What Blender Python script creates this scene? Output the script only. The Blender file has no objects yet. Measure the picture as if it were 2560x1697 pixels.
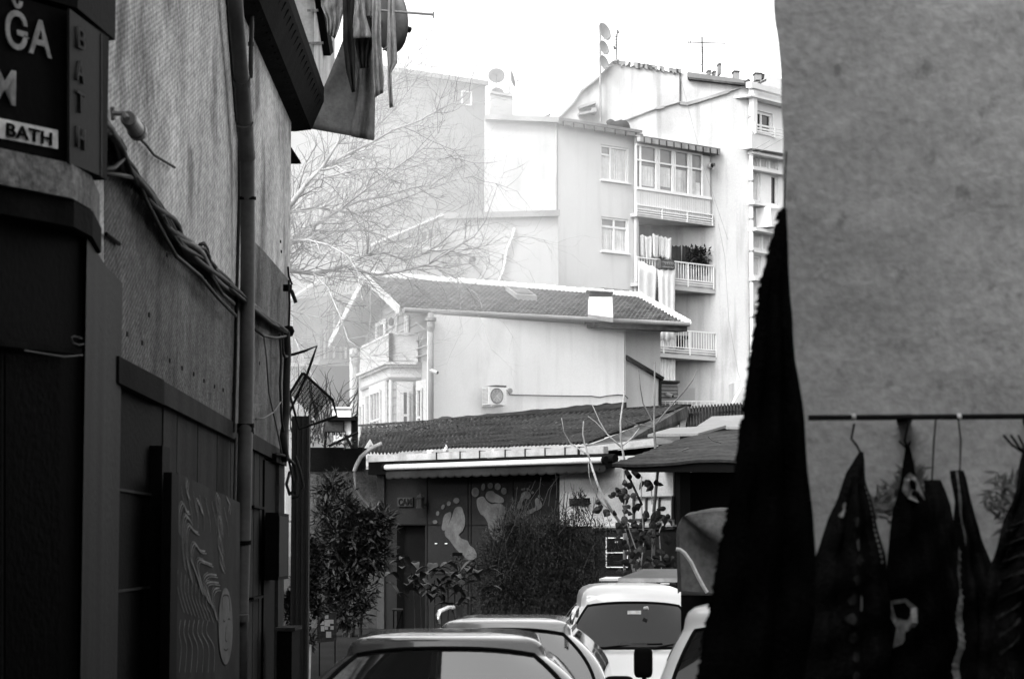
import bpy, bmesh, math, random
from mathutils import Vector as V, Matrix, noise
random.seed(7)
R = math.radians
S = bpy.context.scene
COL = S.collection
F = 6044.0; CZ = 2.2; TH = math.atan(516.5 / 6044)
sn, cs = math.sin(TH), math.cos(TH)
CAM = V((0, 0, CZ))

def ray(px, py):
    xc = (px - 1280) / F; yc = (848.5 - py) / F
    return V((xc, cs - yc * sn, sn + yc * cs))
def at(px, py, Y):
    r = ray(px, py); return CAM + r * (Y / r.y)
def atz(px, py, z):
    r = ray(px, py); return CAM + r * ((z - CZ) / r.z)
class Plane:
    """upright plane through P0 running along azimuth az (degrees from straight ahead, to the right)"""
    def __init__(s, P0, az):
        s.P = V((P0[0], P0[1], 0)); a = R(az)
        s.d = V((math.sin(a), math.cos(a), 0)); s.n = V((math.cos(a), -math.sin(a), 0))
        if s.n.dot(V((0, 0, 0)) - s.P) < 0: s.n = -s.n
    def hit(s, px, py, off=0.0):
        r = ray(px, py); P = s.P + s.n * off
        t = (P - V((0, 0, CZ))).dot(s.n) / V((r.x, r.y, 0)).dot(s.n) if True else 0
        Pc = P - V((0, 0, 0))
        t = Pc.dot(s.n) / V((r.x, r.y, 0)).dot(s.n)
        return CAM + r * t
    def w(s, u, z, off=0.0):
        p = s.P + s.d * u + s.n * off; return V((p.x, p.y, z))
def plane2(pxa, Ya, pxb, Yb, py=1300):
    a = at(pxa, py, Ya); b = at(pxb, py, Yb); d = b - a
    return Plane((a.x, a.y), math.degrees(math.atan2(d.x, d.y)))

# ---------------------------------------------------------------- materials
def M(name, v, rough=.9, var=.2, sc=1.5, streak=0.0, fine=.12, fsc=25, bump=.15, bsc=30, metal=0.0, spec=.06, dark=None, coat=0.0, ridges=None, squash=None):
    m = bpy.data.materials.new(name); m.use_nodes = True
    nt = m.node_tree; N = nt.nodes; L = nt.links; b = N['Principled BSDF']
    b.inputs['Roughness'].default_value = rough; b.inputs['Metallic'].default_value = metal
    b.inputs['Specular IOR Level'].default_value = spec
    b.inputs['Coat Weight'].default_value = coat
    tc = N.new('ShaderNodeTexCoord')
    def noise_(scale, vec=(1, 1, 1), det=4.0):
        mp = N.new('ShaderNodeMapping'); mp.inputs['Scale'].default_value = vec
        L.new(tc.outputs['Object'], mp.inputs['Vector'])
        n = N.new('ShaderNodeTexNoise'); n.inputs['Scale'].default_value = scale; n.inputs['Detail'].default_value = det
        L.new(mp.outputs['Vector'], n.inputs['Vector']); return n.outputs['Fac']
    def math_(op, a, c):
        n = N.new('ShaderNodeMath'); n.operation = op
        for i, q in enumerate((a, c)):
            if isinstance(q, (int, float)): n.inputs[i].default_value = q
            else: L.new(q, n.inputs[i])
        return n.outputs[0]
    def rng(x, lo, hi, a=.3, c=.7):
        n = N.new('ShaderNodeMapRange'); L.new(x, n.inputs[0])
        n.inputs[1].default_value = a; n.inputs[2].default_value = c; n.inputs[3].default_value = lo; n.inputs[4].default_value = hi
        return n.outputs[0]
    f = rng(noise_(sc, squash or (1, 1, 1)), 1 - var, 1 + var)
    f = math_('MULTIPLY', f, rng(noise_(fsc, det=2.0), 1 - fine, 1 + fine))
    if streak:
        f = math_('MULTIPLY', f, rng(noise_(2.6, (1, 1, .09), 5.0), 1.0, 1 - streak, .5, .72))
    if dark:   # irregular grime patches
        f = math_('MULTIPLY', f, rng(noise_(dark[1], (1, 1, .7), 6.0), 1.0, dark[0], *(dark[2:] or (.54, .66))))
    f = math_('MULTIPLY', f, v)
    f = math_('MINIMUM', f, .92)
    L.new(f, b.inputs['Base Color'])
    if bump:
        bp = N.new('ShaderNodeBump'); bp.inputs['Strength'].default_value = bump; bp.inputs['Distance'].default_value = .02
        src = noise_(bsc, det=3.0)
        if ridges:      # (scale, amount, rotation xyz) regular lines pressed into the surface
            mp = N.new('ShaderNodeMapping'); mp.inputs['Rotation'].default_value = ridges[2]
            L.new(tc.outputs['Object'], mp.inputs['Vector'])
            wv = N.new('ShaderNodeTexWave'); wv.bands_direction = 'Z'; wv.inputs['Scale'].default_value = ridges[0]
            wv.inputs['Distortion'].default_value = 2.2; wv.inputs['Detail'].default_value = 3; wv.inputs['Detail Scale'].default_value = 2
            L.new(mp.outputs['Vector'], wv.inputs['Vector'])
            src = math_('ADD', src, math_('MULTIPLY', wv.outputs['Fac'], ridges[1]))
            f2 = math_('MULTIPLY', f, rng(wv.outputs['Fac'], 1 - .3 * ridges[1], 1.0, .0, .45)); L.new(f2, b.inputs['Base Color'])
        L.new(src, bp.inputs['Height']); L.new(bp.outputs['Normal'], b.inputs['Normal'])
    return m
def glass(name, v=.03, rough=.04, ior=1.6, var=.3):
    m = M(name, v, rough=rough, var=var, sc=.9, fine=0, bump=0, spec=.5)
    m.node_tree.nodes['Principled BSDF'].inputs['IOR'].default_value = ior
    return m
T = {
 'plaster_old': M('aged_plaster', 0.42, var=.3, sc=.9, streak=.22, fine=.35, fsc=16, bump=.6, bsc=26, dark=(.45, 1.3), ridges=(10, .26, (R(-18), 0, 0))),
 'plaster_shaded': M('shaded_plaster', 0.14, var=.3, sc=1.1, streak=.3, fine=.35, fsc=16, bump=.6, bsc=26, dark=(.5, 1.5), ridges=(9, .9, (R(-24), 0, 0))),  # shade on the lower wall put into a darker plaster colour
 'tar': M('tar_flashing', .012, var=.5, sc=2, bump=.5),
 'house_trim': M('house_trim_paint', .42, var=.06, rough=.6),
 'roof_item': M('grey_roof_metal', .07, var=.2, sc=2),
 'twig_dark': M('dark_twig', .035, var=.3),
 'sign_letter2': M('dull_side_letter', 0.06, var=.3, sc=8),
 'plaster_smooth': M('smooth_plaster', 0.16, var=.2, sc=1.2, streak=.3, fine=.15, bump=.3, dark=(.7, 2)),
 'board': M('cladding_board', 0.026, var=.25, sc=2.2, streak=.4, fine=.2, bump=.3, squash=(1, 1, .3)),
 'dark_board': M('soot_black_board', 0.002, var=.4, sc=2, fine=.3, bump=.3, rough=.75, spec=.03),
 'black': M('matt_black_paint', 0.003, var=.3, rough=.7, spec=.03),
 'black_metal': M('black_metal', 0.01, var=.3, rough=.5, spec=.03),
 'pvc': M('grey_plastic_pipe', 0.05, var=.3, sc=2, streak=.4, rough=.5, bump=.1, spec=.2),
 'post': M('grey_post', 0.022, var=.35, sc=2, streak=.5, rough=.7, bump=.3, squash=(1, 1, .15)),
 'stone': M('worn_stone', .16, var=.35, sc=3, fine=.35, bump=.8, bsc=18),
 'wood_dark': M('dark_wood', 0.009, var=.4, sc=3, bump=.3, squash=(1, 1, .15), spec=.03),
 'sign_grey': M('grey_sign_panel', 0.012, var=.2, rough=.6, spec=.03, bump=.05),
 'letter': M('worn_sign_letter', .26, var=.3, sc=8, fine=.25, rough=.7, bump=.1),
 'letter_white': M('white_sign_strip', .6, var=.15, sc=6, fine=.2, rough=.6, bump=.05),
 'cable': M('cable_rubber', .02, var=.3, rough=.6),
 'cable_grey': M('grey_cable', .12, var=.3, rough=.6),
 'cloth_grey': M('grey_cotton', 0.12, var=.2, sc=4, bump=.2, bsc=60, fine=.15),
 'cloth_light': M('light_cotton', 0.22, var=.2, sc=4, bump=.2, bsc=60, fine=.15),
 'cloth_dark': M('dark_cotton', .02, var=.3, sc=4, bump=.2),
 'cloth_white': M('white_cotton', 0.55, var=.08, sc=4, bump=.2, fine=.08),
 'bay_wall': M('stained_bay_plaster', 0.5, var=.2, sc=2, dark=(.25, .9), streak=.5, bump=.1),
 'bark': M('bare_bark', 0.24, var=.4, sc=4, bump=.4),
 'bark_pale': M('pale_bark', 0.1, var=.4, sc=4, bump=.4),
 'far_grey': M('far_grey_render', .17, var=.1, sc=.15, bump=0),
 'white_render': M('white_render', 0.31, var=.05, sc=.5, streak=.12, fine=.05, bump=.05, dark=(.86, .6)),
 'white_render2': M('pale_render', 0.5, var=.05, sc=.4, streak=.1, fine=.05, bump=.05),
 'gable_render': M('stained_gable_render', 0.35, var=.08, sc=.35, streak=.3, fine=.08, bump=.1, dark=(.75, .5)),
 'annex_render': M('annex_render', 0.37, var=.08, sc=.4, streak=.12, fine=.05, bump=.05),
 'house_render': M('blank_house_render', 0.6, var=.05, sc=.6, streak=.16, fine=.05, bump=.08, dark=(.85, .5)),
 'coping': M('coping_grey', .2, var=.25, sc=1, bump=.2),
 'coping_dark': M('dark_flashing', 0.05, var=.5, sc=1.4, bump=.5, fine=.3, fsc=6),
 'white_paint': M('white_paint', 0.62, var=.05, fine=.05, bump=.03, rough=.5),
 'clap': M('white_clapboard', 0.3, var=.07, sc=1.5, fine=.08, bump=.1, squash=(1, 1, 4)),
 'soffit': M('grey_soffit', .3, var=.08, sc=.5, bump=.05),
 'tile': M('clay_roof_tile', 0.1, var=.45, sc=2.2, fine=.4, fsc=7, bump=.4, bsc=12),
 'tile_pale': M('pale_sunlit_ridge_tile', .75, var=.2, sc=3, fine=.2, bump=.4),  # grazing sun on the house ridge put into this pale colour
 'sheet': M('corrugated_fibre_cement', 0.022, var=.4, sc=1.2, fine=.35, fsc=9, bump=.4, rough=.85, dark=(.6, 1.1)),
 'litter': M('dry_leaf_litter', 0.07, var=.6, sc=5, fine=.4, bump=0),
 'shingle': M('bitumen_shingle', 0.03, var=.3, sc=1.4, fine=.3, fsc=12, bump=.4, ridges=(1.6, .6, (0, 0, 0))),
 'skylight': M('pale_roof_panel', 0.14, var=.12, sc=1.5, bump=.05, rough=.5),
 'gutter': M('zinc_gutter', 0.24, var=.2, sc=4, streak=.3, rough=.5, bump=.05, fine=.1),
 'gutter_dark': M('gutter_joint', 0.015, var=.1),
 'awning_tube': M('white_awning_tube', 0.45, var=.05, rough=.35, bump=0),
 'awning': M('dark_awning_cloth', 0.012, var=.3, sc=2, rough=.95, bump=.1, spec=.1),
 'shop_dark': M('charcoal_shop_front', 0.011, var=.2, sc=1, fine=.15, rough=.8, bump=.1, spec=.03),
 'foot': M('pale_stencil_paint', 0.05, var=.35, sc=4, fine=.15, rough=.8, bump=0, spec=.15),
 'shop_white': M('shop_white_plaster', 0.34, var=.1, sc=1.6, streak=.2, fine=.1, bump=.15, dark=(.8, 1)),
 'yard_wall': M('yard_wall_plaster', 0.035, var=.45, sc=2, streak=.4, fine=.3, bump=.5),
 'leaf_dark': M('dark_leaf', 0.02, var=.5, sc=3, bump=0, rough=.5, spec=.14),
 'leaf_mid': M('mid_leaf', 0.018, var=.5, sc=3, bump=0, rough=.45, spec=.14),
 'leaf_big': M('broad_leaf', 0.04, var=.4, sc=4, bump=.1, rough=.4, spec=.14),
 'bamboo': M('bamboo_leaf', 0.024, var=.6, sc=1.5, bump=0, rough=.6, spec=.14),
 'asphalt': M('asphalt_yard', 0.012, var=.3, sc=1, fine=.3, bump=.5, rough=.95),
 'carpet': M('dark_wool', 0.003, var=.4, sc=5, fine=.4, fsc=60, bump=.8, bsc=90, rough=1, spec=.02),
 'carpet2': M('patterned_dark_wool', 0.006, var=.6, sc=5, fine=.4, fsc=60, bump=.6, bsc=80, rough=1, spec=.02),
 'motif': M('pale_wool_motif', 0.16, var=.35, sc=16, fine=.3, fsc=60, bump=.5, rough=1, spec=.02),
 'motif_mid': M('grey_wool_motif', 0.025, var=.5, sc=16, fine=.3, fsc=60, bump=.5, rough=1, spec=.02),
 'right_wall': M('mottled_render', 0.31, var=.1, sc=.7, fine=.16, fsc=30, bump=.25, bsc=40, dark=(.68, 13, .62, .70)),
 'car_white': M('white_car_paint', 0.52, var=.03, fine=0, bump=0, rough=.35, coat=.6, spec=.5),
 'car_grey': M('grey_car_paint', 0.1, var=.03, fine=0, bump=0, rough=.25, coat=1, metal=.5),
 'car_silver': M('silver_car_paint', .3, var=.03, fine=0, bump=0, rough=.25, coat=1, metal=.5),
 'chrome': M('brushed_rail', .75, var=0, fine=0, bump=0, rough=.25, metal=.9),
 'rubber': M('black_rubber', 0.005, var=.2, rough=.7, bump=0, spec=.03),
 'canvas': M('truck_canvas', 0.1, var=.35, sc=2.5, streak=.4, fine=.2, bump=.4, bsc=8, squash=(1, 1, .5)),
 'reflect_strip': M('pale_webbing', .5, var=.1),
 'lamp_metal': M('lamp_metal', .2, var=.2, rough=.4, metal=.3),
 'ac': M('appliance_white', .62, var=.06, rough=.5, bump=0),
 'ac_dark': M('fan_grille', .12, var=.2, rough=.6),
 'plank': M('art_panel_ground', 0.03, var=.3, sc=3, bump=.1),
 'art_line': M('art_pale_line', 0.2, var=.3, sc=6),
 'art_face': M('art_face_tone', 0.13, var=.2, sc=4),
 'curtain': M('net_curtain', .5, var=.12, sc=3, streak=.3, bump=.0),
 'old_house': M('old_house_timber', .16, var=.35, sc=1.5, streak=.4, fine=.2, bump=.2),
 'tex_pale': M('old_house_plaster', .6, var=.1, sc=1),
 'birch': M('flaking_white_paint', 0.4, var=.2, sc=3, dark=(.1, 5), bump=.3),
 'paper': M('paper_notice', .35, var=.2, sc=8),
 'skin': M('ground_earth', .06, var=.4, sc=2, bump=.6),
 'glass_car': glass('windscreen_glass', .012, .03, 1.42),
 'glass_front': glass('bright_windscreen', .02, .03, 3.2),
 'glass_win': glass('window_glass', .16, .08, 1.5),
 'glass_dark': glass('dark_window_glass', .03, .08, 1.4),
 'roof_plain': M('plain_roof', .12, var=.3, sc=1, bump=.3),
}
# ---------------------------------------------------------------- mesh helpers
def wloc(o):
    p = V((0, 0, 0))
    while o is not None: p += o.location; o = o.parent
    return p
class MB:
    def __init__(s): s.v = []; s.f = []
    def add(s, vs, fs):
        n = len(s.v); s.v += [V(p) for p in vs]; s.f += [tuple(i + n for i in f) for f in fs]; return s
    def prism(s, pts, ext):
        """closed polygon pushed along ext"""
        n = len(pts); ext = V(ext); pts = [V(p) for p in pts]
        fs = [tuple(range(n)), tuple(range(2 * n - 1, n - 1, -1))]
        fs += [(i, i + n, (i + 1) % n + n, (i + 1) % n) for i in range(n)]
        return s.add(pts + [p + ext for p in pts], fs)
    def slab(s, P, poly, off=0.0, th=.05):
        """pixel polygon on upright plane P: front at off, going back th"""
        return s.prism([P.hit(x, y, off) for x, y in poly], P.n * -th)
    def rect(s, P, x0, y0, x1, y1, off=0.0, th=.05):
        return s.slab(P, [(x0, y0), (x1, y0), (x1, y1), (x0, y1)], off, th)
    def box(s, c, size, ax=None):
        c = V(c); a = ax or (V((1, 0, 0)), V((0, 1, 0)), V((0, 0, 1)))
        h = [V(a[i]) * size[i] / 2 for i in range(3)]
        return s.prism([c - h[0] - h[1] - h[2], c + h[0] - h[1] - h[2], c + h[0] + h[1] - h[2], c - h[0] + h[1] - h[2]], h[2] * 2)
    def boxz(s, x0, x1, y0, y1, z0, z1): return s.box(((x0+x1)/2, (y0+y1)/2, (z0+z1)/2), (x1-x0, y1-y0, z1-z0))
    def bar(s, a, b, w, t=None, n=None):
        """square bar a->b, width w, thickness t along n"""
        a = V(a); b = V(b); d = (b - a).normalized(); n = V(n) if n is not None else V((0, -1, 0))
        q = d.cross(n)
        if q.length < 1e-4: n = V((1, 0, 0)); q = d.cross(n)
        q.normalize(); n = q.cross(d).normalized(); t = t or w
        return s.prism([a - q*w/2 - n*t/2, a + q*w/2 - n*t/2, a + q*w/2 + n*t/2, a - q*w/2 + n*t/2], b - a)
    def tube(s, pts, r, k=8, cap=True):
        pts = [V(p) for p in pts]; m = len(pts)
        rs = r if isinstance(r, (list, tuple)) else [r] * m
        n0 = len(s.v); prev = None
        for i, p in enumerate(pts):
            d = (pts[min(i+1, m-1)] - pts[max(i-1, 0)]).normalized()
            if prev is None:
                a = V((0, 0, 1)) if abs(d.z) < .9 else V((1, 0, 0)); u = d.cross(a).normalized()
            else: u = (prev - d * prev.dot(d)).normalized()
            prev = u; w = d.cross(u)
            for j in range(k):
                t = 2 * math.pi * j / k; s.v.append(p + (u * math.cos(t) + w * math.sin(t)) * rs[i])
        for i in range(m - 1):
            for j in range(k):
                a = n0 + i*k + j; b = n0 + i*k + (j+1) % k; s.f.append((a, b, b + k, a + k))
        if cap:
            s.f.append(tuple(n0 + j for j in range(k))[::-1]); s.f.append(tuple(n0 + (m-1)*k + j for j in range(k)))
        return s
    def lathe(s, c, axis, prof, k=20):
        """prof: list of (radius, distance along axis)"""
        c = V(c); ax = V(axis).normalized(); u = ax.orthogonal().normalized(); w = ax.cross(u); n0 = len(s.v)
        for r_, h in prof:
            for j in range(k):
                t = 2*math.pi*j/k; s.v.append(c + ax*h + (u*math.cos(t) + w*math.sin(t)) * max(r_, 1e-4))
        for i in range(len(prof) - 1):
            for j in range(k):
                a = n0 + i*k + j; b = n0 + i*k + (j+1) % k; s.f.append((a, b, b + k, a + k))
        return s
    def grid(s, fn, nu, nv):
        n0 = len(s.v)
        for i in range(nu + 1):
            for j in range(nv + 1): s.v.append(V(fn(i / nu, j / nv)))
        for i in range(nu):
            for j in range(nv):
                a = n0 + i*(nv+1) + j; s.f.append((a, a+1, a+nv+2, a+nv+1))
        return s
    def leaf(s, c, d, up, l, w, fold=.0):
        """pointed leaf of 4 triangles-ish"""
        d = V(d).normalized(); sd = d.cross(V(up)); sd = sd.normalized() if sd.length > 1e-4 else V((1, 0, 0)); nn = sd.cross(d)
        c = V(c); a = c; m = c + d*l*.45; e = c + d*l - nn*l*fold
        return s.add([a, m + sd*w/2 - nn*w*.15, e, m - sd*w/2 - nn*w*.15], [(0, 1, 2), (0, 2, 3)])
    def build(s, name, mat, parent=None, smooth=False, solid=0, sub=0, local=False, fix=False):
        off = V((0, 0, 0)) if (local or parent is None) else wloc(parent)
        me = bpy.data.meshes.new(name); me.from_pydata([p - off for p in s.v], [], s.f); me.validate(); me.update()
        if fix:
            bm = bmesh.new(); bm.from_mesh(me); bmesh.ops.recalc_face_normals(bm, faces=bm.faces); bm.to_mesh(me); bm.free()
        me.materials.append(T[mat] if isinstance(mat, str) else mat)
        if smooth: me.polygons.foreach_set('use_smooth', [True] * len(me.polygons))
        o = bpy.data.objects.new(name, me); COL.objects.link(o); o.parent = parent
        if solid:
            m = o.modifiers.new('solid', 'SOLIDIFY'); m.thickness = solid; m.offset = 0
        if sub:
            m = o.modifiers.new('sub', 'SUBSURF'); m.levels = sub; m.render_levels = sub
        return o
def thing(name, label, cat, loc=(0, 0, 0), group=None, rz=0):
    o = bpy.data.objects.new(name, None); COL.objects.link(o); o.location = loc; o.rotation_euler = (0, 0, rz)
    o['label'] = label; o['category'] = cat
    if group: o['group'] = group
    o.empty_display_size = .2
    return o
def tag(o, label, cat, group=None):
    o['label'] = label; o['category'] = cat
    if group: o['group'] = group
    return o
def struct(o, kind='structure', label=None):
    o['kind'] = kind
    if label: o['label'] = label
    return o
def dup(root, loc, label, group=None, rz=None, scale=None):
    r = root.copy(); COL.objects.link(r); r.location = loc; r['label'] = label
    if rz is not None: r.rotation_euler = (0, 0, rz)
    if scale: r.scale = scale
    if group: r['group'] = group
    for ch in list(root.children):
        c = ch.copy(); COL.objects.link(c); c.parent = r
        for g in ch.children:
            d = g.copy(); COL.objects.link(d); d.parent = c
    return r
def text(body, P_or, origin, du, dv, size, mat, name, parent, bold=.0, ext=.01, width=None, sx=1.0, right=False):
    """lettering from the built-in font laid along du/dv (unit vectors) with its left baseline at origin"""
    cu = bpy.data.curves.new('txt', 'FONT'); cu.body = body; cu.size = size; cu.offset = bold; cu.extrude = ext
    cu.space_character = 1.05; cu.resolution_u = 4
    ob = bpy.data.objects.new('txt', cu); COL.objects.link(ob)
    dg = bpy.context.evaluated_depsgraph_get(); me = bpy.data.meshes.new_from_object(ob.evaluated_get(dg))
    bpy.data.objects.remove(ob); n = V(du).cross(V(dv)).normalized()
    k = sx
    if width: 
        xs = [v.co.x for v in me.vertices]; k = width / (max(xs) - min(xs))
    off = wloc(parent) if parent is not None else V((0, 0, 0)); xm = max(v.co.x for v in me.vertices) if right else 0
    for v in me.vertices: v.co = V(origin) + V(du) * (v.co.x - xm) * k + V(dv) * v.co.y + n * v.co.z - off
    me.materials.clear(); me.materials.append(T[mat])
    o = bpy.data.objects.new(name, me); COL.objects.link(o); o.parent = parent
    return o
def lerp(a, b, t): return a + (b - a) * t
def facade(mb, P, x0, x1, yt0, yt1, yb0, yb1, holes, depth=.18, off=0.0):
    """wall face on plane P between px columns x0..x1 with real openings; holes: (xa, xb, ya, yb) where ya,yb are read at column xa"""
    yt = lambda x: lerp(yt0, yt1, (x-x0)/(x1-x0)); yb = lambda x: lerp(yb0, yb1, (x-x0)/(x1-x0))
    hs = []
    for xa, xb, ya, yb_ in holes:
        t, b = yt(xa), yb(xa); hs.append((xa, xb, (ya-t)/(b-t), (yb_-t)/(b-t)))
    xs = sorted({x0, x1} | {h[0] for h in hs} | {h[1] for h in hs}); vs = sorted({0.0, 1.0} | {h[2] for h in hs} | {h[3] for h in hs})
    pt = lambda x, v, o=0.0: P.hit(x, lerp(yt(x), yb(x), v), off) - P.n * o
    for i in range(len(xs)-1):
        for j in range(len(vs)-1):
            xm = (xs[i]+xs[i+1])/2; vm = (vs[j]+vs[j+1])/2
            if any(h[0] < xm < h[1] and h[2] < vm < h[3] for h in hs): continue
            mb.add([pt(xs[i], vs[j]), pt(xs[i+1], vs[j]), pt(xs[i+1], vs[j+1]), pt(xs[i], vs[j+1])], [(0, 1, 2, 3)])
    quads = []
    for xa, xb, va, vb in hs:
        c = [(xa, va), (xb, va), (xb, vb), (xa, vb)]
        for k in range(4):
            p, q = c[k], c[(k+1) % 4]
            mb.add([pt(*p), pt(*q), pt(*q, depth), pt(*p, depth)], [(0, 1, 2, 3)])
        quads.append([pt(*p) for p in c])
    return quads
def window(quad, n, parent, mullions=(.5,), rails=(), fw=.07, back=.1, glassm='glass_win', frame='white_paint', curtain=None, sill=True, name='window', wd=.06):
    """quad tl,tr,br,bl on the wall face; frame set back; pane and curtain behind"""
    tl, tr, br, bl = [V(q) - n*back for q in quad]
    ux = (tr - tl).normalized(); uz = V((0, 0, 1))
    mb = MB()
    pt = lambda u, v: (tl.lerp(tr, u)).lerp(bl.lerp(br, u), v)
    e = fw/2; du = e / (tr-tl).length; dv = e / (bl-tl).length
    mb.bar(pt(0, dv), pt(1, dv), fw, wd, n); mb.bar(pt(0, 1-dv), pt(1, 1-dv), fw, wd, n)
    mb.bar(pt(du, 2*dv), pt(du, 1-2*dv), fw, wd - .004, n); mb.bar(pt(1-du, 2*dv), pt(1-du, 1-2*dv), fw, wd - .004, n)
    for m in mullions:
        mb.bar(pt(m, 2*dv), pt(m, 1-2*dv), fw, wd - .008, n)
    for r_ in rails:
        v = r_ if isinstance(r_, (int, float)) else r_[0]; a, b = (0, 1) if isinstance(r_, (int, float)) else r_[1:]
        mb.bar(pt(a + 2*du, v), pt(b - 2*du, v), fw, wd - .012, n)
    fr = mb.build(name, frame, parent)
    pn = MB().prism([pt(.0, .0), pt(1, 0), pt(1, 1), pt(0, 1)], -n*.01)
    pn.v = [p - n*.045 for p in pn.v]; pn.build('pane', glassm, fr)
    if curtain:
        for a, b, c, d_ in curtain:
            mb = MB(); k = 14
            mb.grid(lambda u, v: pt(lerp(a, b, u), lerp(c, d_, v)) - n*(.03 + .012*math.sin(u*40)), k, 2)
            mb.build('curtain', 'curtain', fr, solid=.004)
    if sill:
        s_ = MB(); a = V(quad[3]); b = V(quad[2]); s_.bar(a + n*.03 - ux*.05 - uz*.02, b + n*.03 + ux*.05 - uz*.02, .05, .14, n); s_.build('sill', frame, fr)
    return fr
def dish(label, c, aim, r, tilt=25, arm=True, mast=None, mat='far_grey', group=None, cat='satellite dish'):
    """satellite dish with its arm and receiver; aim = horizontal azimuth degrees it faces"""
    c = V(c); a = R(aim); d = V((math.sin(a)*math.cos(R(tilt)), math.cos(a)*math.cos(R(tilt)), math.sin(R(tilt))))
    foot = mast if mast is not None else c - V((0, 0, r*1.6))
    t = thing('satellite_dish', label, cat, foot, group)
    prof = [(r*q, .28*r*q*q) for q in (0, .25, .5, .75, 1)]; prof += [(r*q, .28*r*q*q - .02) for q in (1, .75, .5, .25, 0)]
    MB().lathe(c, d, prof, 28).build('reflector', mat, t, smooth=True)
    side = V((d.x, d.y, 0)).normalized(); k = MB(); f = c + d*r*.95 - V((0, 0, r*.35))
    k.tube([c - V((0, 0, r*.9)) , f], r*.03, 6); k.build('feed_arm', mat, t)
    k = MB(); k.tube([f, f + (c - f).normalized()*r*.22], r*.09, 10); k.build('receiver', 'black_metal', t)
    k = MB(); k.tube([foot, c - d*.05 - V((0, 0, .0))], r*.06, 8); k.build('mast', mat, t)
    return t
# ================================================================ foreground, left side of the alley
LW = Plane((-1.95, 0), -0.76)
def body(footprint, z0, z1, mb=None):
    mb = mb or MB(); return mb.prism([V((x, y, z0)) for x, y in footprint], (0, 0, z1 - z0))
lb = thing('alley_building', 'aged plaster alley building on the left with dark eave and board cladding below', 'building', (-2.3, 18, 0))
e = LW.w(24.65, 0); e0 = LW.w(11.35, 0)
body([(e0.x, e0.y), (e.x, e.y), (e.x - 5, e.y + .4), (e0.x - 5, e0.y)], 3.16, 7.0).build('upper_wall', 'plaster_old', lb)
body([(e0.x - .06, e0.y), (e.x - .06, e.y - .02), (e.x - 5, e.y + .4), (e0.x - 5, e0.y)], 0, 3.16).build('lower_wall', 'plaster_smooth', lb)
body([(e0.x - 1.6, e0.y), (e.x - 1.6, e.y - 1), (e.x - 6, e.y), (e0.x - 6, e0.y)], 7.0, 11.5).build('shade_storey', 'plaster_smooth', lb)  # unseen storey added to keep the sun out of the alley
# eave
mb = MB(); sec = [(-.3, 6.55), (.0, 6.55), (.17, 6.57), (.3, 6.87), (.3, 7.02), (-.3, 7.3)]
a = [LW.w(11.3, z, o) for o, z in sec]; b = LW.w(25.2, 0) - LW.w(11.3, 0); mb.prism(a, b).build('eave', 'wood_dark', lb)
for k in range(48):
    u = 25.1 - k * .28
    MB().bar(LW.w(u, 6.56, .12), LW.w(u, 6.83, .28), .03, .02, V((0, -1, 0))).build('eave_batten', 'wood_dark', lb)
mb = MB(); mb.prism([LW.w(24.66, 6.16, -.02), LW.w(24.66, 6.33, -.02), LW.w(24.66, 6.16, .09)], LW.d * .25).build('bracket', 'black', lb)
MB().slab(LW, [(262, 340), (300, 385), (350, 460), (388, 508), (425, 562), (455, 600), (500, 645), (545, 690), (600, 737), (622, 590), (660, 628), (722, 700), (722, 1135), (700, 1122), (411, 953), (298, 890), (262, 875)], .004, .05).build('shaded_lower_plaster', 'plaster_shaded', lb)  # darker sheet painted in the outline of the opposite roof's shadow
oa = LW.w(17, 7.05, -.1); MB().prism([oa, LW.w(20, 7.05, -.1), LW.w(20, 7.05, 1.15), LW.w(17.6, 7.05, 1.3)], (0, 0, 2.6)).build('oriel', 'wood_dark', lb)  # added out-of-frame box that darkens the windscreen reflection
for u0_, u1_, o0_, o1_, z0_ in ((17.9, 18.3, 1.3, 1.42, 7.0), (18.4, 18.6, 1.2, 1.5, 7.3), (18.8, 19.5, 1.2, 1.36, 6.95), (17.5, 19.8, 1.3, 1.33, 7.9)):
    MB().prism([LW.w(u0_, z0_, o0_), LW.w(u1_, z0_ + .1, o0_), LW.w(u1_, z0_, o1_), LW.w(u0_, z0_ + .05, o1_)], (0, 0, 1.2)).build('reflection_slab', 'wood_dark', lb)  # unseen slabs added to break up the reflection in the windscreen
# lintel, boards, doors
MB().slab(LW, [(298, 890), (411, 950), (411, 1012), (298, 957)], .035, .2).build('lintel', 'wood_dark', lb)
mb = MB(); mb.slab(LW, [(411, 953), (700, 1122), (700, 1155), (411, 1010)], .02, .2).build('lintel', 'board', lb)
def onw(P, x0, x1, z0, z1, off, th): # plane rect between pixel columns and heights
    a = P.hit(x0, 1300, off); b = P.hit(x1, 1300, off)
    return [V((a.x, a.y, z0)), V((b.x, b.y, z0)), V((b.x, b.y, z1)), V((a.x, a.y, z1))], P.n * -th
cols = [405, 440, 492, 541, 575, 600, 634, 648, 661]
for i in range(len(cols) - 1):
    for (z0, z1) in ((0.1, .95), (.96, 1.74), (1.75, 2.53), (2.54, 3.08)):
        if cols[i] < 600 and z0 > .1 and z1 < 3: pass
        p, ex = onw(LW, cols[i] + .8, cols[i+1] - .8, z0 + random.uniform(0, .012), z1, -.02 + random.uniform(-.006, .006), .03)
        MB().prism(p, ex).build('cladding_panel', 'board', lb)
p, ex = onw(LW, 290, 404, .05, 3.06, -.028, .05); dr = MB().prism(p, ex).build('door', 'dark_board', lb)
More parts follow.
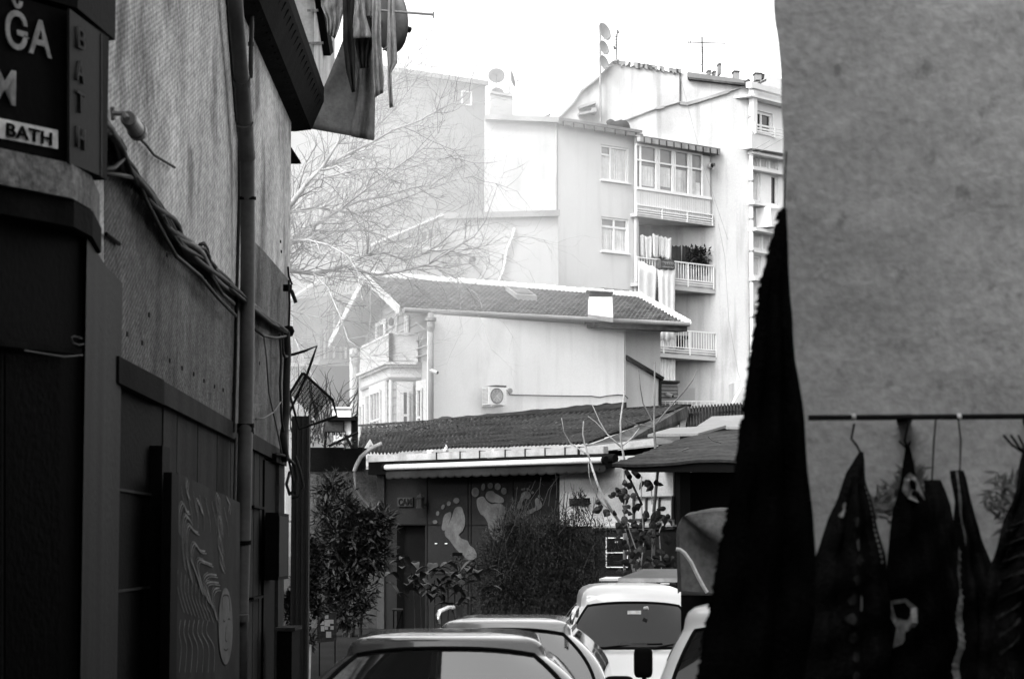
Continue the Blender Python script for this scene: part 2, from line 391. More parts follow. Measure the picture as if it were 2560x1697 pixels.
for z0, z1 in ((2.50, 2.515), (1.95, 1.965), (1.1, 1.115)):
    p, ex = onw(LW, 292, 402, z0, z1, -.012, .02); MB().prism(p, ex).build('door_rail', 'post', dr)
p, ex = onw(LW, 404, 423, .05, 2.80, .05, .08); MB().prism(p, ex).build('door_post', 'black', lb)
p, ex = onw(LW, 661, 696, .05, 2.98, .0, .3); MB().prism(p, ex).build('doorway', 'black', lb)
p, ex = onw(LW, 697, 711, .05, 3.0, .03, .1); MB().prism(p, ex).build('door_post', 'board', lb)
p, ex = onw(LW, 690, 716, 2.98, 3.06, .06, .1); MB().prism(p, ex).build('door_lintel', 'black', lb)
# drip trims
for x0, x1, z in ((636, 661, 2.53), (636, 661, 1.745), (636, 661, .955)):
    p, ex = onw(LW, x0, x1, z, z + .02, .02, .05); MB().prism(p, ex).build('board_trim', 'black', lb)
# holes and nails in plaster
mb = MB()
for x, y in ((700, 604), (702, 629), (315, 835), (353, 857), (422, 902), (453, 920), (482, 935), (508, 952), (534, 966), (556, 975), (580, 985), (647, 908), (370, 787), (415, 638)):
    MB().box(LW.hit(x, y, .0), (.02, .045, .025)).build('anchor_bolt', 'black', lb)
for a, b in (((265, 585), (298, 610)),):
    MB().tube([LW.hit(*a, .02), LW.hit(*b, .02)], .012, 5).build('crack_wire', 'black', lb)

# ---- drainpipe
pp = [LW.hit(x, y, .12) for x, y in ((584, -60), (592, 60), (604, 190), (611, 300), (618, 400), (619.5, 620), (617.5, 860), (613, 1100), (609, 1300), (603, 1500), (597, 1760))]
dp = thing('drainpipe', 'tall grey plastic drainpipe strapped to the aged plaster wall beside the art panel', 'drainpipe', (pp[-1].x, pp[-1].y, 0))
MB().tube(pp, .058, 20).build('pipe', 'pvc', dp, smooth=True)
for (x0, y0), (x1, y1), r_ in (((604.5, 196), (606, 212), .068), ((606, 213), (617, 384), .063), ((611, 308), (612, 322), .069), ((617, 382), (618, 395), .066), ((619, 492), (619, 500), .068), ((614, 1058), (614, 1070), .067), ((614, 1073), (613.7, 1082), .066), ((607, 1350), (607, 1360), .067), ((600, 1535), (600, 1552), .067)):
    MB().tube([LW.hit(x0, y0, .12), LW.hit(x1, y1, .12)], r_, 20).build('collar' if y1 - y0 > 12 else 'strap', 'pvc' if y1 - y0 > 12 else 'black', dp, smooth=False)
tp = thing('thin_pipe', 'slim grey pipe running beside the drainpipe under the eave', 'pipe', (-2.2, 19, 3))
MB().tube([LW.hit(x, y, .06) for x, y in ((629, -40), (629, 60), (628, 110), (626, 195))], .02, 10).build('pipe', 'pvc', tp, smooth=True)
MB().tube([LW.hit(628, 106, .06), LW.hit(628, 116, .06)], .028, 10).build('collar', 'pvc', tp)
tp = thing('wall_conduit', 'pale narrow conduit on the plaster wall just left of the drainpipe', 'conduit', (-2.2, 18, 3))
MB().tube([LW.hit(x, y, .02) for x, y in ((566, -20), (577, 130), (590, 290), (598, 350), (598, 500), (594, 640), (591, 760), (588, 900), (583, 1080))], .014, 6).build('pipe', 'board', tp)
tp = thing('wall_conduit', 'narrow grey conduit over the cladding boards above the art panel', 'conduit', (-2.2, 18, 1))
MB().tube([LW.hit(x, y, .03) for x, y in ((590, 1095), (588, 1160), (586, 1260), (584, 1400))], .013, 6).build('pipe', 'pvc', tp)

# ---- cable bundle
cb = thing('cable_bundle', 'thick sagging bundle of black cables crossing the plaster wall diagonally', 'cables', LW.hit(480, 640, .1))
base = [(250, 292), (272, 325), (300, 375), (318, 420), (352, 462), (388, 505), (425, 560), (455, 605), (500, 645), (545, 690), (600, 738), (640, 775), (680, 808), (716, 828)]
wid = [6, 8, 12, 12, 9, 12, 16, 17, 17, 11, 8, 7, 6, 3]
for s_ in range(20):
    ph = random.uniform(0, 6.28); amp = random.uniform(.2, 1); pts = []
    for i in range((len(base) - 1) * 3 + 1):
        k = i // 3; t = (i % 3) / 3; k2 = min(k + 1, len(base) - 1)
        w = lerp(wid[k], wid[k2], t)
        x = lerp(base[k][0], base[k2][0], t); y = lerp(base[k][1], base[k2][1], t)
        o = math.sin(ph + i * .35 * (1 + amp)) * w * amp
        pts.append(LW.hit(x + o * .6, y - o * .8, .06 + .05 * math.cos(ph + i * .3)))
    MB().tube(pts, random.choice((.012, .009, .016, .02)), 6).build('cable', random.choice(('cable', 'cable', 'cable', 'cable_grey')) if s_ > 3 else 'cable', cb, smooth=True)
for pl in ([(340, 440), (365, 500), (395, 560), (440, 640), (500, 690), (545, 745), (590, 790)], [(500, 612), (510, 608), (518, 622), (524, 650), (540, 668)], [(455, 600), (490, 617), (512, 622), (523, 640), (528, 690), (556, 735), (585, 760)], [(636, 822), (660, 840), (690, 845), (714, 840)], [(254, 312), (262, 322), (285, 336), (300, 350), (312, 372), (306, 400), (285, 420), (240, 428)], [(255, 332), (285, 337), (305, 360)], [(235, 432), (300, 438), (340, 445)]):
    MB().tube([LW.hit(x, y, .1) for x, y in pl], .013, 6).build('cable', 'cable', cb, smooth=True)
mb = MB()   # vertical drop at the corner
dc = thing('cable_drop', 'tangle of black cables dropping down the corner of the plaster building', 'cables', LW.hit(712, 1000, .1))
for pl, r_ in (([(722, 700), (724, 760), (722, 827)], .012), ([(716, 830), (719, 880), (716, 960), (716, 1040), (708, 1090), (712, 1150)], .035), ([(700, 835), (703, 900), (700, 960), (704, 1050), (716, 1120), (728, 1180), (738, 1235)], .012), ([(706, 832), (707, 880), (712, 892), (720, 890)], .014), ([(690, 1135), (715, 1140), (735, 1160), (742, 1195), (735, 1225), (724, 1235), (716, 1210), (724, 1180)], .016), ([(738, 1140), (750, 1180), (757, 1215), (745, 1240), (728, 1245)], .014), ([(660, 840), (667, 900), (672, 980), (690, 1060), (706, 1140)], .008), ([(728, 725), (735, 745), (739, 757)], .02), ([(720, 668), (722, 690), (730, 712)], .01), ([(705, 1000), (684, 1030), (660, 1045), (640, 1047)], .008)):
    MB().tube([LW.hit(min(x, 722), y, .1) + V(((max(x, 722) - 722) / F * 24.6, 0, 0)) for x, y in pl], r_, 6).build('cable', 'cable' if r_ > .008 else 'cable_grey', dc, smooth=True)
MB().lathe(LW.hit(721, 828, .1), (1, 0, 0), [(.0, -.06), (.05, -.04), (.06, 0), (.05, .04), (0, .06)], 10).build('insulator', 'black', dc, smooth=True)
MB().box(LW.hit(719, 720, .08), (.08, .1, .06)).build('bracket', 'black', dc)

# ---- lamp on the wall
lm = thing('wall_floodlight', 'small can shaped lamp on a rod above the cable bundle', 'lamp', LW.hit(290, 284, 0))
MB().tube([LW.hit(283, 300, .02), LW.hit(281, 268, .02)], .012, 6).build('wall_plate', 'lamp_metal', lm)
MB().tube([LW.hit(284, 284, .05), LW.hit(313, 285, .12), LW.hit(318, 297, .14)], .014, 6).build('arm', 'lamp_metal', lm)
a = LW.hit(321, 296, .14); b = LW.hit(345, 330, .14); d = (b - a)
MB().lathe(a, d, [(0, 0), (.035, 0), (.042, .01), (.042, d.length * .8), (.05, d.length * .82), (.05, d.length), (0, d.length)], 18).build('lamp_body', 'lamp_metal', lm)
MB().tube([LW.hit(x, y, .03) for x, y in ((340, 338), (365, 362), (385, 388), (437, 419))], .008, 6).build('wire', 'cable', lm)

# ---- bath sign
SG = plane2(0, 10.3, 172, 10.7); g0 = at(172, 1300, 10.7); SP = plane2(172, 10.7, 255, 11.2)
L0 = SG.hit(-120, 1300); B0 = V((g0.x, g0.y, 0)); C0 = at(255, 1300, 11.2)
sg = thing('bath_sign', 'black box sign with pale letters on its front and BATH down its grey side', 'sign', (L0.x, L0.y, 3.9))
fp = [(L0.x, L0.y), (B0.x, B0.y), (C0.x, C0.y), (C0.x - .4, C0.y + .1), (L0.x - .5, L0.y + .5)]
body(fp, 3.905, 4.58).build('sign_box', 'black', sg)
MB().slab(SP, [(174, 22), (252, 84), (252, 440), (174, 408)], .006, .012).build('side_panel', 'sign_grey', sg)
MB().slab(SP, [(252.5, 84), (256, 88), (256, 440), (252.5, 441)], .01, .03).build('edge_strip', 'post', sg)
n = SG.n
du = SG.d if SG.d.x > 0 else -SG.d
text('\u011eA', None, SG.hit(128.5, 146, .01), du, V((0, 0, 1)), .222, 'letter', 'lettering', sg, bold=.003, ext=.003, right=True, sx=.98)
text('M', None, SG.hit(38, 264, .01), du, V((0, 0, 1)), .215, 'letter', 'lettering', sg, bold=.003, ext=.003, right=True)
MB().slab(SG, [(-60, 283), (145, 326), (145, 373), (-60, 334)], .008, .01).build('white_strip', 'letter_white', sg)
text('BATH', None, SG.hit(130, 364, .016), du, V((0, 0, 1)), .078, 'black', 'lettering', sg, bold=.002, ext=.002, width=(SG.hit(130, 300) - SG.hit(17, 300)).length, right=True)
ds = SP.d if SP.d.y > 0 else -SP.d
for ch, y in (('B', 122), ('A', 205), ('T', 282), ('H', 371)):
    text(ch, None, SP.hit(190, y - 6, .012), ds, V((0, 0, 1)), .135, 'sign_letter2', 'lettering', sg, bold=.001, ext=.006, width=(SP.hit(209, 1300) - SP.hit(190, 1300)).length)
cn = thing('shop_canopy', 'black canopy edge directly above the bath sign', 'canopy', (L0.x, L0.y, 4.6))
D0 = at(271, 1300, 11.35)
body([(L0.x, L0.y - .02), (B0.x + .01, B0.y - .03), (D0.x, D0.y), (D0.x - .5, D0.y + .3), (L0.x - .5, L0.y + .5)], 4.6, 5.9).build('canopy_box', 'black', cn)
# ---- shop under the sign
sh = thing('bath_shopfront', 'nearly black shopfront with a grey corner post under the bath sign', 'shop', (L0.x, L0.y, 0))
mb = MB(); q = [V((L0.x, L0.y - .05, 3.75)), V((B0.x, B0.y - .05, 3.78)), at(215, 1300, 11.0), at(238, 1300, 11.6), at(180, 1300, 12)]
q = [V((p.x, p.y, 3.74)) for p in q] + [V((L0.x - .5, L0.y + .4, 3.74))]
mb.prism(q, (0, 0, .155)).build('stone_ledge', 'stone', sh)
mb = MB(); q2 = [p + V((0, .06, 0)) for p in q]; q2 = [V((p.x, p.y, 3.62)) for p in q2]; mb.prism(q2, (0, 0, .118)).build('fascia', 'wood_dark', sh)
c1 = at(207, 1300, 11.1); c2 = at(261, 1300, 12.35); c3 = LW.hit(298, 1300, .01)
body([(c1.x, c1.y), (c2.x, c2.y), (c3.x, c3.y), (c3.x - .5, c3.y), (c1.x - .06, c1.y + .3)], 0, 3.62).build('corner_post', 'post', sh)
body([(L0.x, L0.y + .03), (c1.x - .02, c1.y + .02), (c1.x - .1, c1.y + .6), (L0.x - .6, L0.y + .8)], 0, 3.62).build('shop_window', 'black', sh)
SF = plane2(0, 10.38, 205, 11.05)
MB().slab(SF, [(-80, 838), (205, 872), (205, 886), (-80, 856)], .03, .05).build('window_rail', 'wood_dark', sh)
MB().slab(SF, [(3, 880), (9, 880), (9, 1760), (3, 1760)], .0, .05).build('window_frame', 'wood_dark', sh)
MB().slab(SF, [(14, 884), (150, 892), (150, 1750), (14, 1750)], .0, .02).build('window_shutter', 'dark_board', sh)
MB().tube([SF.hit(x, y, .05) for x, y in ((210, 860), (196, 862), (182, 856), (178, 845), (186, 840), (206, 846))], .004, 5).build('string', 'pvc', sh)
MB().tube([SF.hit(x, y, .05) for x, y in ((60, 876), (120, 886), (160, 892), (206, 888))], .004, 5).build('string', 'pvc', sh)

ob = thing('neighbour_block', 'dark plastered block set back behind the bath sign', 'building', (-3, 5, 0))
body([(-2.75, -9), (-2.75, 10.9), (-2.3, 11.3), (-8, 11.3), (-8, -9)], 0, 11.5).build('wall', 'plaster_smooth', ob)
# ---- art panel leaning on the boards
ap = thing('art_panel', 'painted board with wavy pale hair lines and a long face, leaning beside the drainpipe', 'painting', LW.hit(520, 1400, .1))
MB().slab(LW, [(446, 1182), (600, 1256), (598, 1780), (440, 1800)], .14, .03).build('board', 'plank', ap)
MB().slab(LW, [(430, 1180), (447, 1184), (440, 1810), (422, 1800)], .15, .05).build('frame', 'black', ap)
def zl(x, y): return (x / 2.626, 1100 + y / 2.626)
def artline(pts, w=.007, mat='art_line'):
    """ribbon through zoom coordinates, smoothed"""
    P = [LW.hit(*zl(*p), .146) for p in pts]; Q = []
    for i in range(len(P) - 1):
        p0, p1, p2, p3 = P[max(i-1, 0)], P[i], P[i+1], P[min(i+2, len(P)-1)]
        for k in range(5):
            t = k / 5; Q.append(.5*((2*p1) + (p2-p0)*t + (2*p0-5*p1+4*p2-p3)*t*t + (3*p1-p0-3*p2+p3)*t*t*t))
    Q.append(P[-1]); mb = MB()
    for i, p in enumerate(Q):
        d = (Q[min(i+1, len(Q)-1)] - Q[max(i-1, 0)]).normalized(); q = d.cross(LW.n).normalized()*w; o = LW.n*(.0015 if mat != 'black' else .003); mb.v += [p - q + o, p + q + o]
    mb.f = [(2*i, 2*i+1, 2*i+3, 2*i+2) for i in range(len(Q)-1)]
    mb.build('painted_line', mat, ap, solid=.001)
for L_ in ([(1180, 620), (1175, 480), (1195, 415), (1215, 440), (1222, 465), (1240, 470)], [(1215, 850), (1200, 700), (1200, 560), (1215, 495), (1240, 515), (1255, 540)], [(1260, 930), (1225, 760), (1222, 620), (1240, 560), (1270, 590), (1298, 605)], [(1330, 1010), (1290, 880), (1255, 780), (1262, 700), (1280, 680), (1310, 720), (1345, 728)], [(1345, 1020), (1310, 900), (1295, 820), (1305, 785), (1340, 795), (1390, 815)], [(1370, 1060), (1345, 980), (1340, 910), (1370, 880), (1420, 885)], [(1395, 1100), (1365, 1000), (1355, 945), (1380, 930), (1435, 935)], [(1425, 1180), (1400, 1080), (1395, 1010), (1410, 975), (1440, 970)], [(1290, 480), (1290, 410), (1300, 395), (1315, 440), (1330, 480)], [(1430, 480), (1420, 400), (1430, 360), (1440, 420), (1445, 520)], [(1445, 640), (1432, 560), (1440, 500), (1455, 620)], [(1455, 760), (1438, 700), (1440, 630), (1462, 740)], [(1466, 860), (1448, 800), (1450, 740), (1468, 830)], [(1230, 260), (1225, 330), (1240, 380)], [(1490, 380), (1505, 420), (1500, 470)]):
    artline(L_, .006)
    artline([(x + 9, y + 16) for x, y in L_], .0028); artline([(x - 7, y - 14) for x, y in L_[:-1]], .0022)
for k in range(9):
    x = 1175 + k * 24; artline([(x - 8, 850 + 18*k), (x - 12, 950 + 16*k), (x + 12, 1060 + 9*k), (x + 34, 1130 + 8*k)], .003)
for k in range(8):
    x = 1190 + k * 40; artline([(x, 300 + k*20), (x + 6, 360 + k*16), (x + 28, 470 + 14*k), (x + 30, 560 + 10*k)], .0025)
for k in range(7):
    x = 1175 + k*30; artline([(x + 10, 1180), (x, 1260), (x + 14 + 6*k, 1360), (x + 8*k, 1520)], .004)
cx, cy = 1480, 1230; MB().prism([LW.hit(*zl(cx + 46*math.sin(t), cy - 210*math.cos(t) * (1.25 if math.cos(t) > 0 else 1.15)), .146) for t in [2*math.pi*k/28 for k in range(28)]], LW.n * .002).build('painted_face', 'art_face', ap)
for L_ in ([(1455, 1120), (1460, 1030), (1480, 1015), (1500, 1030), (1508, 1120)], [(1465, 1180), (1468, 1190), (1475, 1185)], [(1495, 1175), (1502, 1170), (1508, 1178)], [(1482, 1220), (1478, 1300), (1486, 1320)], [(1468, 1370), (1482, 1378), (1494, 1368)]):
    artline(L_, .004, 'black')

# ---- things at the far corner of that wall
MB_ = MB(); q, ex = onw(LW, 697, 722, 1.9, 2.5, .16, .12); t = thing('meter_box', 'black electric box on the narrow post beside the dark doorway', 'meter box', LW.hit(710, 1387, .1))
MB_.prism(q, ex).build('case', 'black', t); q, ex = onw(LW, 699, 720, 1.93, 2.47, .168, .01); MB().prism(q, ex).build('cover', 'black_metal', t)
t = thing('low_cabinet', 'dark waist high cabinet with a pale top at the foot of the corner', 'cabinet', at(720, 1697, 22))
p0 = at(692, 1570, 21.8); p1 = at(750, 1570, 22.4)
body([(p0.x, p0.y), (p1.x - .02, p0.y), (p1.x, p1.y), (p0.x, p1.y)], 0, 1.44).build('case', 'dark_board', t); body([(p0.x - .02, p0.y - .02), (p1.x + .01, p0.y - .02), (p1.x + .02, p1.y), (p0.x, p1.y)], 1.445, 1.475).build('top', 'board', t)
t = thing('gate_post', 'broad grey ribbed metal post beside the hanging cables', 'post', at(745, 1560, 27))
for k in range(7):
    x = 733 + k * 6.3; a = at(x, 1040, 27 + .02*(k % 2)); b = V((a.x, a.y, .1)); MB().bar(a, b, .026, .06 + .02*(k % 2), V((0, -1, 0))).build('rib', 'post', t)
a = at(752, 1040, 27.1); MB().boxz(a.x - .1, a.x + .1, a.y, a.y + .12, .1, a.z).build('post_core', 'post', t)
t = thing('grid_panel', 'torn dark wire grid panel hanging askew from the plaster corner', 'grid panel', at(760, 1000, 25.4))
PG = Plane((at(760, 1000, 25.4).x, 25.4), 84)
qd = [(757, 932), (832, 1000), (842, 1040), (748, 1072), (724, 985)]
MB().tube([PG.hit(*p) for p in qd + qd[:1]], .018, 6).build('frame', 'black_metal', t)
mb = MB()
for k in range(1, 22):
    u = k / 22; mb.tube([PG.hit(lerp(757, 724, u), lerp(932, 985, u)), PG.hit(lerp(828, 795, u * 1.3), lerp(996, 1060, u * .8))], .0045, 4, False)
for k in range(1, 13):
    u = k / 13; mb.tube([PG.hit(lerp(757, 836, u), lerp(932, 1008, u)), PG.hit(lerp(724, 790, u), lerp(985, 1056, u))], .004, 4, False)
mb.build('wire_mesh', 'black', t)
MB().tube([PG.hit(*p) for p in ((721, 889), (760, 878), (792, 865), (780, 900), (767, 937))], .016, 6).build('hanger', 'black_metal', t)
MB().tube([PG.hit(*p) for p in ((767, 937), (745, 985), (724, 1030), (716, 1060))], .014, 6).build('hanger', 'black_metal', t)

# ---- neighbour with overhanging bay, and the washing
nb = thing('bay_house', 'house with a bright stained overhanging bay behind the hanging washing', 'house', (-3.6, 33, 0))
body([(-3.05, 27.5), (-4.1, 38), (-9, 38), (-9, 27.5)], 0, 13).build('wall', 'plaster_smooth', nb)
bp = [at(775, 300, 33), at(836, 300, 36.5)]
body([(bp[0].x + .05, bp[0].y), (bp[1].x, bp[1].y), (-5.4, 36.5), (-4.2, 33)], 8.6, 12.5).build('bay', 'bay_wall', nb)
BP = Plane((bp[0].x + .05, 33), math.degrees(math.atan2(bp[1].x - bp[0].x - .05, 3.5)))
for y0, y1 in ((24, 30), (106, 112)):
    MB().slab(BP, [(777, y0), (832, y0 - 3), (832, y1 - 1), (777, y1)], .03, .05).build('ledge', 'stone', nb)
MB().slab(BP, [(800, -30), (812, -30), (834, 130), (826, 140)], .1, .15).build('corner_board', 'wood_dark', nb)
def cloth(label, cat, name, mat, left, right, Y, folds=3, amp=.02, seed=0, parts=None):
    """hanging fabric between two pixel edge lines, at distance Y, with vertical folds"""
    rnd = random.Random(seed); ph = rnd.uniform(0, 6)
    def al(pl, v):
        L = [0]
        for i in range(len(pl)-1): L.append(L[-1] + math.dist(pl[i], pl[i+1]))
        s_ = v * L[-1]
        for i in range(len(pl)-1):
            if s_ <= L[i+1] + 1e-9:
                t = (s_ - L[i]) / max(L[i+1] - L[i], 1e-6); return lerp(pl[i][0], pl[i+1][0], t), lerp(pl[i][1], pl[i+1][1], t)
        return pl[-1]
    top = at((left[0][0] + right[0][0])/2, left[0][1], Y)
    t = thing(name, label, cat, top)
    def fn(u, v):
        a = al(left, v); b = al(right, v); x = lerp(a[0], b[0], u); y = lerp(a[1], b[1], u)
        dy = amp * math.sin(ph + u * folds * 6.28 + .8*math.sin(v*5 + ph)) * (.5 + v) + amp*.4*math.sin(v*17 + u*9)
        return at(x, y, Y + dy) 
    MB().grid(fn, max(10, folds*8), 22).build('fabric', mat, t, smooth=True, solid=.006)
    mb = MB(); a = at(left[0][0] + 3, left[0][1] - 3, Y); b = at(right[0][0] - 3, right[0][1] - 3, Y)
    for p in (a, b): mb.box(p, (.012, .02, .07))
    mb.build('clothes_peg', 'pvc', t)
    return t
t = thing('washing_rack', 'clothes rail holding the washing above the picture edge', 'clothes rail', at(860, -50, 25.5))
MB().tube([at(790, -48, 25.6), at(1010, -46, 25.6)], .012, 6).build('rail', 'black_metal', t); MB().tube([at(790, -48, 25.6), at(740, -60, 29.8)], .012, 6).build('rail', 'black_metal', t)
cloth('wide flared grey skirt hanging lowest among the washing', 'skirt', 'hanging_skirt', 'cloth_grey', [(868, -44), (862, 90), (818, 200), (762, 320)], [(932, -44), (934, 120), (938, 240), (936, 350)], 25.7, 1, .03, 1)
cloth('inner panel of pale cloth hanging in front of the grey skirt', 'cloth', 'hanging_cloth', 'cloth_grey', [(905, -44), (900, 120), (888, 240), (878, 342)], [(930, -44), (934, 120), (937, 240), (934, 352)], 25.55, 2, .03, 8)
cloth('pale crumpled shirt at the left end of the washing', 'shirt', 'hanging_shirt', 'cloth_light', [(806, -44), (803, 15), (818, 50), (819, 84)], [(864, -44), (858, 30), (848, 70), (838, 98)], 25.3, 3, .03, 2)
cloth('long black ragged scarf hanging between shirt and skirt', 'scarf', 'hanging_scarf', 'cloth_dark', [(858, -44), (857, 100), (866, 180), (880, 232)], [(888, -44), (886, 90), (887, 170), (888, 230)], 25.2, 2, .03, 3)
cloth('pale cotton blouse with a wide hem in the middle of the washing', 'blouse', 'cotton_blouse', 'cloth_light', [(888, -44), (886, 20), (880, 97)], [(906, -44), (914, 40), (930, 94)], 25.15, 2, .03, 4)
cloth('dark grey trousers hanging below the pale cotton top', 'trousers', 'hanging_trousers', 'cloth_dark', [(890, 40), (888, 110), (900, 172)], [(930, 40), (932, 100), (922, 170)], 25.3, 3, .03, 5)
cloth('narrow pale towel hanging left of the satellite dish', 'towel', 'hanging_towel', 'cloth_light', [(932, -44), (930, 90), (933, 150), (936, 245)], [(952, -44), (953, 110), (960, 200), (958, 232)], 25.2, 2, .02, 6)
cloth('long pale strip of cloth at the right end of the washing', 'cloth', 'hanging_cloth', 'cloth_light', [(972, -44), (967, 120), (970, 200), (974, 270)], [(984, -44), (993, 158), (978, 180), (983, 268)], 25.1, 2, .02, 7)
t = dish('dark satellite dish partly hidden behind the hanging washing', at(958, 52, 28.6), 58, .4, 10, mast=at(905, 115, 29.5), mat='pvc')
t = thing('rail_arm', 'thin metal rod with an end cap sticking out from the washing', 'rod', at(930, 26, 26.4))
MB().tube([at(860, 20, 26.6), at(1083, 37, 26.2)], .014, 8).build('rod', 'cable_grey', t); MB().tube([at(1083.5, 30, 26.2), at(1083.5, 46, 26.2)], .01, 6).build('end_cap', 'cable_grey', t)
# ================================================================ foreground, right side: wall, rail, carpets
rb = thing('rendered_building', 'blotchy grey rendered wall of the building filling the right edge', 'building', (3, 8.6, 0))
RW = plane2(1950, 8.6, 2560, 8.55)
prof = [(1926, -260), (1931, -60), (1936, 0), (1944, 120), (1951, 240), (1955, 340), (1956, 430), (1960, 540), (1963, 640), (1968, 760), (1976, 860), (1985, 950), (1998, 1060), (2010, 1160), (2025, 1260), (2040, 1400), (2060, 1800)]
mb = MB(); rows = []
for i, (x, y) in enumerate(prof):
    a = RW.hit(x, y); rows.append((a, V((3.05, 8.55, a.z))))
def wallp(u, v):
    k = v * (len(rows) - 1); i = min(int(k), len(rows) - 2); t = k - i
    a = rows[i][0].lerp(rows[i+1][0], t); b = rows[i][1].lerp(rows[i+1][1], t); p = a.lerp(b, u)
    w = noise.noise(p * 2.3) * .02 + noise.noise(p * 7) * .008
    if u == 0: p.x += noise.noise(p * 6) * .012
    return p + V((0, w - .0, 0))
mb.grid(wallp, 60, 120)
n0 = len(mb.v)                                    # return face going back along the lane
def ret(u, v):
    p = wallp(0, v); return p + V((.62, 3.6, 0)) * u + V((noise.noise(p * 5 + V((u * 3, 0, 0))) * .01 * u, 0, 0))
mb.grid(ret, 12, 120)
mb.build('front_wall', 'right_wall', rb, smooth=True)
zt = rows[0][0].z; x0 = 1.0
body([(x0 + .05, 8.75), (3.0, 8.75), (3.0, -9), (9, -9), (9, 12.2), (1.75, 12.2)], 0, zt).build('rear_wall', 'right_wall', rb)
body([(x0 + .06, 8.7), (3.0, 8.45), (2.9, -9), (9, -9), (9, 12.2), (1.75, 12.2)], zt + .01, 8.5).build('upper_wall', 'right_wall', rb)
body([(3.15, 12.45), (9, 12.45), (9, 25), (3.4, 25)], 0, 4.3).build('unseen_shade_wing', 'right_wall', rb)  # unseen wing, placed to darken the lower alley wall
bk = thing('alley_shade_block', 'tall unseen building added behind the viewer to darken the alley', 'building', (0, -9, 0))  # added behind the camera to hold light off the alley
body([(-9, -9.05), (9, -9.05), (9, -14), (-9, -14)], 0, 16).build('wall', 'plaster_smooth', bk)  # wall of the added unseen shade block
for x in (-1.2, .8): MB().boxz(x - .5, x + .5, -9.1, -9.0, 4, 5.4).build('window', 'glass_dark', bk)  # windows of the added unseen shade block

rl = thing('display_rail', 'black metal rail fixed across the rendered wall for hanging carpets', 'rail', at(2300, 1041, 8.2))
MB().tube([at(2021, 1044, 8.2), at(2620, 1040, 8.2)], .0095, 12).build('rail', 'black_metal', rl)
for x in (2260, 2575): MB().bar(at(x, 1046, 8.2), at(x, 1052, 8.6), .022, .05, V((0, -1, 0))).build('bracket', 'black_metal', rl)
for x in (2132, 2395): MB().lathe(at(x - 3, 1042, 8.2), (1, 0, 0), [(.012, 0), (.0125, .008), (.012, .014)], 12).build('tape_band', 'reflect_strip', rl)

def carpet(label, left, right, Y, seed, mat='carpet2', folds=3, amp=.05, fringe=None, name='hanging_carpet', fl=.02, group='carpets hanging from the rail'):
    rnd = random.Random(seed); ph = rnd.uniform(0, 6)
    def al(pl, y):
        for i in range(len(pl)-1):
            if y <= pl[i+1][1]: t = (y - pl[i][1]) / (pl[i+1][1] - pl[i][1]); return lerp(pl[i][0], pl[i+1][0], t)
        return pl[-1][0]
    y0, y1 = left[0][1], left[-1][1]
    t = thing(name, label, 'carpet', at((left[0][0] + right[0][0]) / 2, y0, Y), group)
    def fn(u, v):
        y = lerp(y0, y1, v); a = al(left, y); b = al(right, y); x = lerp(a, b, u)
        e = math.sin(math.pi * u)
        dy = -amp * math.cos(ph + u * folds * 6.28 + .5*math.sin(v*3)) * min(1, v*3) * (.4 + .6*e) - e * .10 * min(1, v*2) + .012*math.sin(v*31 + u*5)*min(1, v*4)
        p = at(x, y, Y); p.y += dy
        return p
    MB().grid(fn, 40, 60).build('wool_pile', mat, t, smooth=True, solid=.014)
    if fringe:
        mb = MB()
        for side, u in (('l', 0), ('r', 1)):
            if side not in fringe: continue
            m = 150
            for k in range(m):
                p = fn(u, (k + .5) / m); q = fn(u, min(1, (k + 1) / m)); d = V(((-1 if u == 0 else 1), 0, -.35)).normalized()
                if rnd.random() < .9:
                    L = fl * rnd.uniform(.6, 1.2); mb.tube([p - d*.004, p + d*L*.6 + V((0, rnd.uniform(-.004, .004), -.002)), p + d*L + V((0, 0, -.005))], [fl*.32, fl*.3, fl*.12], 5)
        mb.build('fringe', mat, t, smooth=True)
    return t, fn
def motif(t, fn, cells, mat, name='woven_motif', off=.024):
    """woven marks: list of polygons in carpet (u, v) coordinates"""
    for c in cells:
        mb = MB(); cu = sum(a[0] for a in c)/len(c); cv = sum(a[1] for a in c)/len(c); n = len(c); q = V((0, -off, 0))
        g = [fn(cu, cv) + q] + [fn(lerp(cu, a[0], .55), lerp(cv, a[1], .55)) + q for a in c] + [fn(*a) + q for a in c]
        mb.add(g, [(0, i + 1, (i + 1) % n + 1) for i in range(n)] + [(i + 1, n + i + 1, n + (i + 1) % n + 1, (i + 1) % n + 1) for i in range(n)]); mb.build(name, mat, t)
def blob(u, v, ru, rv, k=9, j=.3, seed=0):
    r_ = random.Random(seed); return [(u + ru*math.cos(6.283*i/k)*r_.uniform(1-j, 1+j), v + rv*math.sin(6.283*i/k)*r_.uniform(1-j, 1+j)) for i in range(k)]
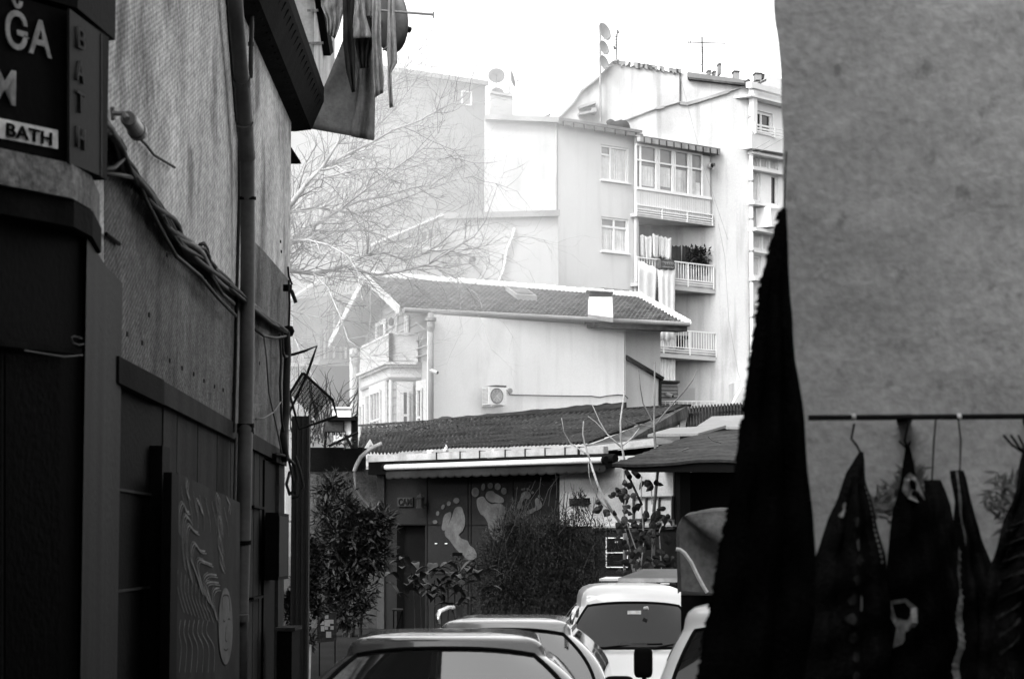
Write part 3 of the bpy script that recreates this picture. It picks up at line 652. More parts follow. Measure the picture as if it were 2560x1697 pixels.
# big dark carpet hung from one corner, nearest to the viewer
t, fn = carpet('large black shaggy carpet hanging to a point in front of the wall edge', [(1957, 522), (1938, 600), (1912, 690), (1900, 760), (1890, 860), (1874, 960), (1862, 1060), (1846, 1160), (1832, 1250), (1812, 1350), (1790, 1470), (1765, 1600), (1742, 1760)], [(1961, 522), (1966, 600), (1974, 720), (1980, 840), (2002, 980), (2014, 1130), (2030, 1300), (2040, 1420), (2030, 1560), (2000, 1760)], 6.9, 5, 'carpet', 3, .03, 'l', fl=.016, group=None)
th = MB(); th.tube([at(1959, 524, 6.9), at(1962, 470, 7.2), at(1966, 380, 8.55)], .003, 5).build('hanging_cord', 'black', t)
t, fn = carpet('patterned dark carpet with a pale beaded edge, first on the rail', [(2151, 1130), (2120, 1180), (2090, 1260), (2060, 1340), (2040, 1400), (2020, 1520), (1990, 1760)], [(2155, 1130), (2160, 1200), (2185, 1290), (2212, 1400), (2222, 1500), (2224, 1600), (2226, 1760)], 8.05, 11, 'carpet2', 3, .03)
motif(t, fn, [blob(.52 + .05*math.sin(k), .28 + k*.075, .06, .022, seed=k) for k in range(9)], 'motif_mid')
motif(t, fn, [blob(.2 + .02*math.sin(k*2), .21 + k*.02, .05, .012, seed=k+20) for k in range(3)] + [blob(.55, .37, .03, .03, seed=44), blob(.6, .60, .025, .04, seed=45), blob(.5, .93, .2, .012, seed=49)], 'motif')
motif(t, fn, [blob(.93, .14 + k*.021, .035, .0075, seed=k+60) for k in range(15)], 'motif', 'beaded_edge')
MB().tube([at(2153, 1134, 8.05), at(2140, 1110, 8.1), at(2128, 1096, 8.1), at(2135, 1060, 8.19)], .004, 5).build('hanging_cord', 'black', t)
t, fn = carpet('dark carpet with a pale square emblem near its tip, second on the rail', [(2265, 1118), (2258, 1190), (2240, 1260), (2226, 1350), (2222, 1460), (2226, 1600), (2210, 1760)], [(2272, 1118), (2284, 1180), (2300, 1215), (2330, 1300), (2350, 1420), (2362, 1560), (2370, 1760)], 8.1, 12, 'carpet', 2, .025)
motif(t, fn, [[(.05, .115), (.35, .10), (.9, .112), (1.0, .14), (.95, .205), (.6, .215), (.3, .20), (.05, .17)]], 'motif')
motif(t, fn, [blob(.5, .15, .22, .025, 8, .5, 3), blob(.62, .18, .15, .015, 7, .5, 4)], 'carpet', off=.032)
motif(t, fn, [[(.0, .595), (.22, .585), (.42, .62), (.40, .68), (.15, .76), (.03, .78), (.08, .70), (.0, .66)]], 'motif')
motif(t, fn, [[(.03, .61), (.2, .60), (.3, .63), (.22, .665), (.08, .66)]], 'carpet', off=.032)
MB().tube([at(2269, 1122, 8.1), at(2262, 1100, 8.1), at(2268, 1070, 8.15), at(2272, 1050, 8.19)], .004, 5).build('hanging_cord', 'black', t)
for dx in (-10, 2, 10): MB().tube([at(2268, 1122, 8.1), at(2262 + dx*1.4, 1108 - abs(dx)*.5, 8.05)], .004, 4).build('tassel', 'carpet', t)
t, fn = carpet('plain dark carpet with faint stripes, third on the rail', [(2310, 1200), (2315, 1260), (2330, 1380), (2345, 1500), (2355, 1760)], [(2352, 1205), (2372, 1260), (2390, 1380), (2420, 1500), (2440, 1760)], 8.3, 14, 'carpet2', 2, .02)
MB().tube([at(2330, 1202, 8.3), at(2335, 1100, 8.25), at(2340, 1046, 8.2)], .003, 5).build('hanging_cord', 'black', t)
t, fn = carpet('dark carpet with one long pale stripe, fourth on the rail', [(2375, 1176), (2388, 1260), (2392, 1400), (2395, 1560), (2390, 1760)], [(2408, 1182), (2432, 1290), (2470, 1400), (2510, 1560), (2540, 1760)], 8.1, 13, 'carpet2', 3, .03)
sr = []
for k in range(31):
    v = k / 30 * .95; sr.append((.16 + .04*math.sin(k*.9) + .28*math.exp(-v*9) - .15*v, v))
motif(t, fn, [[(sr[k][0] - .1, sr[k][1]), (sr[k][0] + .05 - .03*sr[k][1], sr[k][1]), (sr[k+1][0] + .05 - .03*sr[k][1], sr[k+1][1]), (sr[k+1][0] - .1 + .02, sr[k+1][1])] for k in range(30)], 'motif', 'pale_stripe')
MB().tube([at(2400, 1180, 8.1), at(2402, 1100, 8.15), at(2396, 1046, 8.19)], .003, 5).build('hanging_cord', 'black', t)
t, fn = carpet('dark heavy carpet at the right picture edge, last on the rail', [(2556, 1130), (2540, 1230), (2500, 1330), (2470, 1440), (2450, 1560), (2440, 1760)], [(2575, 1130), (2640, 1230), (2700, 1330), (2720, 1440), (2720, 1560), (2720, 1760)], 7.9, 15, 'carpet2', 4, .04)
motif(t, fn, [[(.02 + k*.02, .3 + k*.07), (.3, .26 + k*.065), (.31, .275 + k*.065), (.03 + k*.02, .315 + k*.07)] for k in range(8)], 'motif_mid', 'faint_stripe')
for dx in (-36, -22, -8): MB().tube([at(2560, 1132, 7.9), at(2566 + dx, 1112, 7.9), at(2556 + dx*1.3, 1088, 7.95)], .004, 4).build('tassel', 'carpet', t)
t = thing('garland', 'dark feathery garland hung low on the wall behind the carpets', 'garland', at(2300, 1200, 8.45))
mb = MB(); rnd = random.Random(3)
for k in range(260):
    u = rnd.random(); x = lerp(2180, 2300, u); y = lerp(1290, 1195, u) + rnd.gauss(0, 16)
    if k > 170: x = lerp(2470, 2560, rnd.random()); y = 1240 + rnd.gauss(0, 28)
    p = at(x, y, 8.42 + rnd.uniform(-.05, .03)); mb.leaf(p, (rnd.uniform(-1, 1), rnd.uniform(-.4, .2), rnd.uniform(-.4, 1)), (0, -1, .3), .06, .014)
mb.build('feathery_leaves', 'cloth_grey', t)
# ================================================================ far buildings
def poly_body(name, mat, parent, P, pts, th, off=0.0):
    return MB().slab(P, pts, off, th).build(name, mat, parent)
Yb = 100.0
# --- far grey block behind the tree
fp_ = at(1213, 1300, 135)
FG = Plane((fp_.x, fp_.y), 52)
FG2 = plane2(700, 128, 1213, 135)
t = thing('far_block', 'tall plain grey block fading into the haze behind the bare tree', 'building', (fp_.x, fp_.y, 0))
poly_body('wall', 'far_grey', t, FG2, [(640, 128), (983, 178), (1213, 211), (1213, 1300), (640, 1300)], 14)
MB().bar(FG2.hit(640, 126, .1), FG2.hit(1216, 210, .1), .25, .5, FG2.n).build('coping', 'coping', t)
mb = MB(); c = [(1155, 228), (1178, 230), (1178, 263), (1155, 261)]
for i in range(4): mb.bar(FG2.hit(*c[i], .05), FG2.hit(*c[(i+1) % 4], .05), .07, .1, FG2.n)
w = mb.build('window', 'white_paint', t); MB().slab(FG2, c, .01, .02).build('pane', 'far_grey', w)
dish('pale dish on the corner of the far grey block', FG2.hit(1216, 238, 1) + V((.6, 0, 0)), 160, .42, 15, mast=FG2.hit(1212, 262, .1), mat='roof_item')

# --- pale flat-roofed apartment house with the enclosed balcony
c0 = at(1395, 1300, Yb)
AF = Plane((c0.x, c0.y), 47); ASd = Plane((c0.x, c0.y), 84)
ap1 = thing('apartment_house', 'pale plastered apartment house with stacked balconies right of the tiled roof', 'building', (c0.x, c0.y, 0))
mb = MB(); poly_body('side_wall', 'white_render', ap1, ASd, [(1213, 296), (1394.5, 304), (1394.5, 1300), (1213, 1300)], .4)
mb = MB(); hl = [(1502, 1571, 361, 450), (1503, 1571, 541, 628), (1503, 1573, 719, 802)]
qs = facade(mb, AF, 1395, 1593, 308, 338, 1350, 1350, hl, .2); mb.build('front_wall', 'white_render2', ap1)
body([(c0.x + .25, c0.y + .45), (AF.hit(1593, 1300).x - .3, AF.hit(1593, 1300).y + .35), (AF.hit(1593, 1300).x - .3, 118), (at(1215, 1300, 105).x, 118), (at(1215, 1300, 101.5).x, 101.3)], 0, 19).build('core', 'white_render2', ap1)
n = AF.n
window(qs[0], n, ap1, (.38,), ((.27, 0, .38),), .09, .08, curtain=[(.42, .98, .03, .97), (.0, .36, .3, .97)])
window(qs[1], n, ap1, (.5,), (.27,), .09, .08, curtain=[(.02, .46, .3, .97), (.54, .98, .3, .97)])
window(qs[2], n, ap1, (.5,), (.27,), .09, .08, curtain=[(.54, .98, .3, .97)])
# roof edge and gutter
mb = MB(); mb.prism([AF.hit(1398, 300, .35), AF.hit(1606, 333, .35), AF.hit(1606, 333, .35) + V((-2, 5, .8)), AF.hit(1398, 300, .35) + V((-2, 5, .8))], (0, 0, .12)).build('roof', 'roof_plain', ap1)
g = MB().prism([AF.hit(1396, 301, .5), AF.hit(1396, 301, .3), AF.hit(1396, 310, .3), AF.hit(1396, 310, .42)], AF.hit(1608, 339, .5) - AF.hit(1396, 305, .5)).build('gutter', 'gutter', ap1)
for k in range(8): x = 1408 + k*26; MB().bar(AF.hit(x, 301 + (x-1396)*.16, .52), AF.hit(x, 313 + (x-1396)*.16, .45), .05, .04, n).build('gutter_bracket', 'gutter_dark', g)
MB().bar(ASd.hit(1213, 294, .1), ASd.hit(1397, 302, .1), .22, .5, ASd.n).build('coping', 'coping', ap1)
MB().tube([AF.hit(1592, 338, .25), AF.hit(1590, 350, .12), AF.hit(1590, 1100, .12)], .09, 10).build('downpipe', 'white_paint', ap1, smooth=True)
MB().tube([ASd.hit(1390, 303, .05), ASd.hit(1390, 1100, .05)], .05, 8).build('corner_pipe', 'coping', ap1, smooth=True)
# balcony stack
RB = -1.7
bw = MB(); bw.slab(AF, [(1594, 340), (1800, 360), (1800, 1300), (1594, 1300)], RB, .3); bw.build('recess_wall', 'annex_render', ap1)
MB().slab(AF, [(1594, 340), (1597.5, 340), (1597.5, 1300), (1594, 1300)], 0, 1.7).build('recess_side', 'white_render2', ap1)
def floor_slab(xa, ya, xb, yb, h=.16):
    a = AF.hit(xa, ya, .45); b = AF.hit(xb, yb, .45); z = a.z; b.z = z
    back = -n * 2.15
    MB().prism([a, b, b + back, a + back], (0, 0, -h)).build('balcony_slab', 'annex_render', ap1); return z
def railing(xa, xb, y_top, y_bot, xr=None, step=.16, slabz=None):
    """y_top, y_bot pixel rows at column xa"""
    zt = AF.hit(xa, y_top, .45).z; zb = AF.hit(xa, y_bot, .45).z
    A = AF.hit(xa, 1300, .45); B = AF.hit(xb, 1300, .45); L = (B - A).length; d = (B - A).normalized(); mb = MB()
    pt = lambda u, z: V((A.x + d.x*u, A.y + d.y*u, z))
    mb.bar(pt(0, zt), pt(L, zt), .05, .05, n); mb.bar(pt(0, zb), pt(L, zb), .04, .04, n); mb.bar(pt(0, zb - .1), pt(L, zb - .1), .04, .04, n); mb.bar(pt(0, zb - .2), pt(L, zb - .2), .03, .03, n)
    k = int(L / step)
    for i in range(k + 1): mb.bar(pt(i*L/k, zb), pt(i*L/k, zt), .022, .022, n)
    for u in (0.02, L*.33, L*.66, L - .02): mb.bar(pt(u, zb - .3), pt(u, zt), .05, .05, n)
    e = pt(L, 0) - n*2.1
    for z in (zt, zb, zb - .1): mb.bar(pt(L, z), V((e.x, e.y, z)), .04, .04, V((0, -1, 0)))
    for i in range(1, 10): q = pt(L, 0) - n*2.1*i/10; mb.bar(V((q.x, q.y, zb)), V((q.x, q.y, zt)), .02, .02, V((0, -1, 0)))
    mb.build('railing', 'white_paint', ap1)
# enclosed balcony, top floor
zs1 = floor_slab(1594, 531, 1787, 556); 
bal = MB()
qb = AF.hit(1594, 473, .4); zp = qb.z
mbp = MB(); A = AF.hit(1594, 1300, .4); B = AF.hit(1783, 1300, .4); d = (B - A).normalized(); L = (B - A).length
k = 34
for i in range(k):
    u = i*L/k; p = A + d*u; mbp.prism([V((p.x, p.y, zs1)) , V((p.x + d.x*L/k*.93, p.y + d.y*L/k*.93, zs1)), V((p.x + d.x*L/k*.93, p.y + d.y*L/k*.93, zp)), V((p.x, p.y, zp))], -n*(.04 + .01*(i % 2)))
mbp.build('balcony_panel', 'white_render2', ap1)
side = [V((B.x, B.y, zs1)), V((B.x, B.y, zp)), V((B.x, B.y, zp)) - n*2, V((B.x, B.y, zs1)) - n*2]; MB().prism(side, -d*.05).build('balcony_panel', 'white_render2', ap1)
ztop = AF.hit(1594, 362, .4).z
fr = MB(); q = lambda u, z: V((A.x + d.x*u*L, A.y + d.y*u*L, z))
us = [0, .045, .09, .275, .47, .64, .86, 1.0]; us = [0, .05, .235, .27, .43, .47, .50, .65, .69, .85, 1]
cols_ = [0.0, .06, .265, .45, .62, .81, .88]
H = ztop - zp
fr.bar(q(0, ztop), q(.88, ztop), .08, .08, n); fr.bar(q(0, zp + .05), q(1, zp + .05), .12, .1, n)
zr = zp + H*.66
fr.bar(q(0, zr), q(.88, zr), .07, .07, n)
for u in (.0, .055, .26, .30, .475, .51, .69, .73, .88):
    fr.bar(q(u, zp + .1), q(u, ztop - .04), .07, .076, n)
for u in (.28, .49, .71): fr.bar(q(u, zp + .1), q(u, ztop), .05, .09, n)
f0 = fr.build('window', 'white_paint', ap1)
MB().prism([q(0, zp + .1) - n*.05, q(.88, zp + .1) - n*.05, q(.88, ztop) - n*.05, q(0, ztop) - n*.05], -n*.01).build('pane', 'glass_win', f0)
for u0, u1, a, b in ((.07, .24, .1, .55), (.32, .46, .14, .58), (.53, .67, .05, .58), (.75, .8, .05, .6), (.8, .86, .05, .35)):
    MB().grid(lambda u, v: q(lerp(u0, u1, u), lerp(zp + H*a, zp + H*b, v)) - n*(.04 - .008*math.sin(u*30)), 14, 2).build('curtain', 'curtain', f0, solid=.003)
MB().prism([q(.88, zp + .1), q(1, zp + .1), q(1, ztop), q(.88, ztop)], -n*.06).build('end_panel', 'white_render2', ap1)
MB().prism([q(1, zp), q(1, ztop), q(1, ztop) - n*2, q(1, zp) - n*2], -d*.06).build('end_panel', 'white_render2', ap1)
MB().prism([q(0, ztop + .04), q(1, ztop + .04), q(1, ztop + .42), q(0, ztop + .42)], -n*.08).build('header', 'soffit', ap1)
rp = [AF.hit(1600, 342, .75), AF.hit(1801, 374, .75)]; rp[1].z = rp[0].z
MB().prism([rp[0], rp[1], rp[1] - n*2.6 + V((0, 0, .5)), rp[0] - n*2.6 + V((0, 0, .5))], (0, 0, .06)).build('canopy_roof', 'roof_plain', ap1)
g = MB().prism([rp[0] + V((0, 0, .0)), rp[0] - V((0, 0, .2)), rp[0] - V((0, 0, .2)) - n*.16, rp[0] - n*.2], rp[1] - rp[0]).build('gutter', 'gutter', ap1)
for k in range(11): p = rp[0].lerp(rp[1], (k + .5)/11) + n*.03; MB().bar(p, p - V((0, 0, .24)), .04, .03, n).build('gutter_bracket', 'gutter_dark', g)
railing(1594, 1787, 512, 522, step=3)
floor_slab(1594, 705, 1789, 727); railing(1594, 1789, 643, 686)
floor_slab(1594, 878, 1794, 898); railing(1594, 1794, 816, 860)
for x0_, y0_, x1_, y1_ in ((1728, 566, 1746, 660), (1733, 900, 1752, 1010), (1700, 560, 1702, 700)):
    MB().slab(AF, [(x0_, y0_), (x1_, y0_ + 3), (x1_, y1_), (x0_, y1_)], RB + .03, .03).build('dark_doorway', 'glass_dark', ap1)
MB().slab(AF, [(1598, 578), (1640, 584), (1640, 680), (1598, 680)], RB + .05, .05).build('balcony_window', 'white_paint', ap1)
MB().slab(AF, [(1602, 582), (1637, 587), (1637, 680), (1602, 680)], RB + .06, .02).build('balcony_pane', 'glass_win', ap1)
MB().slab(AF, [(1735, 752), (1764, 754), (1764, 880), (1735, 880)], RB + .05, .05).build('balcony_door', 'white_render', ap1)
MB().slab(AF, [(1690, 735), (1717, 738), (1717, 760), (1690, 760)], RB + .05, .05).build('dark_panel', 'soffit', ap1)
MB().slab(AF, [(1714, 755), (1717, 755), (1717, 880), (1714, 880)], RB + .15, .1).build('door_jamb', 'coping_dark', ap1)
for x0_, y0_ in ((1733, 620), (1738, 975)):
    mb = MB(); a = AF.hit(x0_, y0_ - 30, -.9)
    for (p, q_) in (((0, 0), (26, -6)), ((0, 10), (26, 1)), ((26, -6), (26, 1)), ((0, 0), (0, 10)), ((9, -2), (9, 7)), ((18, -4), (18, 4))):
        mb.bar(AF.hit(x0_ + p[0], y0_ - 42 + p[1], -.9), AF.hit(x0_ + q_[0], y0_ - 42 + q_[1], -.9), .035, .035, n)
    mb.build('drying_arm', 'white_paint', ap1)
for (x0_, y0_, x1_, y1_) in ((1786, 497, 1815, 488), (1794, 836, 1822, 829)):
    MB().tube([AF.hit(x0_, y0_, .4), AF.hit(x1_, y1_, .2)], .02, 5).build('wire_arm', 'coping_dark', ap1)
MB().lathe(AF.hit(1772, 416, .5), n, [(0, 0), (.12, .02), (.15, .12), (.1, .2), (.13, .22)], 12).build('vent_cowl', 'coping', ap1)
MB().lathe(AF.hit(1781, 413, .6), n, [(0, 0), (.09, .02), (.09, .1), (0, .12)], 12).build('vent_cowl', 'coping_dark', ap1)
# washing on the balcony
def far_cloth(label, cat, name, mat, poly, off, folds, amp=.05, group=None, seed=1):
    t = thing(name, label, cat, AF.hit(poly[0][0], poly[0][1], off), group)
    tl, tr, br, bl = poly; rnd = random.Random(seed); ph = rnd.uniform(0, 6)
    def fn(u, v):
        a = (lerp(tl[0], tr[0], u), lerp(tl[1], tr[1], u)); b = (lerp(bl[0], br[0], u), lerp(bl[1], br[1], u))
        yy = lerp(a[1], b[1], v) + (abs(math.sin(ph + u*folds*3.1)) * 4 * (1 - v) if amp > .015 else 0) + math.sin(ph*2 + u*folds*4) * 3 * v
        return AF.hit(lerp(a[0], b[0], v), yy, off + amp*.5*math.sin(ph + u*folds*6.28))
    MB().grid(fn, folds*8, 8).build('fabric', mat, t, smooth=True, solid=.01); return t
for k, (x, w_, y0_, y1_, m_) in enumerate(((1600, 16, 585, 648, 'cloth_white'), (1613, 17, 588, 652, 'cloth_white'), (1631, 15, 583, 645, 'cloth_white'), (1646, 13, 588, 646, 'cloth_white'), (1657, 12, 590, 648, 'cloth_white'), (1665, 14, 592, 650, 'cloth_white'))):
    far_cloth(['white shirt at the left end of the middle balcony washing', 'second white shirt from the left on the middle balcony', 'white vest hanging third on the middle balcony', 'narrow white cloth hanging fourth on the middle balcony', 'narrow white cloth hanging fifth on the middle balcony', 'white shirt beside the dark washing on the middle balcony'][k], 'washing', 'balcony_washing', m_, [(x, y0_), (x + w_, y0_ + 2), (x + w_ - 2, y1_ + (k*37 % 9) - 4), (x + 2, y1_ - 4)], .1 + .04*(k % 3), 1, .05, 'washing on the middle balcony', k)
for k, (x, w_, y0_, y1_) in enumerate(((1648, 12, 610, 650), (1680, 22, 612, 658), (1706, 16, 612, 660))):
    far_cloth(['small dark garment between the white washing on the balcony', 'wide black garment in the middle of the balcony washing', 'black garment at the right end of the balcony washing'][k], 'washing', 'balcony_washing', 'cloth_dark', [(x, y0_), (x + w_, y0_ + 1), (x + w_ + 1, y1_), (x - 1, y1_)], .0, 2, .04, 'washing on the middle balcony', k + 9)
far_cloth('white sheet draped over the left end of the balcony railing', 'sheet', 'hanging_sheet', 'cloth_white', [(1596, 648), (1642, 668), (1634, 850), (1594, 850)], .62, 2, .03, seed=4)
far_cloth('long white curtain hanging from the middle balcony railing', 'sheet', 'hanging_sheet', 'cloth_white', [(1645, 672), (1688, 672), (1686, 850), (1650, 850)], .68, 3, .03, seed=5)
far_cloth('white floral cloth on the lower balcony railing above the gutter', 'sheet', 'hanging_sheet', 'cloth_white', [(1650, 832), (1688, 832), (1690, 868), (1652, 872)], .25, 3, .05, seed=6)
far_cloth('pale striped curtain below the lowest balcony', 'curtain', 'hanging_curtain', 'cloth_white', [(1648, 890), (1688, 892), (1688, 958), (1650, 955)], .1, 5, .06, seed=7)
t = thing('wall_cabinet', 'white box on the balcony level below the lowest railing', 'box', AF.hit(1705, 965, -1)); MB().slab(AF, [(1694, 927), (1722, 929), (1722, 965), (1694, 963)], -1, .4).build('case', 'white_paint', t); MB().slab(AF, [(1692, 925), (1696, 925), (1696, 966), (1692, 966)], -.98, .4).build('edge', 'coping_dark', t)
t = thing('flower_box', 'flower pot box with scrollwork on the middle balcony railing', 'planter', AF.hit(1670, 660, .6)); MB().slab(AF, [(1652, 648), (1686, 651), (1686, 674), (1652, 670)], .75, .25).build('box', 'coping_dark', t)
mb = MB()
for k in range(5): c = AF.hit(1658 + k*5.5, 661 + k*.6, .77); mb.tube([c + V((.12*math.cos(a)*.9, 0, .12*math.sin(a))) for a in [i*.7 for i in range(9)]], .015, 4, False)
mb.build('scrollwork', 'old_house', t)
def clump(mb, c, rx, ry, rz, nL, L, w, rnd, droop=.0, dens=.5):
    for _ in range(nL):
        d = V((rnd.gauss(0, 1), rnd.gauss(0, 1), rnd.gauss(0, 1))).normalized(); r = rnd.random() ** dens
        p = V(c) + V((d.x*rx*r, d.y*ry*r, d.z*rz*r)); dd = d + V((rnd.uniform(-.8, .8), rnd.uniform(-.8, .8), rnd.uniform(-.6, .6) - droop))
        mb.leaf(p, dd, (rnd.uniform(-.5, .5), rnd.uniform(-.5, .5), 1), L*rnd.uniform(.6, 1.3), w*rnd.uniform(.7, 1.2), .1)
rnd = random.Random(5)
for i, (x, y, s_) in enumerate(((1732, 642, .42), (1748, 641, .4), (1763, 640, .45), (1777, 640, .42))):
    c = AF.hit(x, y, .1); t = thing('potted_plant', ['leafy dark potted plant nearest the washing on the balcony', 'second dark potted plant along the balcony railing', 'third dark potted plant along the balcony railing', 'dark potted plant at the outer corner of the balcony'][i], 'potted plant', c - V((0, 0, .9)), 'potted plants on the middle balcony')
    mb = MB(); clump(mb, c, s_*.6, s_*.6, s_, 170, .2, .12, rnd); mb.build('foliage', 'leaf_dark', t)
    MB().lathe(c - V((0, 0, .9)), (0, 0, 1), [(.12, 0), (.2, .35), (.21, .35), (.16, .3)], 12).build('pot', 'old_house', t)
t = thing('stool', 'dark table with things on it behind the lower balcony railing', 'table', AF.hit(1715, 868, -.4))
MB().slab(AF, [(1690, 838), (1728, 840), (1728, 848), (1690, 846)], -.3, .6).build('top', 'cloth_dark', t)
for x in (1692, 1724): MB().slab(AF, [(x, 846), (x + 3, 846), (x + 3, 876), (x, 876)], -.35, .1).build('leg', 'cloth_dark', t)
MB().slab(AF, [(1700, 848), (1722, 850), (1722, 874), (1700, 873)], -.4, .4).build('shelf', 'cloth_dark', t)
t = thing('ladder', 'folding step ladder leaning in the corner of the middle balcony', 'ladder', AF.hit(1722, 680, -1.2))
mb = MB(); 
for x in (1717, 1729): mb.bar(AF.hit(x, 576, -1.1), AF.hit(x + 3, 690, -1.0), .06, .05, n)
mb.build('rail', 'coping', t); mb = MB()
for k in range(6): mb.bar(AF.hit(1717 + k*.5, 582 + k*16, -1.1), AF.hit(1730 + k*.5, 584 + k*16, -1.1), .08, .1, n)
mb.build('rung', 'white_paint', t)
t = thing('cloth_bundle', 'black tarpaulin bundle lying on the gutter of the pale apartment house', 'bundle', AF.hit(1545, 316, .2))
def bun(u, v):
    a = 2*math.pi*u; b = math.pi*(v - .5); p = AF.hit(1546, 313, -.3); q = V((math.cos(a)*math.cos(b)*.62, math.sin(a)*math.cos(b)*.3, math.sin(b)*.2)); 
    return p + AF.d*q.x*1.1 + AF.n*q.y + V((0, 0, q.z + .05*noise.noise(q*6) + .06*math.sin(q.x*8)))
MB().grid(bun, 24, 12).build('tarpaulin', 'cloth_dark', t)

# chimney with dishes on the flat roof
t = thing('rooftop_chimney', 'flaking white chimney on the flat roof left of the tall gable', 'chimney', at(1253, 297, 102))
c = at(1253, 262, 102); 
def tap(px0, px1, y0, px2, px3, y1, Y, dep): 
    return [at(px0, y0, Y), at(px1, y0, Y), at(px3, y1, Y), at(px2, y1, Y)], V((0, dep, 0))
p, ex = tap(1228, 1281, 232, 1222, 1283, 300, 102, .9); MB().prism(p, ex).build('stack', 'coping', t)
MB().prism([at(1225, 227, 101.9), at(1282, 237, 101.9), at(1282, 242, 101.9), at(1225, 233, 101.9)], V((0, 1.1, 0))).build('cap', 'coping', t)
dish('round pale dish on top of the flaking white chimney', at(1241, 192, 102.2), 178, .36, 20, mast=at(1239, 229, 102.3), mat='roof_item')
dish('dish seen edge-on at the right of the flaking chimney', at(1278, 199, 102.2), 100, .36, 12, mast=at(1273, 235, 102.3), mat='roof_item')
t = thing('gull', 'small bird resting on the roof edge of the pale apartment house', 'bird', ASd.hit(1366, 296, .1))
def ell(c, a, rx, rz, mb, k=12):
    return mb.grid(lambda u, v: V(c) + V((math.cos(a)*rx*math.cos(math.pi*(v-.5))*math.cos(6.283*u) - math.sin(a)*rz*math.sin(math.pi*(v-.5)), rz*math.cos(math.pi*(v-.5))*math.sin(6.283*u), math.sin(a)*rx*math.cos(math.pi*(v-.5))*math.cos(6.283*u) + math.cos(a)*rz*math.sin(math.pi*(v-.5)))), k, 8)
c = ASd.hit(1366, 293, .15); mb = MB(); ell(c, .5, .16, .07, mb); ell(c + V((.13, 0, .1)), .2, .05, .045, mb); mb.tube([c + V((.17, 0, .1)), c + V((.22, 0, .09))], [.015, .004], 5); mb.tube([c, c - V((.0, 0, .14))], .008, 4); mb.build('body', 'coping_dark', t, smooth=True)

# --- low annex with the dark parapet and its sloping wing
AN = plane2(1105, 94, 1395, 96)
t = thing('annex', 'low pale annex with a dark parapet in front of the far blocks', 'building', at(1250, 700, 95))
poly_body('wall', 'annex_render', t, AN, [(1107, 545), (1396, 540), (1396, 1300), (1107, 1300)], 3)
MB().slab(AN, [(1105, 533), (1400, 525), (1400, 540), (1105, 547)], .2, 3.4).build('parapet', 'coping', t)
MB().tube([AN.hit(x, y, .1) for x, y in ((1286, 570), (1281, 592), (1268, 622), (1262, 655), (1257, 680), (1243, 712))], .045, 8).build('pipe', 'white_paint', t, smooth=True)
MB().lathe(AN.hit(1178, 650, .1), AN.n, [(0, .3), (.1, .28), (.11, 0)], 10).build('vent', 'coping_dark', t)
WG = plane2(935, 92, 1107, 93.5)
t = thing('sloping_wing', 'grey wing with a steep sloping roof edge left of the annex', 'building', at(1020, 700, 93))
mb = MB(); q = facade(mb, WG, 940, 1106, 618, 548, 1100, 1100, [(1052, 1090, 578, 612)], .2); mb.build('wall', 'annex_render', t); window(q[0], WG.n, t, (.5,), (), .08, .1, 'glass_dark')
poly_body('core', 'annex_render', t, WG, [(942, 625), (1104, 556), (1104, 1200), (942, 1200)], 8, -.25)
MB().prism([WG.hit(932, 612, .7), WG.hit(1110, 536, .7), WG.hit(1110, 544, .7), WG.hit(932, 620, .7)], WG.n*-8).build('roof', 'tile', t)
MB().slab(WG, [(932, 609), (1109, 534), (1109, 538), (932, 613)], .75, .1).build('verge', 'white_paint', t)
MB().bar(WG.hit(940, 608, .3), WG.hit(1095, 623, .3), .12, .12, WG.n).build('band', 'white_paint', t)

# --- tall gable building
gp = at(1795, 1300, 106); GP_ = Plane((gp.x, gp.y), 84)
t = gb = thing('gable_building', 'tall stained windowless gable building behind the balconies', 'building', (gp.x, gp.y, 0))
gl = [(1380, 330), (1395, 298), (1433, 260), (1452, 230), (1498, 195), (1529, 159), (1544, 151), (1567, 155), (1640, 167), (1701, 176), (1705, 184), (1722, 182), (1868, 207), (1873, 215), (1873, 1300), (1380, 1300)]
poly_body('gable_wall', 'gable_render', t, GP_, gl, 9)
mb = MB()
for a, b in (((1380, 318), (1395, 297)), ((1395, 297), (1433, 258)), ((1433, 258), (1452, 229)), ((1452, 229), (1498, 193)), ((1498, 193), (1529, 157)), ((1529, 157), (1546, 150))): mb.bar(GP_.hit(*a, .05), GP_.hit(*b, .05), .07, .3, GP_.n)
mb.build('verge', 'coping', t)
rnd = random.Random(4)
for k in range(26):
    x = 1546 + k*6; y = 154 + (x - 1546)*.145; a = GP_.hit(x, y - rnd.uniform(2, 5), .12); b = GP_.hit(x + 7, y + 1 - rnd.uniform(2, 5), .12)
    MB().prism([a, b, b - V((0, 0, rnd.uniform(.1, .28))), a - V((0, 0, rnd.uniform(.1, .28)))], -GP_.n*1.0).build('ridge_tile', rnd.choice(('coping', 'tile_pale', 'coping_dark')), t)
MB().slab(GP_, [(1720, 180), (1862, 200), (1875, 207), (1868, 214), (1720, 193)], .18, 1.5).build('roof_sheet', 'skylight', t)
MB().slab(GP_, [(1722, 193), (1866, 209), (1866, 214), (1722, 198)], .25, .3).build('gutter', 'coping_dark', t)
MB().slab(GP_, [(1862, 203), (1872, 196), (1880, 207), (1878, 216), (1866, 214)], .3, .4).build('ridge_end', 'coping_dark', t)
MB().slab(GP_, [(1699, 180), (1702, 180), (1702, 259), (1699, 258)], .06, .1).build('pipe_and_shade_line', 'coping_dark', t)  # dark strip stands in for the shadow at the wall step
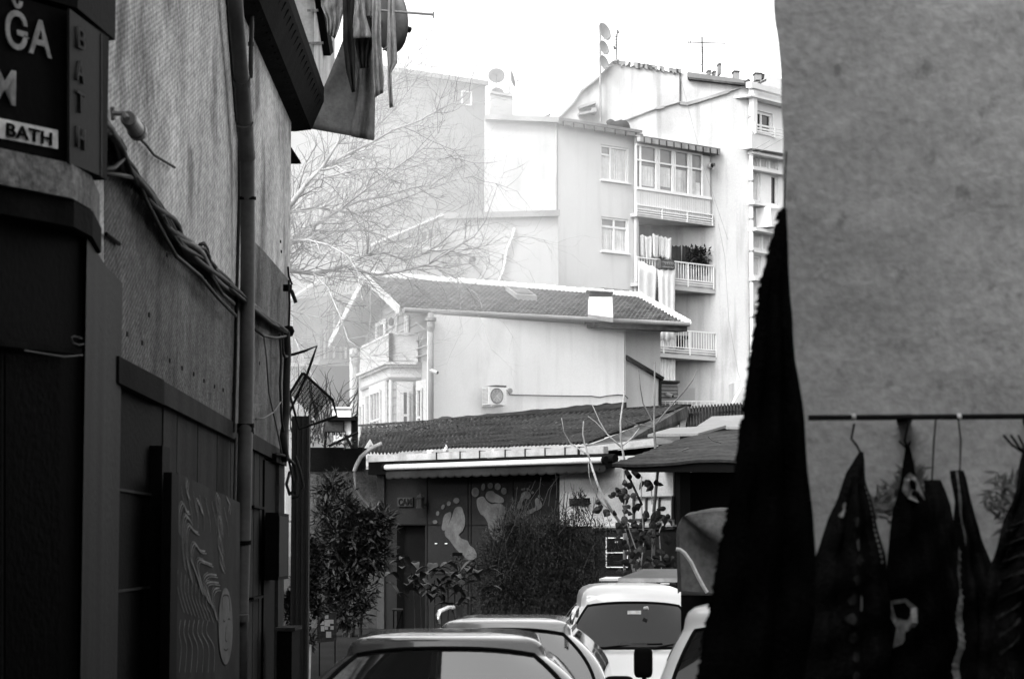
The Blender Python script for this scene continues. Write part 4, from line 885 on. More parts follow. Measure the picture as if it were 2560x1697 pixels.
for a, b, w_ in (((1699, 258), (1718, 260), .14), ((1718, 260), (1760, 248), .14), ((1760, 248), (1822, 229), .13), ((1822, 229), (1868, 214), .03), ((1550, 306), (1640, 271), .05), ((1640, 271), (1660, 268), .12), ((1660, 267), (1699, 256), .03)):
    MB().bar(GP_.hit(*a, .05), GP_.hit(*b, .05), w_, .12, GP_.n).build('old_roof_line', 'coping', t)
for a, b, c_, e_ in (((1447, 271), (1488, 257), .12, .5), ((1446, 287), (1490, 279), .1, .5)):
    MB().bar(GP_.hit(*a, .3), GP_.hit(*b, .3), c_, e_, GP_.n).build('wall_shelf', 'coping', t)
MB().slab(GP_, [(1478, 270), (1491, 269), (1491, 283), (1478, 283)], .5, .4).build('wall_box', 'coping', t)
poly_body('roof_block', 'white_render', t, Plane((gp.x, gp.y + 6), 84), [(1880, 205), (1910, 188), (1922, 186), (1960, 200), (1960, 240), (1880, 240)], 3)
MB().slab(GP_, [(1884, 212), (1916, 197), (1916, 202), (1884, 217)], -2, .2).build('roof_edge', 'coping_dark', t)
# right hand facade
gc = GP_.hit(1874, 1300); RF = Plane((gc.x, gc.y), 40)
mb = MB(); hs = [(1886, 1932, 274, 330), (1880, 1900, 388, 418), (1903, 1922, 392, 420), (1926, 1946, 394, 424), (1880, 1902, 424, 502), (1928, 1946, 436, 512), (1880, 1906, 580, 622), (1908, 1930, 584, 626), (1880, 1904, 636, 690), (1880, 1904, 762, 786)]
def rf_y(y, x): return y
fq = facade(mb, RF, 1874, 2010, 214, 250, 1350, 1350, hs, .25); mb.build('front_wall', 'white_paint', t)
body([(RF.w(0.3, 0, -.4).x, RF.w(.3, 0, -.4).y), (RF.w(16, 0, -.4).x, RF.w(16, 0, -.4).y), (RF.w(16, 0, -9).x, RF.w(16, 0, -9).y), (RF.w(4, 0, -9).x, RF.w(4, 0, -9).y)], 0, 21).build('core', 'white_render', t)
for i, q in enumerate(fq):
    window(q, RF.n, t, (.45,) if i == 0 else (), (), .1 if i else .12, .12, 'glass_dark' if i in (0, 5) else 'glass_win', curtain=None if i in (0, 5) else [(.05, .95, .05, .95)], sill=i in (0, 4, 5, 8))
def rbar(a, b, w_, th_, off, name, mat='white_paint'): MB().bar(RF.hit(*a, off), RF.hit(*b, off), w_, th_, RF.n).build(name, mat, t)
rbar((1872, 212), (1990, 244), .25, .3, .35, 'gutter'); rbar((1884, 226), (1884, 330), .3, .2, .3, 'pier')
MB().slab(RF, [(1876, 236), (1990, 262), (1990, 268), (1876, 240)], .5, .9).build('loggia_lintel', 'white_paint', t)
for o in (0, 8, 15): rbar((1886, 311 + o), (1990, 331 + o*1.05), .07, .06, .7, 'balcony_rail')
for x in (1888, 1936, 1985): rbar((x, 308 + (x-1886)*.2), (x, 334 + (x-1886)*.2), .1, .08, .7, 'balcony_post')
MB().slab(RF, [(1878, 334), (1990, 356), (1990, 388), (1878, 370)], .6, .6).build('parapet', 'white_paint', t)
rbar((1876, 382), (1990, 404), .1, .3, .25, 'ledge'); rbar((1878, 420), (1990, 440), .14, .2, .2, 'ledge'); rbar((1876, 507), (1990, 528), .14, .4, .3, 'ledge')
MB().slab(RF, [(1880, 512), (1925, 520), (1925, 572), (1880, 566)], .02, .05).build('parapet_panel', 'soffit', t)
MB().slab(RF, [(1926, 516), (1962, 522), (1950, 570), (1928, 566)], .8, .8).build('parapet', 'white_paint', t)
rbar((1880, 573), (1990, 592), .14, .4, .3, 'ledge'); rbar((1880, 627), (1990, 644), .1, .2, .2, 'ledge'); rbar((1880, 697), (1990, 712), .14, .3, .3, 'ledge')
MB().tube([RF.hit(1877, 216, .2), RF.hit(1879, 700, .2), RF.hit(1881, 1200, .2)], .09, 10).build('downpipe', 'white_paint', t, smooth=True)
for y in (290, 370, 450, 545, 625, 700, 790, 880): MB().tube([RF.hit(1877 + (y-216)*.004, y, .2), RF.hit(1877 + (y-216)*.004, y + 5, .2)], .12, 10).build('pipe_clip', 'coping', t)
MB().slab(GP_, [(1836, 956), (1890, 935), (1890, 1010), (1836, 1010)], 1.2, 1.2).build('porch', 'annex_render', t)
MB().tube([GP_.hit(1832, 1008, 1.5), GP_.hit(1858, 962, 1.5)], .06, 8).build('prop', 'white_paint', t)
MB().slab(RF, [(1926, 520), (1960, 520), (1960, 522), (1926, 522)], .9, .05).build('tarp_edge', 'white_paint', t)
# aerials
t = thing('dish_mast', 'slim mast with three stacked dishes at the shoulder of the tall gable', 'antenna mast', GP_.hit(1501, 300, .3))
MB().tube([GP_.hit(1501, 305, .3), GP_.hit(1500, 62, .3)], .05, 8).build('pole', 'coping', t)
for (x, y, r_) in ((1508, 81, .42), (1507, 121, .34), (1507, 158, .34)):
    c = GP_.hit(x, y, .5); a = R(128); d_ = V((math.sin(a)*.95, math.cos(a)*.95, .25))
    MB().lathe(c, d_, [(r_*q, .25*r_*q*q) for q in (0, .3, .6, .85, 1)] + [(r_*q, .25*r_*q*q - .02) for q in (1, .6, 0)], 24).build('dish', 'coping', t, smooth=True)
    e_ = c + V((r_*1.6, 0, -.05)); MB().tube([c - V((0, 0, r_*.8)), e_], .018, 5).build('arm', 'coping', t); MB().tube([e_, e_ + V((-.05, 0, .14))], .05, 8).build('receiver', 'coping_dark', t)
t = thing('aerial_pole', 'short bare aerial pole on the peak of the tall gable', 'aerial', GP_.hit(1540, 152, -.5))
MB().tube([GP_.hit(1540, 155, -.5), GP_.hit(1543, 77, -.5)], .035, 6).build('pole', 'coping_dark', t)
for k in range(4): MB().bar(GP_.hit(1538, 92 + k*7, -.5), GP_.hit(1543, 92 + k*7, -.5), .05, .1, GP_.n).build('element', 'coping_dark', t)
t = thing('tv_aerial', 'thin television aerial with a long crossbar on the tall roof', 'aerial', GP_.hit(1756, 182, -1))
MB().tube([GP_.hit(1756, 182, -1), GP_.hit(1755, 92, -1)], .04, 6).build('pole', 'coping_dark', t); MB().tube([GP_.hit(1720, 106, -1), GP_.hit(1814, 109, -1)], .025, 6).build('crossbar', 'coping_dark', t)
for k in range(9): MB().bar(GP_.hit(1757, 120 + k*5, -1), GP_.hit(1760, 120 + k*5, -1), .03, .03, GP_.n).build('element', 'coping_dark', t)
for x in (1722, 1726): MB().bar(GP_.hit(x, 102, -1), GP_.hit(x, 111, -1), .03, .03, GP_.n).build('element', 'coping_dark', t)
MB().tube([GP_.hit(1738, 176, -1), GP_.hit(1755, 160, -1)], .02, 5).build('stay', 'coping', t)
for i, (x0_, x1_, y0_, y1_, m_) in enumerate(((1836, 1849, 176, 198, 'coping'), (1889, 1904, 181, 200, 'coping'), (1906, 1911, 184, 196, 'coping_dark'), (1798, 1803, 157, 186, 'skylight'), (1771, 1778, 174, 186, 'skylight'), (1785, 1790, 176, 188, 'skylight'))):
    t = thing('chimney_pot', ['boxy grey chimney near the right end of the tall roof', 'wide grey chimney above the bright right facade', 'small dark chimney pot beside the wide grey chimney', 'thin tall pale flue on the tall roof', 'rounded pale vent left on the tall roof', 'small rounded pale vent beside the pale flue'][i], 'chimney', GP_.hit((x0_ + x1_)/2, y1_, -2), 'chimneys along the tall roof')
    MB().slab(GP_, [(x0_, y0_ + 3), (x1_, y0_ + 4), (x1_, y1_), (x0_, y1_)], -2, .5).build('stack', m_, t); MB().slab(GP_, [(x0_ - 1, y0_), (x1_ + 1, y0_ + 1), (x1_ + 1, y0_ + 4), (x0_ - 1, y0_ + 3)], -1.95, .6).build('cap', 'coping_dark' if m_ != 'skylight' else m_, t)
t = thing('overhead_wire', 'thin wires strung across the tall gable down to the right', 'wire', GP_.hit(1820, 700, 1)); 
for pl in ([(1796, 560), (1812, 640), (1822, 800), (1845, 930), (1862, 985)], [(1700, 190), (1760, 420), (1820, 600)], [(1878, 378), (1925, 352)], [(1880, 390), (1970, 340)]): MB().tube([GP_.hit(x, y, 1) for x, y in pl], .008, 4).build('wire', 'coping', t)
# ================================================================ gabled house with the bay
ZE = 2.2 + 590/F*72
A_ = at(1083, 1300, 72); A_ = V((A_.x, A_.y, 0))
def flat(p): return V((p.x, p.y, 0))
Rt = atz(1005, 775, ZE); Lt = atz(828, 860, ZE); mid = (Rt + Lt)/2
r0 = ray(918, 692); RLp = CAM + r0*(mid.y/r0.y); ZR = RLp.z
RRp = atz(1600, 745, ZR); ERp = atz(1718, 811, ZE)
u_ = flat(RRp - RLp).normalized()
C_ = flat(Lt) + u_*1.15
B_ = at(1560, 808, 1); B_ = flat(atz(1560, 808, ZE))
hs_ = thing('gabled_house', 'white clapboard house with blank side wall, tiled roof and corner bay', 'house', (A_.x, A_.y, 0))
HP = Plane((A_.x, A_.y), math.degrees(math.atan2(B_.x - A_.x, B_.y - A_.y)))
GW = Plane((A_.x, A_.y), math.degrees(math.atan2(C_.x - A_.x, C_.y - A_.y)))
up = lambda p, z: V((p.x, p.y, z))
MB().prism([up(A_, 0), up(B_, 0), up(B_, ZE - .12), up(A_, ZE - .12)], -HP.n*.35).build('side_wall', 'house_render', hs_)
# gable wall
gm = (A_ + C_)/2
MB().prism([up(A_, 0), up(C_, 0), up(C_, ZE - .2), up(gm, ZR - .35), up(A_ + (gm - A_)*.05, ZE)], -GW.n*.3).build('gable_wall', 'clap', hs_)
body([(p.x, p.y) for p in (A_ + u_*.6 + V((.0, .8, 0)), B_ + V((0, 1, 0)), B_ + V((-2, 9, 0)), C_ + u_*.8 + V((0, -.4, 0)))], 0, ZE - .3).build('core', 'house_render', hs_)
B2 = B_ - HP.n*.55; H2 = Plane((B2.x, B2.y), 62)
MB().slab(H2, [(1558, 812), (1651, 812), (1651, 1300), (1558, 1300)], 0, .4).build('set_back_wall', 'annex_render', hs_)
MB().bar(H2.hit(1562, 891, .1), H2.hit(1656, 947, .1), .1, .2, H2.n).build('flashing', 'gutter_dark', hs_)
MB().slab(H2, [(1650, 946), (1654, 948), (1654, 1300), (1650, 1300)], .1, .2).build('edge_strip', 'gutter_dark', hs_)
MB().tube([H2.hit(1562, 812, .15), H2.hit(1562, 1300, .15)], .03, 6).build('pipe_and_shade_line', 'house_render', hs_)
# lap boards on the gable wall
mb = MB(); zz = 8.0
while zz < ZR - .5:
    t_ = max(0.02, (zz - ZE + .3)/(ZR - ZE)*.5)
    a = A_.lerp(C_, max(.02, t_)); b = A_.lerp(C_, min(.98, 1 - t_)); mb.bar(up(a, zz) + GW.n*.02, up(b, zz) + GW.n*.02, .03, .05, GW.n); zz += .26
mb.build('lap_boards', 'clap', hs_)
# roof slopes (real barrel rows)
def roof(mb, E0, E1, R0, R1, rows, cols_, amp=.018, lap=.085):
    E0, E1, R0, R1 = map(V, (E0, E1, R0, R1)); nn = (E1 - E0).cross(R0 - E0).normalized()
    if nn.z < 0: nn = -nn
    nv = rows*3
    def fn(u, v):
        r_ = v*rows; fr_ = r_ - math.floor(r_ + 1e-6); fr_ = max(0, fr_)
        p = E0.lerp(E1, u).lerp(R0.lerp(R1, u), v)
        return p + nn*(lap*(1 - fr_) + amp*math.cos(u*cols_*6.283))
    us = cols_*6; n0 = len(mb.v)
    vs = []
    for r_ in range(rows): vs += [(r_ + .001)/rows, (r_ + .999)/rows]
    for i in range(us + 1):
        for v in vs: mb.v.append(fn(i/us, v))
    m = len(vs)
    for i in range(us):
        for j in range(m - 1):
            a = n0 + i*m + j; mb.f.append((a, a+1, a+m+1, a+m))
    return mb
E0 = up(Rt, ZE); E1 = up(ERp, ZE); R0 = up(RLp, ZR); R1 = up(RRp, ZR)
roof(MB(), E0, E1, R0, R1, 15, 62).build('roof', 'tile', hs_, smooth=False)
BL = up(Lt, ZE); BR = BL + (R1 - R0)
roof(MB(), BL, BR, R0, R1, 14, 50).build('back_roof', 'tile', hs_)
roof(MB(), E1, BR, R1, R1 + V((.01, .01, 0)), 14, 30).build('hip_roof', 'tile', hs_)
# underside boarding
MB().prism([E0, R0, R1, E1], (0, 0, -.08)).build('soffit', 'soffit', hs_)
MB().prism([BL, R0, R1, BR], (0, 0, -.08)).build('soffit', 'soffit', hs_)
# ridge tiles
L = (R1 - R0).length; k = int(L/.42)
for i in range(k):
    a = R0.lerp(R1, i/k) + V((0, 0, .03)); b = R0.lerp(R1, (i + 1.06)/k) + V((0, 0, .05)); MB().tube([a, b], [.15, .17], 10).build('ridge_tile', 'tile_pale', hs_)
L = (E1 - R1).length; k = 12
for i in range(k):
    a = R1.lerp(E1, i/k) + V((0, 0, .05)); b = R1.lerp(E1, (i + 1.06)/k) + V((0, 0, .07)); MB().tube([a, b], [.11, .13], 8).build('ridge_tile', 'tile_pale', hs_)
# barge boards
for P_, Q_ in ((R0, E0), (R0, BL)):
    o = -u_*.06
    MB().prism([P_ + o + V((0, 0, .12)), Q_ + o + V((0, 0, .12)), Q_ + o - V((0, 0, .16)), P_ + o - V((0, 0, .16))], -u_*.05).build('barge_board', 'house_trim', hs_)
# gutter on the eave and dark fascia
ga = E0 + HP.n*.1; gb_ = E1 + HP.n*.1
MB().tube([ga + u_*.0, gb_], .075, 10).build('gutter', 'coping', hs_)
MB().prism([E1 - (E1 - E0)*.34 + V((0, 0, -.02)), E1 + V((0, 0, -.02)), E1 - V((0, 0, .22)), E1 - (E1 - E0)*.34 - V((0, 0, .22))], -HP.n*.5).build('fascia', 'coping_dark', hs_)
# corner pipes with hoppers
def hopperpipe(P_, ytop, ybot, r_, name='downpipe'):
    x = P_
    MB().tube([at(x[0], ytop, x[1]), at(x[0], ybot, x[1])], r_, 12).build(name, 'coping', hs_, smooth=True)
    c = at(x[0], ytop + 22, x[1]); MB().lathe(c, (0, 0, 1), [(r_, -.32), (r_*1.5, -.15), (r_*1.5, 0), (r_*2, .03), (r_*2, .12), (r_, .14)], 14).build('hopper', 'coping', hs_)
hopperpipe((1077, 71.8), 782, 1100, .085); hopperpipe((889, 82), 872, 1180, .1)
MB().tube([at(879, 872, 82.2), at(880, 1180, 82.2)], .07, 8).build('downpipe', 'house_trim', hs_, smooth=True)
# bay
ZC = 2.2 + 467/F*72
K2 = flat(atz(1040, 912, ZC)); K1 = flat(atz(977, 908, ZC)); K2 = flat(at(1040, 912, K1.y + .15)); Lb = flat(atz(905, 938, ZC)); Lb2 = Lb + GW.n*-1.0
def ring(pts, z0, z1, grow=0): 
    return pts
fpb = [K2, K1, Lb, Lb2, K2 - GW.n*.3]
MB().prism([up(p, 0) for p in fpb], (0, 0, ZC - .5)).build('bay', 'clap', hs_)
ctr = sum(fpb, V((0, 0, 0)))/5
for z0, z1, g_ in ((ZC - .5, ZC - .42, .05), (ZC - .42, ZC - .12, .02), (ZC - .12, ZC - .04, .12), (ZC - .04, ZC + .04, .2)):
    q = [up(K2 + V((.1, -.0, 0))*g_ + V((0, -g_, 0)), z0), up(K1 + V((-g_, -g_, 0)), z0), up(Lb + V((-g_, 0, 0)), z0), up(Lb2, z0), up(K2 - GW.n*.3, z0)]
    MB().prism(q, (0, 0, z1 - z0)).build('cornice', 'house_trim' if z0 > ZC - .45 else 'coping', hs_)
PL = Plane((K1.x, K1.y), math.degrees(math.atan2(Lb.x - K1.x, Lb.y - K1.y))); PL.n = PL.n if PL.n.x < 0 else -PL.n
PF = Plane((K1.x, K1.y), math.degrees(math.atan2(K2.x - K1.x, K2.y - K1.y)))
PR = Plane((A_.x, A_.y), math.degrees(math.atan2(K2.x - A_.x, K2.y - A_.y)))
mb = MB(); zz = 3.0
while zz < ZC - .55:
    for a, b, P_ in ((K1, Lb, PL), (K1, K2, PF), (K2, A_, PR)): mb.bar(up(a, zz) + P_.n*.015, up(b, zz) + P_.n*.015, .03, .05, P_.n)
    zz += .25
zz = ZC + .2
while zz < ZE: mb.bar(up(K2, zz) + PR.n*.015, up(A_, zz) + PR.n*.015, .03, .05, PR.n); zz += .25
mb.build('lap_boards', 'clap', hs_)
for p in (K1, Lb): MB().tube([up(p, 3), up(p, ZC - .5)], .06, 6).build('corner_trim', 'house_trim', hs_)
def baywin(P_, x0, x1, y0, y1, mull, pane_in, rails=(.62,)):
    q = [P_.hit(x, y, .06) for x, y in ((x0, y0), (x1, y0), (x1, y1), (x0, y1))]
    za = max(q[0].z, q[1].z); q[0].z = q[1].z = za; zb = q[2].z; q[3].z = zb
    MB().prism([p + P_.n*.04 for p in q], -P_.n*.08).build('window_surround', 'house_trim', hs_)
    qi = [q[0].lerp(q[1], pane_in) + V((0, 0, -.25)), q[0].lerp(q[1], 1 - pane_in) + V((0, 0, -.25)), q[3].lerp(q[2], 1 - pane_in), q[3].lerp(q[2], pane_in)]
    window([p + P_.n*.12 for p in qi], P_.n, hs_, mull, rails, .07, .03, 'glass_dark', frame='house_trim', sill=False)
baywin(PL, 925, 965, 966, 1090, (.36, .68), .2); baywin(PF, 992, 1032, 955, 1090, (), .25, (.55,)); baywin(PR, 1043, 1069, 953, 1090, (), .3, (.6,)); baywin(PL, 901, 916, 995, 1090, (), .25, ())
# balcony on the bay
mb = MB(); zt = ZC + .92
for a, b in ((K1, Lb), (K1, K2)):
    Ls = (b - a).length; k = max(3, int(Ls/.2)); mb.bar(up(a, zt), up(b, zt), .07, .07, V((0, -1, 0))); mb.bar(up(a, ZC + .12), up(b, ZC + .12), .05, .05, V((0, -1, 0)))
    if b is K2: k = 1
    for i in range(k + 1): p = a.lerp(b, i/k); mb.bar(up(p, ZC + .04), up(p, zt), .05 if i % k else .12, None, V((0, -1, 0)))
mb.build('balcony_railing', 'house_trim', hs_)
MB().prism([up(K1 + V((.05, .02, 0)), ZC + .04), up(K2, ZC + .04), up(K2, zt - .05), up(K1 + V((.05, .02, 0)), zt - .05)], (0, .03, 0)).build('balcony_panel', 'house_trim', hs_)
def gwin(x0, x1, y0, y1, glassm='glass_win', mull=()):
    q = [GW.hit(x, y, .1) for x, y in ((x0, y0), (x1, y0), (x1, y1), (x0, y1))]; q[0].z = q[1].z; q[3].z = q[2].z
    window(q, GW.n, hs_, mull, (), .14, .0, glassm, sill=False)
gwin(940, 962, 797, 905); gwin(1012, 1019, 788, 900, 'glass_dark'); gwin(1024, 1040, 842, 905)
MB().tube([GW.hit(992, 735, .05), GW.hit(992, 905, .05)], .05, 6).build('corner_trim', 'house_trim', hs_)
t = thing('porch_lantern', 'tiny lantern hanging on the gable above the balcony', 'lantern', GW.hit(978, 812, .3)); MB().lathe(GW.hit(978, 815, .3), (0, 0, 1), [(0, 0), (.07, .02), (.09, .16), (.04, .26), (0, .28)], 8).build('lamp', 'coping_dark', t); MB().tube([GW.hit(978, 806, .3), GW.hit(978, 793, .3)], .012, 4).build('chain', 'coping_dark', t)
# chimney on the roof
t = thing('roof_chimney', 'squat white chimney with a dark open top on the tiled roof', 'chimney', at(1500, 780, 76))
p, ex = tap(1473, 1531, 742, 1472, 1533, 796, 75, 1.1); MB().prism(p, ex).build('stack', 'house_render', t)
MB().prism([at(1476, 726, 75.1), at(1527, 728, 75.1), at(1527, 742, 75.1), at(1476, 741, 75.1)], (0, .9, 0)).build('flue_opening', 'coping_dark', t)
MB().prism([at(1466, 722, 74.9), at(1534, 726, 74.9), at(1534, 730, 74.9), at(1466, 725.5, 74.9)], (0, 1.3, 0)).build('cap', 'house_trim', t)
MB().prism([at(1472, 786, 74.9), at(1533, 794, 74.9), at(1533, 806, 74.9), at(1472, 797, 74.9)], (0, .1, 0)).build('flashing', 'coping', t)
t = thing('roof_hatch', 'low roof light set among the tiles halfway along the roof', 'roof light', at(1330, 748, 75))
mb = MB(); a0 = E0.lerp(E1, .46).lerp(R0.lerp(R1, .46), .52); a1 = E0.lerp(E1, .535).lerp(R0.lerp(R1, .535), .52); b1 = E0.lerp(E1, .535).lerp(R0.lerp(R1, .535), .8); b0 = E0.lerp(E1, .46).lerp(R0.lerp(R1, .46), .8)
mb.prism([a0, a1, b1, b0], (0, 0, .2)).build('frame', 'coping', t); MB().prism([a0.lerp(b1, .12) + V((0, 0, .21)), a1.lerp(b0, .12) + V((0, 0, .21)), b1.lerp(a0, .12) + V((0, 0, .21)), b0.lerp(a1, .12) + V((0, 0, .21))], (0, 0, .02)).build('pane', 'tile', t)
# air conditioner
t = thing('air_conditioner', 'white air conditioner unit on brackets on the blank house wall', 'air conditioner', HP.hit(1239, 1012, .2))
acz0, acz1 = HP.hit(1213, 1010, .5).z, HP.hit(1213, 966, .5).z; a = flat(HP.hit(1222, 990, .5)); b = flat(HP.hit(1266, 990, .5))
MB().prism([up(a, acz0), up(b, acz0), up(b, acz1), up(a, acz1)], -HP.n*.36).build('case', 'ac', t)
c = (up(a, (acz0 + acz1)/2)*.56 + up(b, (acz0 + acz1)/2)*.44) + HP.n*.004
MB().lathe(c, HP.n, [(0, .012), (.2, .012), (.215, 0), (.22, .02), (.235, .02), (.235, 0)], 28).build('fan_grille', 'ac_dark', t)
g = MB()
for k in range(9): r_ = .03 + k*.021; g.tube([c + HP.n*.02 + HP.d*r_*math.cos(q_*.52) + V((0, 0, r_*math.sin(q_*.52))) for q_ in range(13)], .003, 3, False)
for k in range(8): g.bar(c + HP.n*.022, c + HP.n*.022 + HP.d*.21*math.cos(k*.785) + V((0, 0, .21*math.sin(k*.785))), .004, .004, HP.n)
g.build('grille_wire', 'ac', t)
e1 = a - HP.n*.36; mb = MB()
for k in range(12): z = acz0 + .05 + k*(acz1 - acz0 - .1)/11; mb.bar(up(a, z) - HP.d*.006 - HP.n*.03, up(e1, z) - HP.d*.006 + HP.n*.03, .012, .012, V((-1, 0, 0)))
mb.build('side_fins', 'ac_dark', t)
for w_ in (.15, .85): p = a.lerp(b, w_); MB().bar(up(p, acz0 - .03) + HP.n*.05, up(p, acz0 - .03) - HP.n*.5, .04, .04, V((0, 0, 1))).build('bracket', 'house_trim', t)
MB().prism([up(a, acz1 + .005), up(b, acz1 + .005), up(b, acz1 + .06), up(a.lerp(b, .4), acz1 + .06)], -HP.n*.3).build('top_cover', 'cloth_dark', t)
t = thing('wall_cable', 'dark cable running right from the air conditioner along the blank wall', 'cable', HP.hit(1400, 988, .05))
MB().tube([HP.hit(x, y, .05) for x, y in ((1266, 975), (1272, 980), (1274, 986), (1290, 987), (1330, 988), (1380, 989), (1440, 990), (1478, 990), (1500, 993), (1520, 989), (1545, 987), (1562, 988), (1570, 996))], .018, 5).build('cable', 'coping_dark', t)
MB().lathe(HP.hit(1274, 977, .1), HP.n, [(0, .05), (.08, .05), (.09, 0)], 12).build('coil', 'coping', t)
def cctv(label, p, d_, grp=None, s_=1.0):
    t = thing('security_camera', label, 'security camera', p, grp); d_ = V(d_).normalized()
    MB().tube([p, p + d_*.22*s_], .06*s_, 10).build('housing', 'house_trim', t); MB().tube([p + d_*.221*s_, p + d_*.24*s_], .045*s_, 10).build('lens', 'black', t); MB().tube([p, p - d_*.05 + V((0, .15, .0))], .03, 6).build('mount', 'house_trim', t)
cctv('small white camera on the corner downpipe of the clapboard house', at(1078, 926, 71.6), (.8, -.4, -.3)); cctv('small white camera on the far downpipe of the clapboard house', at(892, 994, 81.6), (-.3, -.8, -.1)); cctv('second white camera by the clapboard bay corner', at(908, 996, 78.5), (.8, -.4, -.1))
# lean-to right of the house
t = thing('clapboard_shed', 'small clapboard lean-to with a camera right of the house', 'shed', at(1675, 1010, 80))
SHP = Plane((at(1655, 1300, 80).x, 80), 80)
MB().slab(SHP, [(1654, 955), (1694, 957), (1694, 1300), (1654, 1300)], 0, 1.5).build('wall', 'old_house', t)
mb = MB()
for k in range(9): mb.bar(SHP.hit(1654, 962 + k*9, .02), SHP.hit(1694, 963 + k*9, .02), .03, .04, SHP.n)
mb.build('lap_boards', 'annex_render', t); MB().slab(SHP, [(1650, 950), (1700, 952), (1700, 957), (1650, 955)], .2, 1.9).build('roof_edge', 'coping_dark', t)
MB().slab(SHP, [(1695, 968), (1738, 970), (1738, 1010), (1695, 1010)], -.1, .6).build('low_wall', 'white_render', t)
cctv('white camera on the clapboard lean-to', SHP.hit(1668, 985, .15), (.7, -.5, -.3))
t = thing('roof_railing', 'low white railing along the far edge of the corrugated roof', 'railing', at(1650, 1012, 78)); mb = MB()
mb.bar(at(1560, 1002, 78), at(1790, 1003, 78), .04, .04)
for k in range(20): mb.bar(at(1565 + k*11, 1002, 78), at(1565 + k*11, 1014, 78), .025, .025)
mb.build('bars', 'house_trim', t)

# ================================================================ old timber house at the left
OH = plane2(715, 88, 895, 92)
t = thing('old_timber_house', 'weathered timber house with an oriel and shuttered windows behind the branches', 'house', at(800, 1300, 90))
mb = MB(); q = facade(mb, OH, 715, 895, 752, 640, 1300, 1300, [(735, 752, 850, 960), (868, 890, 962, 1016), (868, 888, 700, 740), (760, 774, 780, 850)], .25); mb.build('wall', 'tex_pale', t)
for i, qq in enumerate(q): window(qq, OH.n, t, (.5,), (.5,), .08, .1, 'glass_dark')
poly_body('core', 'old_house', t, OH, [(720, 770), (890, 660), (890, 1300), (720, 1300)], 7, -.3)
MB().prism([OH.hit(700, 775, 1), OH.hit(905, 640, 1), OH.hit(905, 632, 1), OH.hit(700, 765, 1)], -OH.n*9).build('roof', 'tile', t)
MB().slab(OH, [(700, 764), (905, 630), (905, 638), (700, 773)], 1.1, .1).build('verge', 'house_trim', t)
MB().slab(OH, [(800, 745), (880, 735), (880, 905), (800, 905)], 1.2, 1.4).build('oriel', 'old_house', t)
MB().slab(OH, [(796, 903), (884, 903), (884, 913), (796, 913)], 1.35, 1.5).build('oriel_sill', 'coping', t)
MB().slab(OH, [(806, 914), (880, 914), (872, 1100), (812, 1100)], .6, .9).build('oriel_base', 'wood_dark', t)
OHo = OH
for x0_, x1_, y0_, y1_ in ((824, 848, 775, 898), (806, 818, 820, 898), (856, 874, 765, 898)):
    w_ = MB().slab(OH, [(x0_, y0_), (x1_, y0_), (x1_, y1_), (x0_, y1_)], 1.23, .06).build('window', 'coping_dark', t)
    MB().slab(OH, [((x0_ + x1_)/2 - 2, y0_ + 2), ((x0_ + x1_)/2 + 2, y0_ + 2), ((x0_ + x1_)/2 + 2, y1_ - 2), ((x0_ + x1_)/2 - 2, y1_ - 2)], 1.26, .04).build('glazing_bar', 'annex_render', w_)
MB().slab(OH, [(774, 760), (790, 750), (790, 1100), (774, 1100)], .3, .4).build('timber_pilaster', 'old_house', t)
mb = MB(); mb.bar(OH.hit(745, 862, .9), OH.hit(798, 856, .9), .06, .06, OH.n); mb.bar(OH.hit(745, 905, .9), OH.hit(798, 903, .9), .06, .06, OH.n)
for k in range(9): mb.bar(OH.hit(746 + k*6.4, 862, .9), OH.hit(746 + k*6.4, 905, .9), .035, .035, OH.n)
mb.build('balcony_railing', 'old_house', t)
# ================================================================ yard: shop with awning and roofs
SH = plane2(920, 52.5, 1510, 47.6); SH.n = SH.n if SH.n.y < 0 else -SH.n
t = shp = thing('shop', 'low dark shop with painted footprints under a corrugated roof', 'shop', flat(SH.hit(1180, 1578)))
for q_ in ([(948, 1168), (992, 1166), (992, 1900), (948, 1900)], [(992, 1166), (1063, 1163), (1063, 1313), (992, 1313)], [(1063, 1163), (1399, 1150), (1399, 1900), (1063, 1900)]): MB().slab(SH, q_, 0, .25).build('dark_front', 'shop_dark', t)
MB().slab(SH, [(942, 1172), (960, 1172), (960, 1900), (942, 1900)], .06, .3).build('pilaster', 'board', t)
MB().slab(SH, [(1399, 1145), (1683, 1135), (1683, 1313), (1399, 1315)], .04, .3).build('white_wall', 'shop_white', t)
MB().slab(SH, [(1399, 1316), (1683, 1314), (1683, 1900), (1399, 1900)], .0, .25).build('lower_wall', 'shop_dark', t)
MB().slab(SH, [(1480, 1315), (1683, 1311), (1683, 1316), (1480, 1320)], .1, .1).build('shelf_trim', 'gutter', t)
MB().slab(SH, [(1480, 1322), (1683, 1319), (1683, 1322), (1480, 1325)], .06, .06).build('shelf_trim', 'pvc', t)
MB().slab(SH, [(1477, 1318), (1487, 1318), (1487, 1900), (1477, 1900)], .05, .1).build('door_jamb', 'board', t)
for x in (1066, 1168, 1176, 1281): MB().slab(SH, [(x, 1180), (x + 2.2, 1180), (x + 2.2, 1900), (x, 1900)], .012, .02).build('panel_joint', 'rubber', t)
for y in (1309, 1432): MB().slab(SH, [(962, y), (1399, y + 3), (1399, y + 5), (962, y + 2)], .016, .02).build('panel_joint', 'rubber', t)
for x in (1087, 1112): MB().slab(SH, [(x, 1357), (x + 5, 1357), (x + 5, 1359), (x, 1359)], .02, .02).build('hinge', 'letter_white', t)
MB().slab(SH, [(990, 1311), (1066, 1312), (1066, 1900), (990, 1900)], -.22, .02).build('door', 'black', t)
